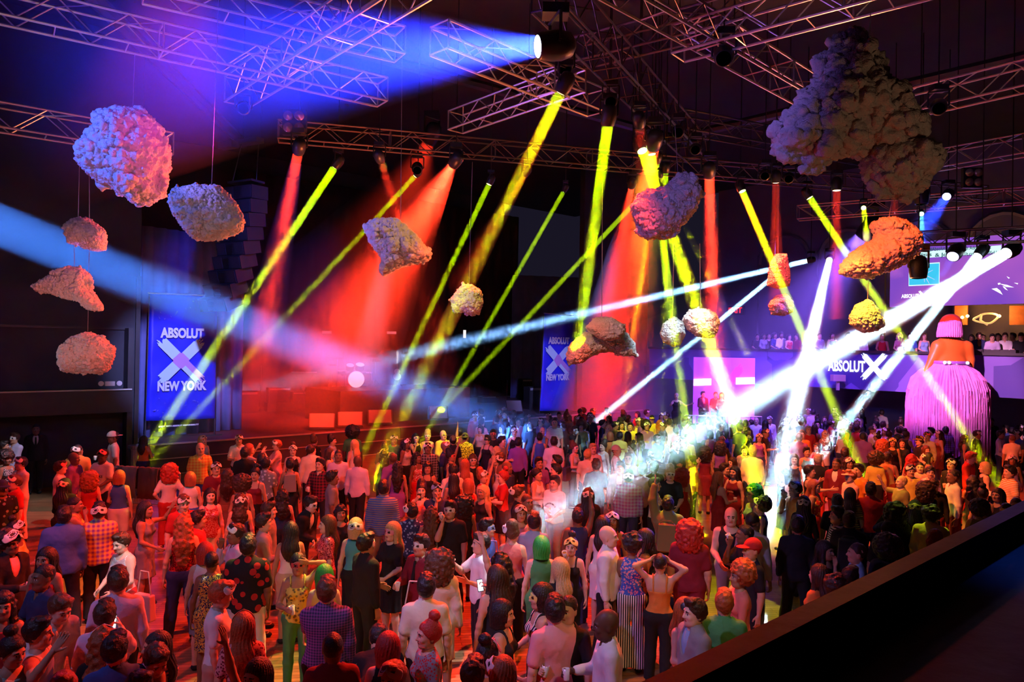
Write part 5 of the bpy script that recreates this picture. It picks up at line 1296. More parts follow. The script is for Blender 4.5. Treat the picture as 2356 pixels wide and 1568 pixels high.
    P_ = [(Vb, Qb, 0), ((Vh*HS)@Rh.T+piv, Qh, Mh)]
    hands = []
    for s, S, E, Wt, hk in arms:
        Wb = bend(np.array([Wt]))[0]; Eb = bend(np.array([E]))[0]
        zz = (Wb-Eb)/np.linalg.norm(Wb-Eb); hint = np.array([0, -1., .15]) if abs(zz[2]) > .75 else np.array([0, 0, 1.])
        if hk == 'grip' and abs(zz[2]) < .9: hint = np.array([-s*.3, 0, 1.])
        xx = hint-zz*(hint@zz); xx /= np.linalg.norm(xx); yy = np.cross(zz, xx)
        if s > 0: yy = -yy
        Rm = np.stack([xx, yy, zz], 1); Vq, Qq = hand_mesh(hk, hf)
        sc = .92 if fem else 1.03
        P_.append((Vq*sc@Rm.T+Wb, Qq if s < 0 else Qq[:, ::-1], 0)); hands.append((Wb+Rm@np.array([.01, -.045, .085])*sc, Rm))
    V, Q, M = cat(P_)
    def wr(V, amp=.010, sc=9):
        n = (vnoise(V[:, 0]+3, V[:, 1], V[:, 2]*.6, sc)-.5)*2*amp + (vnoise(V[:, 0], V[:, 1]+5, V[:, 2], sc*2.4)-.5)*amp
        r = np.sqrt(V[:, 0]**2+V[:, 1]**2)+.05; V = V.copy(); V[:, 0] += n*V[:, 0]/r*1.0; V[:, 1] += n*V[:, 1]/r; return V
    res_ = {'body': npmesh('body', V, Q, [None]*4, M)}
    if C is not None: Vc, Qc = nets(g, C.astype(np.float32)); res_['top'] = npmesh('garment', bend(wr(Vc)), Qc, [None])
    if D is not None: Vc, Qc = nets(g, D.astype(np.float32)); res_['bottom'] = npmesh('garment', bend(wr(Vc, .007)), Qc, [None])
    if IN is not None: Vc, Qc = nets(g, IN.astype(np.float32)); res_['inner'] = npmesh('garment', bend(Vc), Qc, [None])
    Vc, Qc = nets(g, SHf.astype(np.float32)); res_['shoes'] = npmesh('footwear', Vc, Qc, [None])
    BODYC[key] = (res_, Rh, piv, hands); return BODYC[key]

def slotobj(name, me, mats, parent):
    o = link(name, me, parent)
    for i, m in enumerate(mats):
        if i < len(o.material_slots): o.material_slots[i].link = 'OBJECT'; o.material_slots[i].material = m
    return o
HM = {}
def hmesh(tagk, V, Q, M, nm):
    if tagk not in HM: HM[tagk] = npmesh(nm, V, Q, [None]*nm_slots.get(nm, 1), M)
    return HM[tagk]
nm_slots = {'mask': 2, 'hair': 1, 'cap': 2}
MASKCOL = dict(w=(.86, .86, .84), g=(.75, .55, .12), r=(.75, .12, .10), b=(.25, .45, .85), p=(.85, .35, .45), k=(.03, .03, .03), y=(.85, .75, .2))

def garment_mat(spec, col):
    t, _, pat = spec.partition(':'); c = col.split('/')
    return t, cloth(pat, c[0], c[1] if len(c) > 1 else None, .6 if pat == 'glitter' else .85)

TOPNAME = dict(tee='tshirt', shirt='shirt', polo='polo_shirt', shortshirt='shirt', blazer='jacket', tank='tank_top', straps='strap_top', halter='halter_top', tube='strapless_top', jersey='jersey', hoodie='hoodie', longtee='long_sleeve_top', flow='blouse', crop='crop_top')
BOTNAME = dict(trousers='trousers', jeans='jeans', shorts='shorts', wide='wide_trousers', skirt='skirt', longskirt='long_skirt')
PEOPLE = []
def person(x, y, face, sex, hair, hc, skin, top, tc, bottom, bc, pl='down', pr='down', mask='-', H=1.72, label='', lean=0, hy=0, hp=0, build='n', legs=None, group=None, world=None, res=None, shoes='blk', cap=None, z0=0., var=None, tie=None, shirtc='wht'):
    """x, y: crown of the head in the photo"""
    if world is None:
        q = PZ(x, y, z0+H+(.03 if hair in ('afro', 'bigcurl') else 0))
    else: q = world
    s_px = F/q.y
    if res is None: res = 0 if s_px > 118 else 1 if s_px > 76 else 2
    ttype, tmat = garment_mat(top, tc); btype, bmat = garment_mat(bottom, bc)
    if bottom in ('dress', 'gown'): bmat = tmat
    if btype in ('skirt', 'dress', 'longskirt', 'gown'): legs = 'stand'
    if legs is None: legs = rnd.choice(['stand', 'stand', 'step', 'wide'] if res < 2 else ['stand'])
    if res == 2: hy = round(hy/30)*30; hp = 0
    bd, Rh, piv, hands = body_build(sex, build, ttype, btype, pl, pr, lean, hy, hp, legs, res)
    k = H/1.75; yaw = math.atan2(-q.x, q.y)+math.radians(face)
    headoff = (Matrix(Rh.tolist()) @ Vector((0, .01, .2)) + Vector(piv))*k; R = Matrix.Rotation(yaw, 3, 'Z')
    if world is None:
        top3 = PZ(x, y, z0+headoff.z+.075*k); off = R @ headoff; loc = Vector((top3.x-off.x, top3.y-off.y, z0))
    else: loc = Vector(world)
    t = thing('person', label, 'person', loc, yaw, group); t.scale = (k, k, k)
    slotobj('body', bd['body'], [skinmat(skin), lipm if skin in 'abc' else mat('lips_dark', (.2, .06, .05), .4), eyew, eyed], t)
    if 'top' in bd: slotobj('dress' if btype in ('dress', 'gown') else TOPNAME[ttype], bd['top'], [tmat], t)
    if 'bottom' in bd: slotobj(BOTNAME[btype], bd['bottom'], [bmat], t)
    slotobj('shoes', bd['shoes'], [cloth('', shoes)], t)
    hm = (.0075, .010, .015)[res]; M4 = Matrix.Translation(piv) @ Matrix(Rh.tolist()).to_4x4() @ Matrix.Scale(HS, 4)
    if 'inner' in bd: slotobj('dress_shirt', bd['inner'], [cloth('', shirtc)], t)
    if tie and not lean:
        mb = MB(); mb.add([(-.016, -.105, 1.445), (.016, -.105, 1.445), (.026, -.150, 1.20), (0, -.152, 1.16), (-.026, -.150, 1.20), (-.016, -.09, 1.445), (.016, -.09, 1.445), (.026, -.13, 1.20), (0, -.13, 1.16), (-.026, -.13, 1.20)],
                          [(0, 4, 3, 2, 1), (5, 6, 7, 8, 9), (0, 1, 6, 5), (1, 2, 7, 6), (2, 3, 8, 7), (3, 4, 9, 8), (4, 0, 5, 9)])
        mb.build('tie', cloth('', tie), t)
    if hair != 'bald':
        v = rnd.randrange(3) if var is None else var
        if hair in ('buzz', 'short', 'bun', 'updo', 'wig', 'bob', 'pony', 'bigcurl'): v = 0
        V, Q = hair_mesh(hair, hm, v)
        o = slotobj('wig' if hair == 'wig' else 'hair', hmesh((hair, hm, v), V, Q, None, 'hair'), [hairmat(hc)], t); o.matrix_local = M4
    if cap:
        kk = ('cap', res)
        if kk not in HM:
            g = Grid((-.13, -.24, .08), (.13, .15, .32), hm, .3); f = g.full(); ell(g, f, (0, .02, .175), (.095, .116, .118), .01)
            x_, y_, z_ = g.xyz((slice(None),)*3); f = np.maximum(f, .165-z_+0*x_+0*y_)
            f2 = g.full(); ell(g, f2, (0, -.10, .185), (.08, .10, .012), .004); f = smin(f, f2, .01)
            V, Q = nets(g, f.astype(np.float32)); HM[kk] = npmesh('cap', V, Q, [None, None])
        back = cap.startswith('-'); o = slotobj('cap', HM[kk], [cloth('', cap.lstrip('-'))]*2, t); o.matrix_local = M4 @ Matrix.Rotation(math.pi if back else 0, 4, 'Z')
    if mask != '-':
        where, mc = mask[0], mask[1:] or 'w'; kind = 'half'
        if where == 'F': kind = 'full'; where = 'f'
        V, Q, M = mask_mesh(kind)
        o = slotobj('mask', hmesh(('mask', kind), V, Q, M, 'mask'), [mat('mask_'+mc, MASKCOL[mc], .35), mat('mask_black', (.01, .01, .01), .5)], t)
        c = Vector((0, .015, .155)); big = .10 if hair in ('afro', 'bigcurl') else .02
        A = {'f': Matrix.Scale(1.0, 4), 'u': Matrix.Rotation(math.radians(-48), 4, 'X'), 'b': Matrix.Rotation(math.radians(180), 4, 'Z') @ Matrix.Rotation(math.radians(-20), 4, 'X'), 's': Matrix.Rotation(math.radians(80), 4, 'Z') @ Matrix.Rotation(math.radians(-30), 4, 'X')}[where]
        S = Matrix.Scale(1.0 if where == 'f' else 1.16+big*2.4, 4)
        o.matrix_local = M4 @ Matrix.Translation(c) @ A @ S @ Matrix.Translation(-c)
    PEOPLE.append(dict(t=t, x=x, y=y, loc=loc, k=k, yaw=yaw, hands=hands, label=label, s=s_px, face=face))
    return PEOPLE[-1]
# ------------------------------------------------------------------ the giant pink figure (seen from behind)
FY = 26.0; fs = F/FY; fb = P(2178, 1075, FY); fb.z = 0.
def fx(px): return (px-2178)/fs
def fz(py): return P(2178, py, FY).z
t = thing('giant_figure', 'giant orange figure with pink bob wig and fringed pink skirt', 'sculpture', fb)
orange = mat('figure_orange', (.95, .22, .03), .38, spec=.5); pinkw = mat('figure_pink', (1., .28, .80), .8, noise=.2, nscale=6, bump=.6, bscale=14)
g = Grid((-1.45, -.8, fz(880)), (1.25, .8, fz(722)), .033, 1.); f = g.full()
cap_(g, f, (fx(2164), 0, fz(835)), (fx(2196), 0, fz(835)), .36, k=.1, sc=(1, .75, 1))
cap_(g, f, (fx(2180), 0, fz(830)), (fx(2183), 0, fz(800)), .46, .50, k=.1, sc=(1, .62, 1))
cap_(g, f, (fx(2160), 0, fz(801)), (fx(2210), 0, fz(801)), .27, k=.12, sc=(1, .85, 1))
cap_(g, f, (fx(2184), 0, fz(795)), (fx(2184), 0, fz(768)), .17, .15, k=.1)
for s, pts in ((-1, ((2151, 797), (2141, 822), (2124, 852))), (1, ((2219, 797), (2226, 826), (2225, 858)))):
    a, b, c = [np.array((fx(x), -.05 if i < 2 else -.12, fz(y))) for i, (x, y) in enumerate(pts)]
    cap_(g, f, a, b, .20, .15, k=.12); cap_(g, f, b, c, .15, .09, k=.05); cap_(g, f, c, c+np.array((s*.02-.05, -.05, -.16)), .09, .06, k=.03, sc=(1, .6, 1))
    for q in (-1, 0, 1, 2): cap_(g, f, c+np.array((-.05+q*.03, -.05, -.14)), c+np.array((-.07+q*.045, -.1, -.30)), .03, .022, k=.02)
ell(g, f, (fx(2190), .12, fz(752)), (.33, .36, .42), .02)
V, Q = nets(g, f); me = npmesh('figure_body', V, Q, [orange]); link('torso', me, t)
g = Grid((-.75, -.8, fz(784)), (.75, .6, fz(716)), .03, 1.); f = g.full(); ell(g, f, (fx(2188), .14, fz(745)), (.35, .40, .37), .02)
V, Q = nets(g, f); link('cap', npmesh('figure_cap', V, Q, [mat('figure_red', (.9, .06, .02), .4)]), t)
g = Grid((-.75, -.9, fz(784)), (.6, .4, fz(728)), .022, 1.); f = g.full()
cap_(g, f, (fx(2177), -.12, fz(748)), (fx(2176), -.12, fz(768)), .37, .41, k=.05, sc=(1, .9, 1)); x, y, z = g.xyz((slice(None),)*3)
f = np.maximum(f, y-.15+0*x+0*z); f = np.maximum(f, fz(775)-z); f = np.maximum(f, z-fz(737)+.25*np.abs(x)); f = f-(.018*np.sin(np.arctan2(y, x)*40+0*z)).astype(np.float32)
V, Q = nets(g, f.astype(np.float32)); link('wig', npmesh('figure_wig', V, Q, [pinkw]), t)
# skirt: wide fringed bell
r = random.Random(2); N = 150; mb = MB(); rows = [(834, .62), (842, .74), (856, .96), (872, 1.16), (892, 1.28), (915, 1.32), (940, 1.33), (960, 1.32), (978, 1.30), (1005, 1.27), (1040, 1.24)]
jit = [[r.uniform(-1, 1) for _ in range(N)] for _ in rows]; vs = []
for j, (py, rad) in enumerate(rows):
    for i in range(N):
        a = 2*math.pi*i/N; rr = rad*(1+(.028 if i % 2 else -.02)*min(1, j*.35)+.012*jit[j][i]*min(1, j*.4)); vs.append((rr*math.cos(a), rr*.85*math.sin(a), fz(py)+.05*jit[j][i]*(j > 1)))
mb.add(vs, [(j*N+(i+1) % N, j*N+i, (j+1)*N+i, (j+1)*N+(i+1) % N) for j in range(len(rows)-1) for i in range(N)])
mb.add([(.6*math.cos(2*math.pi*i/20), .5*math.sin(2*math.pi*i/20), fz(834)) for i in range(20)], [tuple(range(20))])
mb.build('skirt', pinkw, t)
for layer, (py0, ln, rad) in enumerate(((905, 75, 1.33), (945, 90, 1.35))):
    mb = MB(); M_ = 190
    for i in range(M_):
        a = 2*math.pi*(i+r.random()*.6)/M_; z0 = fz(py0+r.uniform(-14, 14)); z1 = z0-(ln/fs)*r.uniform(.7, 1.15); w_ = .012; rr = rad+r.uniform(-.02, .03)
        c, s = math.cos(a), math.sin(a); tx, ty = -s*w_, c*w_*.85
        mb.add([(rr*c-tx, rr*.85*s-ty, z0), (rr*c+tx, rr*.85*s+ty, z0), ((rr+.01)*c+tx, (rr+.01)*.85*s+ty, z1), ((rr+.01)*c-tx, (rr+.01)*.85*s-ty, z1), ((rr-.03)*c, (rr-.03)*.85*s, z0), ((rr-.02)*c, (rr-.02)*.85*s, z1)], [(0, 1, 2, 3), (1, 4, 5, 2), (4, 0, 3, 5)])
    mb.build('fringe', pinkw, t)
mb = MB(); mb.lathe([(.645, 0), (.66, .05), (.645, .1)], o=(0, 0, fz(836)), n=30, close=False); o = mb.build('belt', mat('belt_violet', (.4, .15, .7), .4), t)
for px in (2147, 2157, 2174, 2198):
    MB().lathe([(.06, 0), (.05, .04), (.001, .05)], o=(fx(px), -.60, fz(833)), n=10, rot=Matrix.Rotation(math.radians(90), 3, 'X'), close=False).build('stud', emis('stud', (1, .95, 1), 1.3), o)
# ------------------------------------------------------------------ the crowd, one line per person:
# crown x, y in the photo | facing (0 to the camera, 90 to the right, 180 away) | sex build hair+colour skin | top colour bottom colour | left and right arm | mask | height | extras | label
CROWD = '''
8 1015 80 f n short blk c tank bei skirt blk down chin - 1.66 |woman cut by the left edge with a hand at her face
34 996 -45 m n short dbr b polo lav trousers blk cross cross fw 1.80 |man with crossed arms in a pale lavender polo and white eye mask at far left
83 976 0 m n buzz blk d blazer blk trousers blk down down - 1.88 tie=blk |security guard in black suit and dark tie against the dark wall
14 1044 40 f n afro blk d tank:print gry/blk skirt blk down front - 1.66 |woman with a large black afro below the crossed arms man
49 1052 -60 m n short blk b polo wht trousers wht cross cross uw 1.76 |man in a white polo with crossed arms, mask pushed up, facing left
36 1094 -70 m n short brn a jersey red/gry trousers gry down cup uw 1.72 |man in a red and grey jersey with a lanyard and pushed up mask
5 1106 20 m n buzz blk d tee:dots blk/gry trousers blk down down - 1.74 cap=nvy |man in a navy cap and dotted dark shirt at the left edge
179 1023 175 m n buzz blk d jersey org trousers blk down down bw 1.84 hy=-30 |tall man in an orange jersey seen from behind with white mask on his neck
170 1041 60 m n bald blk d tee pur trousers pur front down - 1.78 |bald man in a purple shirt in front of the orange jersey
262 993 -80 m n buzz blk d tee wht trousers nvy down cup - 1.90 cap=-wht |tall man in a backwards white cap and white tshirt by the steel barrier
237 1035 -35 m n buzz blk e jersey wht/nvy shorts blk front cup uo 1.80 cap=blk |man in black cap, orange mask and white printed jersey with backpack straps
138 1062 85 m n short dbr a tee wht trousers blk down front ur 1.72 |man in white with a red mask on his forehead, in profile
206 1087 180 f n bigcurl gng b tank red skirt red down down - 1.64 |woman with curly ginger hair and red top seen from behind, left side
150 1101 150 f l long blk c longtee blk trousers blk front down bp 1.70 |large person in black with a pink face mask on the back of the head
275 1083 165 f n bob gng b tank blu shorts wht front down - 1.68 |woman in a bright blue top and white shorts near the barrier
172 1144 80 f n buzz blk c straps yel skirt red down chin - 1.68 |short haired woman with golden makeup in profile, hoop earrings
147 1167 180 m l short blk e blazer blu trousers blk down down - 1.82 |broad man in a bright blue blazer seen from behind
228 1158 178 m l short blk b shirt:check pur/yel trousers blk down front bw 1.78 |broad man in a dark plaid shirt seen from behind, left part
36 1200 60 f n bun blk d tank yel skirt blk down cup uw 1.66 |woman with a hair bun and yellow top, far left
335 1155 60 f n long blk c tank gry skirt gry wave front - 1.66 |dark haired woman in a grey dress gesturing with an open hand
390 1070 185 f n bigcurl red a tee wht trousers red hip hip uw 1.70 |woman with curly red hair, white tshirt, red trousers and hands on hips
461 1019 8 m n bald blk b shortshirt:check yel/org jeans blu down down - 1.86 |bald man in a yellow plaid shirt with shoulder strap in front of the stage
497 1064 10 m n short dbr b tee mar trousers blk front down uw 1.72 |man with glasses and mask on his forehead below the yellow plaid shirt
438 1087 180 f n bob gng b tank wht skirt blu down down - 1.66 |woman with reddish bob and white tank top seen from behind near the plaid man
423 1139 15 m n short brn a tee red trousers blk down down uw 1.74 hp=15 |smiling bearded man looking down with mask above his forehead
484 1124 10 f n straight blk a flow:glitter pnk/red shorts wht down down - 1.66 |young woman with straight black hair in a pink sequin top
524 1081 170 f n curly dbr c tank brn skirt brn down down - 1.66 |woman with long dark curls in brown seen from behind by the sequin top
574 1021 100 f n long gng a flow wht jeans blu wave wave - 1.70 |woman with long ginger hair raising both hands by the stage
638 1013 -70 f n short gng a flow pnk skirt pnk clap clap uw 1.72 |clapping woman in pink with mask on her head close to the stage
588 1077 -15 f n bun blk b straps mar skirt blk down cup - 1.70 |laughing woman in a one shoulder dark dress holding a drink
611 1055 160 m n short blk c shortshirt:dots gry/wht trousers blk down down uw 1.74 |man in a small dotted shirt with mask behind his head
557 1102 175 f n afro dbr c flow:floral cor/wht skirt blk down down - 1.66 var=2 |woman with huge dark red curls in a flowered jacket
553 1137 180 f n curly dbr b straps blu dress blu down down bw 1.66 |woman with long dark curls in a blue dress, mask strap behind
668 1056 180 f n short blk c straps blk longskirt blk down down - 1.70 |bare shouldered woman with a small grey backpack seen from behind
723 1003 150 f n updo brn c longtee blk skirt blk down down - 1.68 |woman with braided brown hair leaning at the stage edge
716 1024 185 m n short dbr a blazer crm trousers blk down down sw 1.76 hy=-60 |man in a white blazer seen from behind turning his head left
737 1054 -30 m n short blk b shirt:check mar/blk trousers blk down cup - 1.78 |man in a dark red checked shirt holding a drink near the stage
764 1004 70 f n updo blk b shirt sky skirt gry down down - 1.68 |smiling woman with dark bun and pale blue blouse by the stage edge
759 1031 80 f n long dbr a tank olv skirt blk down down - 1.62 |yellow lit woman in profile in front of the pale blue blouse
764 1084 90 m n short blk d polo gry trousers blk down down - 1.78 |man in a grey polo shirt standing in profile facing right
715 1142 55 m n short blk a blazer blk trousers blk clasp clasp fw 1.74 lean=18 |man in black suit leaning forward with a white mask on his face
618 1156 80 m n short dbr a tee gry trousers gry down down - 1.72 |man with a short dark quiff in profile between curls and black suit
606 1182 90 m n short blk b shirt gry trousers gry down cup sw 1.74 |man with glasses and grey striped shirt facing right, centre left
423 1184 180 f n curly gng b tank:glitter red trousers nvy down down - 1.80 |woman with long red curls, red sequin top and black trousers from behind
455 1176 90 m n short blk c tee red trousers gry front down - 1.72 |dark haired man with red tshirt facing right beside the red sequins
669 1201 180 f n long blk c tank wht skirt bei down down - 1.70 |woman with dark hair and cream tank top seen from behind
754 1187 -80 f n straight brn a tee:glitter mar skirt mar down front - 1.72 |woman with glasses, long brown hair and dark red top facing left
784 1163 10 f n curly blk c tank blk skirt blk down down - 1.60 |woman with dark curly hair half hidden beside green light
545 1207 -75 m n short blk d shirt lav trousers wht down mouth uw 1.74 |man with mask on his forehead and lavender shirt smoking, facing left
571 1233 170 m l short blk d shortshirt:roses blk/red trousers wht down down - 1.84 |broad man in a black shirt printed with big red blossoms
472 1250 180 f n bob red b tank wht skirt gry down down - 1.62 |woman with a smooth reddish bob and white top from behind
487 1270 175 f n buzz blk d flow:glitter nvy/yel dress nvy down down - 1.66 |woman in a dark sequin dress carrying a red bag
812 986 160 m n afro blk e tee grn trousers blk down down - 1.86 var=2 |person with a big black afro silhouetted at the stage edge
815 1012 -140 f n straight bln a tank wht skirt wht down down - 1.68 |blonde woman lit yellow in a white tank top near the stage
823 1048 165 m n bald blk e shirt lav trousers blk down down - 1.78 |man with shaved head, lavender sleeves and black waistcoat from behind
907 1001 0 m n short blk c tee grn trousers blk down down uw 1.74 |man with a mask pushed up inside the green beam by the stage
886 1016 160 m n short blk c tee olv trousers blk down down - 1.72 |dim man from behind inside the green beam
934 1010 50 f n curly blk d tank:stripe gry/wht skirt blk down down uw 1.68 |woman in a striped top with mask over long dark hair
957 997 20 f n long blk b tank blk skirt blk down mouth fw 1.68 |woman in white eye mask raising a drink, lit yellow by the stage
984 993 0 f n updo bln a flow wht skirt wht down down Fw 1.72 |person in a full white mask with pale hair glowing yellow
1020 990 25 m n bald blk a shirt yel trousers blk down front fy 1.80 |bald man in a bright yellow shirt and mask at the stage edge
1042 1003 200 m n short blk c tee blk trousers blk down down - 1.74 cap=olv |man in dark cap right of the bright yellow shirt
1058 986 170 m n short blk c tee brn trousers blk down down - 1.74 |dark person leaning on the stage right of the yellow shirt
1070 997 180 m n buzz blk c shortshirt:print yel/blk trousers blk up down - 1.74 cap=-olv |man in a patterned yellow shirt and cap seen from behind
984 1019 5 m n short blk d shirt:check blk/gry trousers blk down down uw 1.78 |smiling man in a dark flannel shirt with mask on his hair
1024 1016 70 m n bald blk d tee nvy trousers blk down down uw 1.78 |bald man in navy tshirt with a mask above his brow
960 1042 40 f n curly blk d straps:print red/wht skirt red down down - 1.64 |smiling woman with curls and patterned sleeveless dress
984 1064 0 f n curly blk c straps blk dress blk down down - 1.66 |smiling woman with curly hair and black ruffled strap dress
1037 1037 70 f n updo blk c tank blk skirt blk up down fr 1.68 |woman in a dark top with one arm up, beside pink shirt
1070 1057 185 f n straight gng a tank cor skirt pnk down down - 1.70 |woman with straight red blonde hair and coral top from behind
1088 1046 10 f n curly brn b longtee blk trousers blk down down fw 1.70 |woman in a painted mask and black jacket, long curls
1122 1001 -30 f n short blk b straps blk skirt blk down front fk 1.70 |woman in black eye mask and black strap top near the stage
1154 1004 70 m n short blk b tee gry trousers blk down cup fw 1.78 |man in a dark tshirt with white mask facing right, drink in hand
1192 1008 175 m n short blk b shirt pur trousers blk down down - 1.76 |man in a purple shirt seen from behind near the stage
1135 988 0 m n short blk d tee blk trousers blk down down fr 1.74 |person with a red mask glowing at the dark stage front
1183 985 10 f n updo blk b tank blk skirt blk down down uw 1.70 |woman with a mask high on her hair below the blue beam
1167 1061 60 m n bald blk d tee nvy trousers nvy down down - 1.80 |shaven headed man in a navy tshirt facing right, centre
1110 1083 60 f n updo gng b straps red skirt red up cup uw 1.70 |woman in a red dress raising her arm with a bottle
1158 1083 -80 f n bun red a tee red skirt blk cup cup - 1.72 |woman with bright red hair and orange red top facing left
1077 1103 -160 f n bob gng b tank red skirt red down down - 1.66 |woman with orange hair and red top close to the red dress
1044 1090 190 f n long blk c straps:floral red/blk skirt red down down - 1.64 |woman in a red dress with dark print on the back
915 1063 180 f n curly blk c tank pur skirt pur down down - 1.66 |woman with very long dark curls in purple from behind
970 1112 0 f n updo blk b straps cor skirt cor down photo - 1.70 |woman in a coral strap top filming with a phone towards the camera
1005 1112 10 m n short blk b tee nvy trousers blk down chin ub 1.76 |man with a blue patterned mask on his forehead and hand on chin
882 1107 175 m l short blk c shirt:stripe blu/gry trousers gry down down - 1.84 |man in a blue striped shirt and grey trousers seen from behind
949 1160 180 m n short blk c shirt:floral nvy/sky trousers blk down down sw 1.70 |man in a navy flowered shirt with white mask beside his head
1037 1153 -20 m l short blk b tee blk trousers blk down mouth fw 1.80 |man in white eye mask and black tshirt covering his mouth
993 1167 180 f n curly brn c halter wht skirt wht down down - 1.70 |woman with brown curls and white halter straps on a bare back
1068 1143 175 f n bigcurl blk d tank blk skirt blk down down - 1.72 |woman with huge black curls seen from behind in the centre
903 1202 -45 f n straight bln a tee blk dress blk front cup fp 1.72 |blonde long haired woman in black dress and patterned mask
819 1194 175 f n wig bln a tank tur skirt blk down down bw 1.72 |woman with pale blonde hair, green lit headband and mask
842 1229 120 m l short blk c shirt blk trousers blk front down fw 1.80 |stout man in black with a white mask facing right
970 1231 -45 m n short blk b shirt mar trousers blk down cup fw 1.76 tie=blk |man in a dark red shirt and tie with white eye mask
1120 1194 70 m n short blk b tee blu trousers blk down down fb 1.74 |man with blue painted face and a pearl necklace
1108 1228 -75 m n short blk b tee wht trousers blk down phone - 1.76 |man in a brilliantly lit white tshirt facing left with a phone
1180 1205 170 f n updo brn b flow cor trousers blk down down sw 1.74 |woman in a coral blouse with colourful mask behind her head
1197 1163 20 f n long brn a tank wht skirt blk down down uw 1.70 |woman with brown hair in pale light above the coral blouse
1229 1184 175 m n short nvy b tee sky trousers nvy down down uw 1.72 hairc=blk |person bathed in blue with a white mask on the head
1246 1236 185 f n wig grn a tank grn dress grn down down - 1.74 |woman in a green bob wig and green dress with keyhole back
1276 962 0 m n buzz blk c tee:stripe wht/gry trousers blk down down - 1.74 z0=.4 |man in a striped shirt standing above the crowd by the stage
1322 980 40 m n short blk c tee blk trousers blk down mouth fw 1.72 |person in white mask left of the curly haired woman by the stage
1338 972 -10 f n afro dbr c tee olv trousers blk down front - 1.74 |woman with a round curly hairdo and olive tshirt by the stage
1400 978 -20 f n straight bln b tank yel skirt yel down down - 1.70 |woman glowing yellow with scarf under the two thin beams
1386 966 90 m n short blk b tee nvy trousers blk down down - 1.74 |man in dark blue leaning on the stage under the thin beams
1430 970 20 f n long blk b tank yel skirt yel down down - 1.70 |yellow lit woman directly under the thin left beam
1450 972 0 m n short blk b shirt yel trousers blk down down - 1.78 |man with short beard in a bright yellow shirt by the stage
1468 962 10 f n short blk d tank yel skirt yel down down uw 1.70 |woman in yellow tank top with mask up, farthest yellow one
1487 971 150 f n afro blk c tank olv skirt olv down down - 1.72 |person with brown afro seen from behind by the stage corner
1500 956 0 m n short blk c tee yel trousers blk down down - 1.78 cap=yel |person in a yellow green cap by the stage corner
1404 994 180 f n bob gng b tank org skirt brn down down - 1.66 |woman with auburn bob and brown orange top seen from behind
1426 994 175 m n short blk c tee yel trousers blk down down - 1.72 |man with dark hair directly right of the auburn bob
1445 993 180 f n straight blk b tank yel skirt blk down down - 1.68 |woman with long straight black hair seen from behind by the bob
1470 996 -100 f n curly blk b tank yel skirt yel down down - 1.70 |black haired woman in a yellow top looking left
1517 967 190 f n curly gng b tank org skirt org down down - 1.72 |woman with auburn curls and orange top right of the afro
1512 1000 60 m n short blk c tee blk trousers blk down cup uw 1.70 |man with mask up and a raised cup near the auburn curls
1248 983 10 m n bald blk a tee sky trousers blk down down - 1.74 |pale man lit lilac under the blue beam
1242 997 180 f n short blk b tank blu skirt blu down down - 1.70 |person in a blue tank top seen from behind
1275 1006 185 m l short blk a tee wht trousers blk down down uw 1.82 |man in a white tshirt seen from behind with mask on his cap
1321 1019 60 f n updo brn a tank:stripe wht/sky trousers blk down cup fw 1.72 |woman in glitter mask and blue striped top carrying a large bag
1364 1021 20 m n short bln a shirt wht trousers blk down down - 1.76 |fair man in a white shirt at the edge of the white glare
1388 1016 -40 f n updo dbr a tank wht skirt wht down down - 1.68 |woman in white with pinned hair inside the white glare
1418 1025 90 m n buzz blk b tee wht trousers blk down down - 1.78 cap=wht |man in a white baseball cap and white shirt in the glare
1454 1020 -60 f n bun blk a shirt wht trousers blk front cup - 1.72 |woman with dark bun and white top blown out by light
1240 1052 20 m n short blk c tee pur trousers blk down down - 1.74 |man with a headband and purple tshirt left of the two green lit heads
1282 1048 -80 m n short blk b shirt wht trousers gry down down - 1.78 |man with greenish lit dark hair and open white shirt
1280 1068 -75 m n short blk a shirt wht trousers bei down down - 1.78 |man in a white long sleeve shirt turned left behind the printed tshirt
1277 1095 -30 m n short blk b tee wht jeans sky front clasp - 1.76 |young man with glasses in a white printed tshirt
1236 1078 55 f n pony blk b tank wht trousers blk down cup - 1.68 |woman with tied dark hair and white top sipping a drink
1372 1057 185 m n short dbr b tee nvy trousers nvy down cup uw 1.80 |man in a navy tshirt seen from behind with a red cup
1352 1035 170 m n short bln a tee wht trousers nvy down down - 1.74 |blond person in dazzling white left of the cap
1428 1062 -10 m n short blk c blazer gry trousers gry down down - 1.80 |man in a grey suit and open white shirt in the glare
1447 1083 175 m l short blk b shirt:check sky/pur jeans nvy down down bw 1.80 |man in a large pale blue plaid shirt seen from behind
1479 1068 180 m n short blk b tee sky trousers blk down down - 1.80 |man in a light blue tshirt seen from behind beside the plaid
1514 1037 190 m n short blk b shirt:stripe sky/wht trousers blk down up - 1.78 |man in blue and white stripes raising a hand in the broad beam
1506 1100 80 f n short blk b flow:glitter pnk/wht trousers blk down front - 1.72 |woman with short dark hair and shiny pink top in profile
1542 1076 5 m n updo bln a tee blk trousers blk front front fw 1.80 |person in an ornate mask and black tshirt printed with eyes
1569 1080 170 f n bigcurl red b straps red skirt red down down - 1.68 |woman with long wavy red hair under the red light
1353 1124 180 f l long blk d tee blk trousers blk down down bw 1.74 |dark haired woman in black with mask at the back of her head
1330 1172 190 m n short blk d tank nvy trousers blk down up - 1.72 |man with one arm raised and a paper wristband
1315 1238 -10 f n bun blk b straps blk skirt blk down mouth uy 1.62 |woman with black fringe, golden mask in her hair, hand at mouth
1387 1187 180 f n long blk b tank wht skirt wht down down - 1.72 |woman with long black hair and white top from behind, centre right
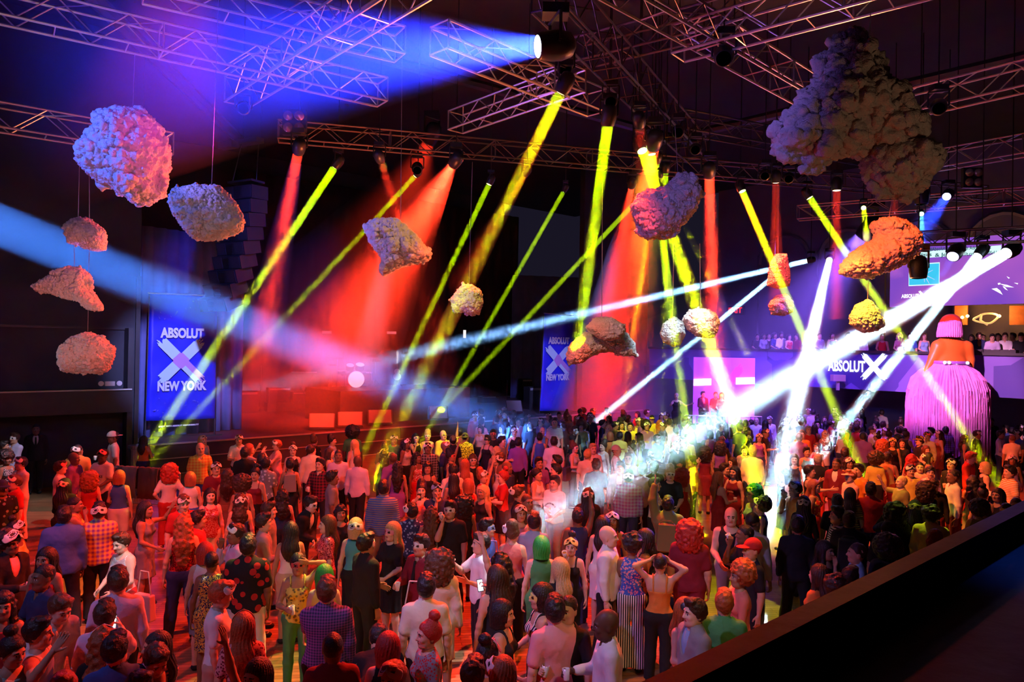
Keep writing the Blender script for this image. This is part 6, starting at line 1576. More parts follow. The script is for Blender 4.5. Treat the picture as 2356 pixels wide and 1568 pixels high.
1409 1178 0 f n long blk c straps red skirt red down chin uw 1.72 |woman facing the camera with a white mask on her head
1399 1211 80 m l bald blk a shirt wht trousers blk front down - 1.86 |stout bald man in white shirt and black trousers in profile
1455 1232 180 f n afro blk d tank:print blu/pnk wide:vstripe wht/blk down front - 1.78 var=0 |woman in black and white striped trousers and patterned blue top
1483 1218 -80 f n long blk c straps blk skirt blk down front - 1.76 |woman with very long black hair beside the striped trousers
1519 1274 180 f n buzz blk b straps org trousers blk head head - 1.68 |woman with a flower hairband and orange lace top, hands lifted
1537 1144 178 m l short blk c hoodie olv trousers blk up down - 1.80 |person in an olive jacket with straps raising an arm
1588 1201 175 m l bigcurl red b tee mar trousers mar down down - 1.86 |large person with bright red hair and dark red tshirt from behind
1682 1168 0 m l bald blk a tank blk trousers gry down front - 1.86 |bald man in a dark waistcoat with a golden scarf lit yellow
1732 1179 150 m n buzz blk d shirt gry trousers gry down down - 1.90 |tall man with red lit close cropped hair and grey shirt
1715 1208 -75 m n buzz blk d tee blk trousers blk down mouth - 1.80 |man drinking in front of the grey shirt, lit red
1734 1123 -60 f n afro grn c tank gry skirt gry down down uy 1.74 |woman with tall green lit hair and golden mask
1831 1110 -60 m n short blk b shirt org trousers org down mouth uw 1.80 |man in an orange shirt drinking from a glass
1835 1190 180 m n short blk c shirt blk trousers blk down down - 1.82 |man in a black shirt seen from behind below the orange shirt
1850 1142 175 f n long blk c longtee blk trousers blk down down bw 1.74 |person with long black hair and white mask beside the orange shirt
1807 1081 -60 f n curly blk c tank blk skirt blk down down - 1.72 |woman with long black curls left of the outstretched arms
1862 1071 80 f n short blk b tank blk trousers blk out reach - 1.74 |person in a black top stretching both arms to the right
1874 1104 70 f n long gng b straps:floral red/yel skirt red down down - 1.70 |woman with long ginger brown hair in a flowered red dress
1882 1046 170 m n short gry b tee blk trousers red down down - 1.78 |man with grey hair and black waistcoat lit red and white
1856 1029 20 f n short blu b tank tur skirt tur down down - 1.70 hairc=nvy |woman in turquoise with blue lit hair near the white beam
1925 1054 -20 m n buzz blk d blazer mar trousers mar down down - 1.80 |man in a burgundy cardigan over a white shirt
1944 1031 175 m n short dbr b blazer blk trousers blk down down - 1.80 |man with brown hair and black jacket from behind the cardigan
1958 1082 -60 m l short gng a tee pnk trousers pnk front down - 1.76 cap=pnk |man in a pink bucket hat facing left
1976 1068 -40 m n short blk b tee org trousers brn down hip - 1.80 |man in an orange tshirt behind the pink hat
1956 1123 180 f n straight blk b tee:stripe blk/yel skirt brn down down - 1.68 |woman with straight black hair and thin striped top from behind
1927 1140 185 m n short blk b tee blk trousers blk down down - 1.76 |man with short black hair left of the thin striped top
1929 1167 -75 m n short blk b tee:stripe blk/wht trousers blk down front - 1.80 |man with glasses in a black and white striped top
1954 1180 180 m n short blk b hoodie blk trousers blk down down - 1.78 |man with a black backpack seen from behind beside the stripes
1654 1086 120 f n straight gng b straps red skirt red down cup - 1.70 |woman with long red hair facing right with a glass
1690 1073 -30 f n long blk b tank mar skirt mar down cup - 1.72 |woman in dark red holding her arm out, right of the long red hair
1732 1027 178 m n short bln a shirt wht trousers nvy down down - 1.88 |tall man in a long white shirt seen from behind
1713 1026 5 f n short dbr a hoodie gry trousers blk down down - 1.68 |smiling woman in a hooded top beside the long white shirt
1667 1066 60 m n short dbr b tee mar trousers blk down down - 1.72 |man with short dark hair behind the long red hair
1657 1017 180 f n bigcurl pur c tank pur skirt blk down down - 1.70 hairc=blk |woman with wide curls edged in violet light
1622 1030 180 f n bigcurl blk c tank mar skirt mar down down - 1.70 |woman with dark curls left of the violet edged ones
1761 967 180 f n straight blk b longtee pur skirt blk down down - 1.76 |woman with long dark hair in purple near the white beam
1740 960 0 m n bald blk a shirt wht trousers blk down down - 1.78 |man in a bright white shirt behind the long dark hair
1849 964 -20 m n short blk b polo nvy trousers blk down down - 1.76 |man in a navy polo in violet light right of the white beam
1860 980 20 m n short gry a tee red trousers blk down down - 1.72 |grey haired man lit red below the navy polo
1880 968 10 m n short blk a polo lav trousers blk down cup - 1.76 |man in a lavender polo holding a cup in violet light
1836 952 10 m n bald blk a shirt wht trousers blk down down - 1.78 |smiling bald man in white shirt in violet light
1898 957 -10 f n long brn a tank pur skirt pur down down - 1.70 |woman in purple right of the lavender polo
1986 995 175 m l short blk b shirt pur trousers blk down down uw 1.80 |broad man in a blue purple shirt seen from behind
2030 1013 180 f n bigcurl gng b tank brn skirt brn down down - 1.70 |woman with big auburn curls seen from behind
2015 1046 180 f n afro dbr b longtee yel skirt blk down down - 1.74 |woman in a cream yellow jacket and short black skirt
2042 1042 170 m n short blk c tank cor trousers red down cup uw 1.74 |man in a coral sleeveless top with a mask on his hair
2054 1008 0 f n curly blk c tank blk skirt blk down down uy 1.70 |woman with golden mask on her forehead, far right crowd
2076 1010 0 f n long blk b longtee blk skirt blk down down - 1.68 |woman with yellow lit face and long dark hair
2117 1004 -70 m n short blk b tee blk trousers blk down cup bw 1.78 cap=olv |man in an olive cap and black tshirt facing left
2134 994 -20 m n short blk c shirt:stripe yel/wht trousers blk down down ur 1.76 |man in pale yellow shirt with a mask, behind the olive cap
2161 990 -60 f n long blk b straps org dress olv down cup uw 1.74 |woman in an orange dress with a mask on top of her head
2176 982 175 m n short blk d shirt:check pur/nvy trousers blk down down - 1.78 |man in a purple plaid shirt below the pink fringe
2165 967 -60 m n buzz blk c shirt lav trousers blk down down - 1.78 |man with close cropped hair and lavender shirt before the pink fringe
2109 965 175 m n buzz blk c shirt lav trousers blk down down - 1.78 |man in a lavender shirt left of the pink fringe
2140 971 170 m n short blk c shirt pur trousers blk down down - 1.76 |man with dark hair and purple shirt at the pink fringe
2197 962 -60 m n buzz blk b shirt pnk trousers blk down down uw 1.80 |man in a pink shirt with a white mask before the pink fringe
2254 972 -10 m n short blk c blazer blk trousers blk down down uw 1.76 |man in a dark suit with mask up, right of the pink fringe
2281 962 0 m n short blk c tee blk trousers blk down down Fw 1.80 |person in a full white mask right of the pink fringe
2314 978 -40 m n short blk c shirt nvy trousers blk down down - 1.72 |man in dark blue near the right edge
2342 990 -50 m n short blk b tee blu trousers blk down front uw 1.76 |man in a bright blue shirt at the right edge
2235 1040 70 m n short gng a shirt red jeans red down cup - 1.84 hp=18 |man in a red shirt looking down at his hands
2190 1056 -30 m n short blk b longtee blk trousers blk cup down uw 1.76 |man with a long nosed pale mask above his face
2195 1080 -70 m n buzz blk d shirt wht trousers mar down down - 1.90 |tall man in a long pale orange shirt in profile
2266 1064 -70 f n bob bln a tank blk skirt blk down down - 1.70 |woman with orange lit blonde bob facing left
2325 1072 -60 m n short blk b polo:stripe org/wht trousers gry down cup - 1.84 |smiling man in orange and white stripes at the right
2094 1070 20 m n short blk b shirt yel trousers blk front down uw 1.74 |man in a yellow shirt with a white mask on his forehead
2117 1063 0 f n buzz blk a shirt pnk skirt pnk down down - 1.68 |person with hair tied back and pink blouse
2140 1074 10 f n short dbr a shirt wht skirt cor down front uk 1.70 |woman with a dark hairband and white shirt lit coral
2098 1046 160 f n curly mar b tank pnk skirt red down head - 1.74 hairc=red |woman with dark red curls touching her hair
2075 1095 -60 f l buzz bln a tee olv trousers pnk down wave - 1.70 |woman with very short blonde hair, olive tshirt and pink trousers
2149 1102 0 m n short blk b longtee blk trousers mar down down - 1.76 hp=25 |man in black looking down, right crowd
2130 1111 180 f n bigcurl dbr b longtee blk skirt blk down down - 1.72 |woman with long wavy dark hair seen from behind, right crowd
2105 1152 180 f n long blk b tank blk skirt blk down down by 1.72 |woman with very long black hair and golden mask at its side
2059 1160 190 m n bigcurl blk c longtee blk shorts blk photo down - 1.78 |person with dark curls raising a camera
2143 1168 175 m l afro dbr b shirt yel trousers blk down down - 1.80 var=0 |man in a bright yellow shirt with bushy dark hair
2044 1202 180 m n buzz blk c tee blk trousers blk down down - 1.78 cap=blk |man in a black cap below the raised camera
2262 1121 170 f n bun blk b tank blk skirt blk down down - 1.70 |woman with dark bun and bare shoulders at right
2254 1157 180 f n afro dbr b tank brn skirt brn down down - 1.72 var=1 |person with bushy brown curls just above the black parapet
2296 1124 -30 f n long blk b tank blk skirt blk down down - 1.70 |woman with green lit dark hair looking left
2240 1096 180 f n curly blk c flow crm longskirt crm down down - 1.74 |person in a long cream robe
2153 1219 150 f n pony gng b tank gng skirt brn down down - 1.66 |woman with ginger ponytail at the parapet
2316 1160 0 m n short blk c tee grn trousers blk down down - 1.74 cap=yel |person in a pale yellow cap just above the parapet
21 1226 40 m n afro blk d blazer blk trousers blk down cup uw 1.82 shirtc=pnk var=0 |man in black blazer over a pink tshirt with mask on his afro
106 1262 -30 f n long blk c straps red dress red down down - 1.72 |woman with long black hair in a red dress, far left
101 1300 -60 m n buzz blk d polo nvy trousers blk down cup - 1.78 |man in a navy polo facing left beside the red dress
141 1370 30 m n short brn a shirt wht trousers blk front front - 1.80 lean=20 hp=12 |bearded man in a half open white shirt bending over a bag
87 1424 70 m n short blk b tank wht trousers blk down wave - 1.74 |man with dark curly hair and white sleeveless top facing right
30 1466 35 f n bun blk b tank mnt skirt mnt down down - 1.70 hp=10 |woman with pulled back hair in a mint top, lower left corner
242 1386 170 m n short dbr b tee lav trousers blk down phone - 1.76 |man with dark quiff holding a glowing phone, from behind
272 1309 180 m n short dbr a shirt lav trousers blk down down - 1.86 |man in a lavender shirt with rolled sleeves seen from behind
279 1227 -50 f n short dbr a flow:glitter wht/slv skirt red front front - 1.70 hp=15 |woman in a glaring white sequin top and red skirt
265 1461 185 m n short blk a shirt blu trousers blk down down - 1.78 hy=-30 |man in a blue denim shirt looking left, lower left
238 1447 175 f n curly gng b tee blk trousers nvy down down uw 1.72 |woman in black with a white mask on reddish hair
361 1457 -80 f n long blk b straps blk skirt blk down down - 1.62 |dark haired woman facing left at the lower edge
362 1486 20 m n short dbr b shirt:stripe pnk/blu trousers blk front front - 1.80 lean=48 |man in a pink and blue shirt bending far forward
146 1551 0 m n short red b tee red trousers blk down down - 1.74 hairc=gng |head with reddish hair at the bottom left edge
322 1548 30 m n short dbr b tee red trousers blk down down - 1.72 |head with brown hair at the bottom edge beside the bending man
7 1366 0 f n curly blk c tank red skirt red down down - 1.70 |woman with dark red lit hair cut by the left edge
510 1339 85 f n short gng b tee wht skirt bei down down uw 1.78 hp=12 |woman in a tight white tshirt and beige skirt with a mask on her hair
560 1412 178 f n straight gng b tee:lace pnk/mar skirt wht down down ur 1.70 |woman with long smooth red brown hair and lace top
592 1520 -40 f n straight dbr b tank red skirt red down up - 1.70 |woman with dark hair at the bottom edge raising her wrist
686 1275 0 f n pony blk c straps:floral yel/olv jeans grn head cup fr 1.66 |woman in floral mask, floral top and green jeans, fully visible
747 1302 175 f n wig grn b tank yel dress yel down down - 1.64 |woman in a shiny green bob wig and yellow dress
752 1332 175 m l short brn a shirt:gingham pur/nvy shorts blk phone down - 1.84 |man in a purple gingham shirt seen from behind
766 1457 180 m n buzz blk d tee mar trousers blk down down - 1.76 |dark man with shaved head at the bottom below the gingham shirt
893 1459 180 f n bob red b tank blk skirt blk down down - 1.70 |woman with red brown shoulder length hair at the bottom
872 1440 180 m l short blk b longtee blk trousers blk front front - 1.80 lean=72 |person in black bending over, a white patch on the back
981 1325 180 m n short blk b shortshirt crm trousers blk down down - 1.80 |man in a cream yellow short sleeve shirt seen from behind
1014 1269 170 f n bigcurl brn c blazer crm skirt crm down down - 1.78 |woman with voluminous brown curls and cream jacket with tote bag
1150 1276 -110 f n curly blk b tank nvy skirt nvy up reach - 1.80 |woman with long black curls in navy lifting her hand to the light
1143 1302 -150 f n long dbr b tank blk longskirt blk down phone - 1.78 |woman in a sleeveless black dress holding a bright phone
1157 1384 70 f n bob blk b straps blk skirt blk down front - 1.68 |woman with a short black bob and black strap top
988 1429 -70 f n bun red b tee:lace gry/red trousers blk down down - 1.70 |woman with a red hair bun and grey net top facing left
1246 1346 -75 f n wig blk b straps:vstripe wht/blk gown wht down front fy 1.74 |woman in a striped dress with yellow mask and dark head wrap
1277 1375 -150 m n short blk a shortshirt pnk trousers blk down down - 1.84 hy=-25 |man with dark curly hair and pink yellow shirt seen from behind
1307 1372 -25 m n buzz dbr b tee blk trousers blk down cup - 1.80 |bearded man in a black tshirt looking up to the left
1288 1285 -150 f n straight bln a longtee blk skirt blk down mouth - 1.70 |woman with long golden blonde hair in black, drink at her lips
1089 1518 160 m n short brn b tee blk trousers blk down down - 1.74 |man with red lit brown hair at the bottom edge
1122 1478 150 f n bun blk b tank org skirt blk down down up 1.70 |woman with a pink mask on dark hair at the bottom
1159 1512 175 f n long red b tank cor skirt cor down down sw 1.68 hairc=gng |woman with long red hair and a violet mask at the bottom edge
905 1526 -30 m n short gng b tee blk trousers blk down down uw 1.72 |person with red lit hair and white mask at the bottom edge
1395 1403 -80 m n bald blk e shirt wht trousers blk down cup - 1.84 hp=8 |shaven headed man in a white lavender lit shirt with a glass
1580 1378 40 f n long gng b tube brn skirt blk down cup uk 1.66 |woman in dark glasses and strapless brown top with a drink
1600 1380 -60 m n short dbr a blazer gry trousers blk front down - 1.78 shirtc=sky |man in a dark suit and blue collar beside the strapless top
1667 1361 180 m n short red b tee grn trousers blk down down - 1.74 hairc=gng |person with red lit hair and dark green jacket at the parapet
1705 1302 -70 f n afro red c longtee cor skirt cor front down - 1.74 hairc=gng var=1 |woman with bushy hair lit red and green in a coral dress
1731 1241 -60 m n buzz red b tee blk trousers blk down front - 1.80 cap=red |man in a red cap and black tshirt facing left
1899 1246 60 f n long blk c tank blk skirt blk down chin - 1.66 |woman in black close to the parapet, right of the green beam
1973 1250 -80 m n buzz dbr b shirt sky trousers blk down down - 1.76 |man with short brown hair and grey blue shirt at the parapet
2043 1244 180 f n afro blk e hoodie blk trousers blk down down - 1.72 var=2 |person with a very large black afro at the parapet
1885 1300 -120 f n long dbr b longtee org skirt org down down - 1.70 |woman in an orange top leaning at the parapet beside green light
1923 1328 180 f n afro dbr b tank mar skirt blk down down - 1.66 var=0 |head with red brown curls just above the parapet
1957 1306 150 m n short blk b tee blk trousers blk down down - 1.68 |dark head above the parapet beside a drink glass
'''
DEFH = {'blu': 'blk', 'pur': 'blk', 'nvy': 'blk', 'mar': 'dbr'}
POSN = {}
def parse_crowd():
    for ln in CROWD.strip().split('\n'):
        a, lab = ln.split('|'); f = a.split()
        x, y, face = float(f[0]), float(f[1]), float(f[2]); sex, build, hair, hc, skin, top, tc, bot, bc, pl, pr, mk, H = f[3:16]
        kw = {}
        for e in f[16:]:
            k, v = e.split('='); kw[k] = v if k in ('cap', 'tie', 'shirtc', 'hairc') else (int(v) if k == 'var' else float(v))
        if 'hairc' in kw: hc = kw.pop('hairc')
        if hc not in HAIRC: hc = DEFH.get(hc, 'blk')
        if mk == '-': m = '-'
        else:
            m = mk
            if mk[1:] == 'o': m = mk[0]+'r'
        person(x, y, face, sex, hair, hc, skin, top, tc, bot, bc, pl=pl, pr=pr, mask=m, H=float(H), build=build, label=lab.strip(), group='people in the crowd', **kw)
parse_crowd()
print('PEOPLE', len(PEOPLE), 'bodies', len(BODYC))
# ------------------------------------------------------------------ people on the balcony and at the booth
def onbalcony(px, c, y=None):
    q = RW(px, 800, c); return Vector((q.x, q.y, 3.3))
def wperson(v, *a, **k):
    p = project(v+UP*1.7); return person(p[0], p[1], *a, world=v, **k)

BL = [(2252, .7, 10, 'm', 'short', 'dbr', 'b', 'blazer', 'nvy', 'front', 'front', 'man in a dark jacket and open white shirt behind the balcony decks'),
      (2283, .7, 0, 'm', 'short', 'blk', 'b', 'tee', 'lav', 'front', 'front', 'disc jockey in a lilac tshirt bending over the balcony decks'),
      (2312, 1.0, 0, 'm', 'short', 'dbr', 'b', 'shirt', 'wht', 'front', 'down', 'man in a white shirt right of the disc jockey on the balcony'),
      (2349, .8, 0, 'm', 'short', 'blk', 'b', 'tee', 'blk', 'front', 'front', 'man in a cap at the right end of the balcony'),
      (2207, .7, 0, 'm', 'short', 'blk', 'b', 'tee', 'red', 'down', 'down', 'man in a brimmed hat on the balcony beside the pink wig'),
      (2126, .8, 20, 'f', 'long', 'brn', 'a', 'tank', 'sky', 'down', 'front', 'woman on the balcony left of the giant figure'),
      (2094, .9, -10, 'm', 'short', 'blk', 'b', 'polo', 'blu', 'down', 'down', 'man in blue on the balcony left of the giant figure'),
      (2070, .7, 10, 'f', 'curly', 'pnk', 'a', 'tank', 'pnk', 'down', 'front', 'pink lit woman on the balcony above the lettering X')]
for px, c, fa, sex, hr, hc, sk, tp, tc, pl, pr, lb in BL:
    lean = 22 if 'bending' in lb else 0
    wperson(onbalcony(px, c), fa, sex, hr, hc, sk, tp, tc, 'trousers', 'blk', pl=pl, pr=pr, H=1.74, label=lb, group='people on the balcony', lean=lean, cap='blk' if 'cap' in lb or 'hat' in lb else None)
dim = ['tee blk', 'shirt gry', 'tank blk', 'tee nvy', 'shirt wht', 'tank red', 'tee mar']
k = 0; r = random.Random(5)
for px, c, where in [(1742, .8, 'above the violet panel'), (1757, .8, 'above the violet panel'), (1768, 1.3, 'above the violet panel'), (1782, .8, 'below the violet cloud'), (1797, .9, 'below the violet cloud'), (1815, .8, 'below the violet cloud'), (1832, 1.0, 'beside the steep white beam'), (1858, .9, 'beside the steep white beam'), (1885, 1.0, 'above the lettering'), (1915, .8, 'above the lettering'), (1950, 1.2, 'above the lettering'), (1985, .9, 'left of the yellow cloud'), (2030, 1.0, 'right of the yellow cloud'),
                     (2235, 2.6, 'behind the disc jockey'), (2262, 3.0, 'behind the disc jockey'), (2296, 2.8, 'behind the disc jockey'), (2330, 2.6, 'at the orange panel'), (2352, 3.0, 'at the orange panel')]:
    tp, tc = dim[k % 7].split(); sex = 'mf'[k % 2]; hr = ['short', 'long', 'buzz', 'curly', 'short', 'bob'][k % 6]; k += 1
    nm = dict(blk='black', gry='grey', nvy='navy', wht='white', red='red', mar='dark red')[tc]; hn = dict(short='short hair', long='long hair', buzz='cropped hair', curly='curly hair', bob='bobbed hair')[hr]
    wperson(onbalcony(px, c), r.uniform(-40, 40), sex, hr, 'blk', 'bcd'[k % 3], tp, tc, 'trousers', 'blk', pl='down', pr='front', H=1.68+.02*(k % 6), label='dim balcony onlooker with %s in %s %s' % (hn, nm, where), group='dim onlookers on the balcony', res=2)
for i, (px, py, fa, sex, hr, tp, tc, lb) in enumerate(((1617, 925, 30, 'm', 'short', 'blazer', 'mar', 'man in a jacket standing before the violet panel'), (1646, 924, 10, 'm', 'short', 'tee', 'red', 'red lit person before the middle of the violet panel'), (1660, 922, 0, 'f', 'long', 'tank', 'red', 'red lit long haired person before the violet panel'))):
    q = P(px, 940, 32.3-.3*i); wperson(Vector((q.x, q.y, .6)), fa, sex, hr, 'dbr', 'b', tp, tc, 'trousers', 'blk', pl='down', pr='front', H=1.78, label=lb, group='people at the violet panel')
q = P(1556, 960, 30.5); wperson(Vector((q.x, q.y, .6)), 0, 'f', 'bald', 'blk', 'a', 'tank', 'blk', 'skirt', 'blk', pl='out', pr='reach', H=1.8, label='dancer with shaved head and spread arms on the platform', group='people at the violet panel')

# ------------------------------------------------------------------ gap fillers in the crowd, each described by what is beside them
BOX = [(p_['loc'].x, p_['loc'].y) for p_ in PEOPLE]
HN = {'short': 'short hair', 'buzz': 'cropped hair', 'long': 'long hair', 'straight': 'straight hair', 'curly': 'curly hair', 'afro': 'bushy hair', 'bob': 'bobbed hair', 'updo': 'pinned up hair', 'bun': 'a hair bun', 'bald': 'a bald head'}
CN = dict(wht='white', blk='black', gry='grey', nvy='navy', blu='blue', red='red', cor='coral', pnk='pink', org='orange', yel='yellow', pur='purple', mar='dark red', sky='pale blue', lav='lavender', brn='brown', olv='olive', crm='cream')
TN = dict(tee='tshirt', shirt='shirt', tank='top', straps='strap top', polo='polo', longtee='sweater')
KEY = ['%s', ]
used = set(p_['label'] for p_ in PEOPLE)
def zone(px, py):
    """what a spot of the floor is next to"""
    return None
r = random.Random(11)
def near_named(loc):
    return sorted(NAMED, key=lambda p_: (p_['loc']-loc).length)[0]
NAMED = list(PEOPLE)
def short(lb, n=7): 
    w_ = lb.split(); 
    s = w_[:n]
    while s and s[-1] in ('and', 'with', 'in', 'a', 'the', 'of', 'on', 'an', 'at', 'his', 'her', 'from', 'by', 'dark', 'white', 'black', 'red', 'short', 'long', 'pale', 'blue', 'right', 'left', 'bright', 'open', 'beside', 'above', 'behind', 'below', 'very', 'seen', 'near', 'inside', 'green', 'purple', 'close', 'to', 'yellow', 'orange', 'bare'): s.pop()
    return ' '.join(s)
def filler(loc, res=None):
    sex = r.choice('mf'); hr = r.choice(['short', 'buzz', 'short'] if sex == 'm' else ['long', 'curly', 'bun', 'straight', 'bob', 'afro'])
    tp = r.choice(['tee', 'shirt', 'polo'] if sex == 'm' else ['tank', 'straps', 'tank']); tc = r.choice(['wht', 'blk', 'gry', 'nvy', 'red', 'cor', 'pur', 'mar', 'sky', 'lav', 'blk', 'blk', 'org', 'wht'])
    bt, bc = ('trousers', r.choice(['blk', 'nvy', 'blk', 'gry'])) if sex == 'm' else (r.choice(['skirt', 'trousers']), r.choice(['blk', 'nvy', 'red', 'wht']))
    pl, pr = r.choice([('down', 'down'), ('down', 'cup'), ('down', 'front')]); hc = r.choice(['blk', 'dbr', 'blk', 'brn', 'bln' if sex == 'f' else 'blk']); m = r.choice(['-', '-', 'uw', 'uw', 'bw'])
    H = r.uniform(1.72, 1.84) if sex == 'm' else r.uniform(1.6, 1.72)
    return dict(face=r.choice([0, 30, -40, 90, -90, 150, 180, 200]), sex=sex, hair=hr, hc=hc, skin=r.choice('abbccd'), top=tp, tc=tc, bottom=bt, bc=bc, pl=pl, pr=pr, mask=m, H=H)
def free(x, y, d=.5):
    return all((x-a)**2+(y-b)**2 > d*d for a, b in BOX)
fbx, fby = fb.x, fb.y
def inhall(x, y):
    v = Vector((x, y, 0)); return vb(v) < -.7 and ua(v) < CORNER+2.5 and (x-fbx)**2+(y-fby)**2 > 1.7**2 and ua(v) > -1 and (v-Vector((BOOTH.x, BOOTH.y, 0))).length > 3.2
count = 0; tries = 0
while count < 44 and tries < 6000:
    tries += 1
    hx, hy = r.uniform(20, 2340), r.choice([r.uniform(985, 1060), r.uniform(945, 1010), r.uniform(1050, 1180)])
    if hx < 1480 and hy < 1000: continue
    v = PZ(hx, hy, 1.7)
    if not inhall(v.x, v.y) or not free(v.x, v.y, .62): continue
    if v.y > 29 : continue
    k = filler(v); nb = near_named(Vector((v.x, v.y, 0))); dx = hx-nb['x']; rel = 'right of' if dx > 8 else 'left of' if dx < -8 else 'behind' if hy < nb['y'] else 'in front of'
    lb = '%s in %s %s, %s the %s' % ({'m': 'man', 'f': 'woman'}[k['sex']], CN[k['tc']], TN[k['top']], rel, short(nb['label'], 6))
    if lb in used: continue
    used.add(lb); lb = ' '.join(lb.split()[:16]); face = k.pop('face')
    kw = dict(k); person(hx, hy, face, kw.pop('sex'), kw.pop('hair'), kw.pop('hc'), kw.pop('skin'), kw.pop('top'), kw.pop('tc'), kw.pop('bottom'), kw.pop('bc'), label=lb, group='people in the crowd', **kw)
    BOX.append((v.x, v.y)); count += 1
print('FILL', count, 'TOTAL', len(PEOPLE))
# the rest of the far crowd: one mass
protos = []
for j in range(14):
    k = filler(None); protos.append(k)
root_v, root_f, root_m, mats_, nv = [], [], [], [], 0
def mslot(m):
    if m not in mats_: mats_.append(m)
    return mats_.index(m)
tries = 0; cnt = 0
while cnt < 130 and tries < 9000:
    tries += 1
    hx, hy = r.uniform(1080, 2350), r.uniform(940, 1010)
    v = PZ(hx, hy, 1.7)
    if v.y < 23.5 or not inhall(v.x, v.y) or not free(v.x, v.y, .52): continue
    BOX.append((v.x, v.y)); k = protos[cnt % 14]; cnt += 1
    ttype, tm = garment_mat(k['top'], r.choice(['wht', 'blk', 'nvy', 'pur', 'red', 'lav', 'blk', 'gry'])); bm = cloth('', k['bc'])
    bd, Rh, piv, hands = body_build(k['sex'], 'n', ttype, k['bottom'], k['pl'], k['pr'], 0, 0, 0, 'stand', 2)
    M = Matrix.Translation((v.x, v.y, 0)) @ Matrix.Rotation(math.radians(r.uniform(0, 360)), 4, 'Z') @ Matrix.Scale(k['H']/1.75, 4)
    M4 = M @ Matrix.Translation(piv) @ Matrix(Rh.tolist()).to_4x4() @ Matrix.Scale(HS, 4)
    items = [(bd['body'], M, [skinmat(k['skin']), lipm, eyew, eyed]), (bd['shoes'], M, [cloth('', 'blk')])]
    if 'top' in bd: items.append((bd['top'], M, [tm]))
    if 'bottom' in bd: items.append((bd['bottom'], M, [bm]))
    V, Q = hair_mesh(k['hair'] if k['hair'] != 'afro' else 'curly', .015, 0); hk = ('hair2', k['hair'])
    items.append((hmesh((k['hair'] if k['hair'] != 'afro' else 'curly', .015, 0), V, Q, None, 'hair'), M4, [hairmat(k['hc'])]))
    if cnt % 2 == 0:
        V, Q, Mm = mask_mesh('half'); c = Vector((0, .015, .155)); items.append((hmesh(('mask', 'half'), V, Q, Mm, 'mask'), M4 @ Matrix.Translation(c) @ Matrix.Rotation(math.radians(-48), 4, 'X') @ Matrix.Scale(1.2, 4) @ Matrix.Translation(-c), [mat('mask_w', MASKCOL['w'], .35), mat('mask_black', (.01, .01, .01), .5)]))
    for me, mx, ms in items:
        n = len(me.vertices); co = np.empty(n*3, np.float32); me.vertices.foreach_get('co', co); co = co.reshape(-1, 3); A = np.array(mx)
        root_v.append(co@A[:3, :3].T+A[:3, 3]); li = np.empty(len(me.loops), np.int32); me.loops.foreach_get('vertex_index', li); root_f.append(li.reshape(-1, 4)+nv); nv += n
        mi = np.empty(len(me.polygons), np.int32); me.polygons.foreach_get('material_index', mi); lut = np.array([mslot(m_) for m_ in ms]); root_m.append(lut[np.minimum(mi, len(lut)-1)])
if root_v:
    me = npmesh('far_crowd', np.concatenate(root_v), np.concatenate(root_f), mats_, np.concatenate(root_m))
    tag(link('far_crowd', me), 'mass of small distant people filling the far floor below the balcony', 'crowd', None, 'stuff')
print('FAR', cnt)

# ------------------------------------------------------------------ drinks and phones in hands
cupm = mat('clear_cup', (.75, .75, .72), .15, spec=.8); drink = mat('drink_amber', (.6, .25, .05), .2); redcup = mat('red_cup', (.6, .02, .02), .4)
cup_me = None; ph_me = None; r = random.Random(3)
def cup_mesh():
    mb = MB(); mb.lathe([(.026, -.05), (.038, .055), (.034, .055), (.024, -.045)], n=12, close=False); mb.lathe([(.001, -.05), (.026, -.05)], n=12, close=False); mb.lathe([(.001, .03), (.034, .03)], n=12, close=False, mi=1)
    o = mb.build('tmp', [cupm, drink], smooth=True); me = o.data; bpy.data.objects.remove(o); return me
CM = cup_mesh()
def phone_mesh():
    mb = MB(); mb.box((0, 0, 0), (.072, .009, .142)); mb.box((0, -.0055, 0), (.064, .003, .125), mi=1)
    o = mb.build('tmp', [darksteel, emis('phone_screen', (.85, .92, 1), 2.2)]); me = o.data; bpy.data.objects.remove(o); return me
PM = phone_mesh(); nc = 0
ROWS = [ln for ln in CROWD.strip().split('\n')]
for p_, ln in zip(NAMED, ROWS):
    f = ln.split('|')[0].split(); pl, pr = f[11+0], f[12]
    pl, pr = f[12], f[13]
    for k, ps in ((1, pl), (0, pr)):
        if ps not in ('cup', 'phone', 'mouth', 'photo') or 'gingham' in p_['label'] or p_['s'] < 62: continue
        hp_, Rm = p_['hands'][k]; Mx = Matrix.Translation(p_['loc']) @ Matrix.Rotation(p_['yaw'], 4, 'Z') @ Matrix.Scale(p_['k'], 4); w0 = Mx @ Vector(hp_.tolist())
        who = short(p_['label'], 9)
        if ps in ('phone', 'photo'):
            o = bpy.data.objects.new('phone', PM); COL.objects.link(o); o.location = w0; o.rotation_euler = (math.radians(-20), 0, p_['yaw']+math.pi); tag(o, ('lit phone in the hand of the '+who), 'phone', 'phones held up in the crowd')
        elif ps == 'mouth' and 'smok' in p_['label']: continue
        else:
            o = bpy.data.objects.new('cup', CM); COL.objects.link(o); o.location = w0; o.rotation_euler = (r.uniform(-.2, .2)+(.5 if ps == 'mouth' else 0), r.uniform(-.2, .2), p_['yaw']); tag(o, ((('clear cup held by the ' if k == 0 else 'second clear cup held by the ') if pl == pr else 'clear cup held by the ')+who), 'cup', 'drinks held in the crowd'); nc += 1
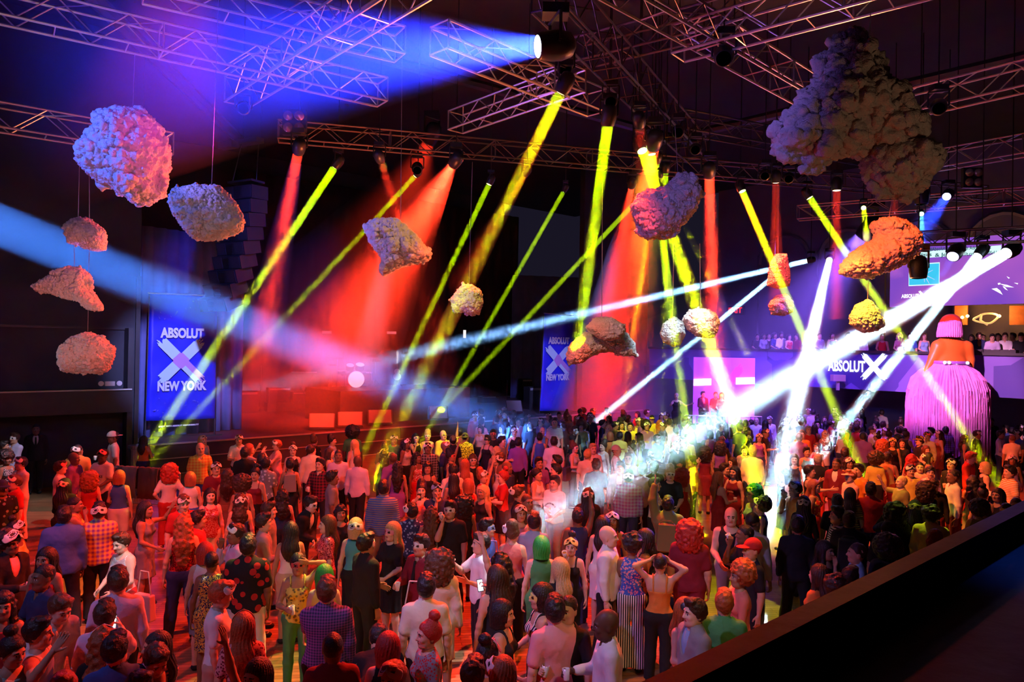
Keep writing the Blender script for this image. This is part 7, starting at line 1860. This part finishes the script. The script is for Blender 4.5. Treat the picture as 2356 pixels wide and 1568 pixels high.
# printing on clothes
def print_on(idx, body, z, size, col, y, rx=0, arc=0.):
    p_ = [q for q in NAMED if idx in q['label']][0]; tt = p_['t']
    n = len(body)
    for i, ch in enumerate(body) if arc else ((0, body),):
        c = bpy.data.curves.new('printed_text', 'FONT'); c.body = ch; c.size = size; c.offset = .02*size; c.extrude = .002; c.align_x = 'CENTER'; c.align_y = 'CENTER'
        ob = bpy.data.objects.new('printed_text', c); COL.objects.link(ob); bpy.context.view_layer.update()
        me = bpy.data.meshes.new_from_object(ob.evaluated_get(bpy.context.evaluated_depsgraph_get())); bpy.data.objects.remove(ob); bpy.data.curves.remove(c)
        me.materials.clear(); me.materials.append(cloth('', col))
        if arc:
            a = arc*(i-(n-1)/2)/(n-1); me.transform(Matrix.Translation((math.sin(a)*.13, math.cos(a)*.13-.13, 0)) @ Matrix.Rotation(-a, 4, 'Z'))
        M = Matrix.Rotation(math.pi if y > 0 else 0, 4, 'Z') @ Matrix.Translation((0, -abs(y), z)) @ Matrix.Rotation(math.radians(90+rx), 4, 'X'); me.transform(M)
        if arc: ALL.append(me)
        else:
            o = link('printed_text', me, tt)
    if arc:
        import bmesh
        bm = bmesh.new()
        for m_ in ALL: bm.from_mesh(m_)
        me = bpy.data.meshes.new('printed_text'); bm.to_mesh(me); bm.free(); me.materials.append(cloth('', col)); link('printed_text', me, tt); ALL.clear()
ALL = []
print_on('white printed tshirt', 'ABERCROMBIE', 1.26, .042, 'blk', -.160, 0, 1.9)
print_on('white printed tshirt', '*', 1.14, .12, 'gld', -.162)
print_on('tall man in an orange jersey', 'FLY.', 1.30, .11, 'blk', .150)
print_on('white printed jersey', 'CUPSKE', 1.22, .075, 'nvy', -.178)
print_on('woman in dark red holding', 'TAYIN', 1.22, .05, 'pnk', -.150)
# bags
def bag(idx, dx, dy, z, sz, m, label, strap=.5):
    p_ = [q for q in NAMED if idx in q['label']][0]; M = Matrix.Translation(p_['loc']) @ Matrix.Rotation(p_['yaw'], 4, 'Z'); o = M @ Vector((dx, dy, z))
    t = thing('bag', label, 'bag', o, p_['yaw']); a, b, c = sz
    mb = MB(); mb.box((0, 0, 0), (a, b, c), taper=.86); q = mb.build('bag_body', m, t); bv = q.modifiers.new('b', 'BEVEL'); bv.width = .02; bv.segments = 3
    mb = MB(); mb.path([Vector((-a*.35, 0, c/2))+Vector((0, 0, 0)), Vector((-a*.2, 0, c/2+strap)), Vector((a*.2, 0, c/2+strap)), Vector((a*.35, 0, c/2))], .009, n=5); mb.build('strap', m, t)
bag('dark sequin dress', -.30, .05, .78, (.30, .10, .22), mat('bag_red', (.55, .06, .04), .5), 'red handbag beside the dark sequin dress', .25)
bag('voluminous brown curls', .30, .05, .95, (.34, .12, .36), mat('bag_canvas', (.7, .68, .62), .9), 'pale canvas tote bag beside the voluminous brown curls', .3)
bag('wide red skirt' if False else 'glaring white sequin top', .33, .05, .75, (.34, .12, .34), mat('bag_rose', (.75, .35, .32), .8), 'rose and black shopping bag beside the glaring sequin top', .3)
bag('coral blouse with', .26, .10, 1.05, (.22, .10, .42), mat('bag_blue', (.18, .22, .55), .4), 'blue shoulder bag on the woman with the coral blouse', .25)
bag('striped trousers and', .32, -.02, .80, (.30, .12, .26), mat('bag_brown', (.10, .04, .03), .5), 'dark brown shoulder bag beside the striped trousers', .45)
bag('small grey backpack', 0, .20, 1.22, (.28, .14, .38), mat('bag_grey', (.25, .22, .20), .7), 'small grey backpack on a bare shouldered woman', .05)
bag('black backpack seen', 0, .24, 1.2, (.34, .18, .46), mat('bag_black', (.02, .02, .025), .7), 'black backpack on the back beside the striped top', .05)
bag('glitter mask and blue', -.25, .05, .95, (.38, .14, .36), mat('bag_dark', (.06, .05, .12), .6), 'large dark bag beside the glitter mask woman', .3)
bag('olive jacket with', 0, .24, 1.2, (.32, .16, .44), mat('bag_olive', (.20, .17, .06), .8), 'olive backpack with straps below the raised arm', .05)
print('POLYS', sum(len(o.data.polygons) for o in bpy.data.objects if o.type == 'MESH'), 'UNIQUE', sum(len(m.polygons) for m in bpy.data.meshes))
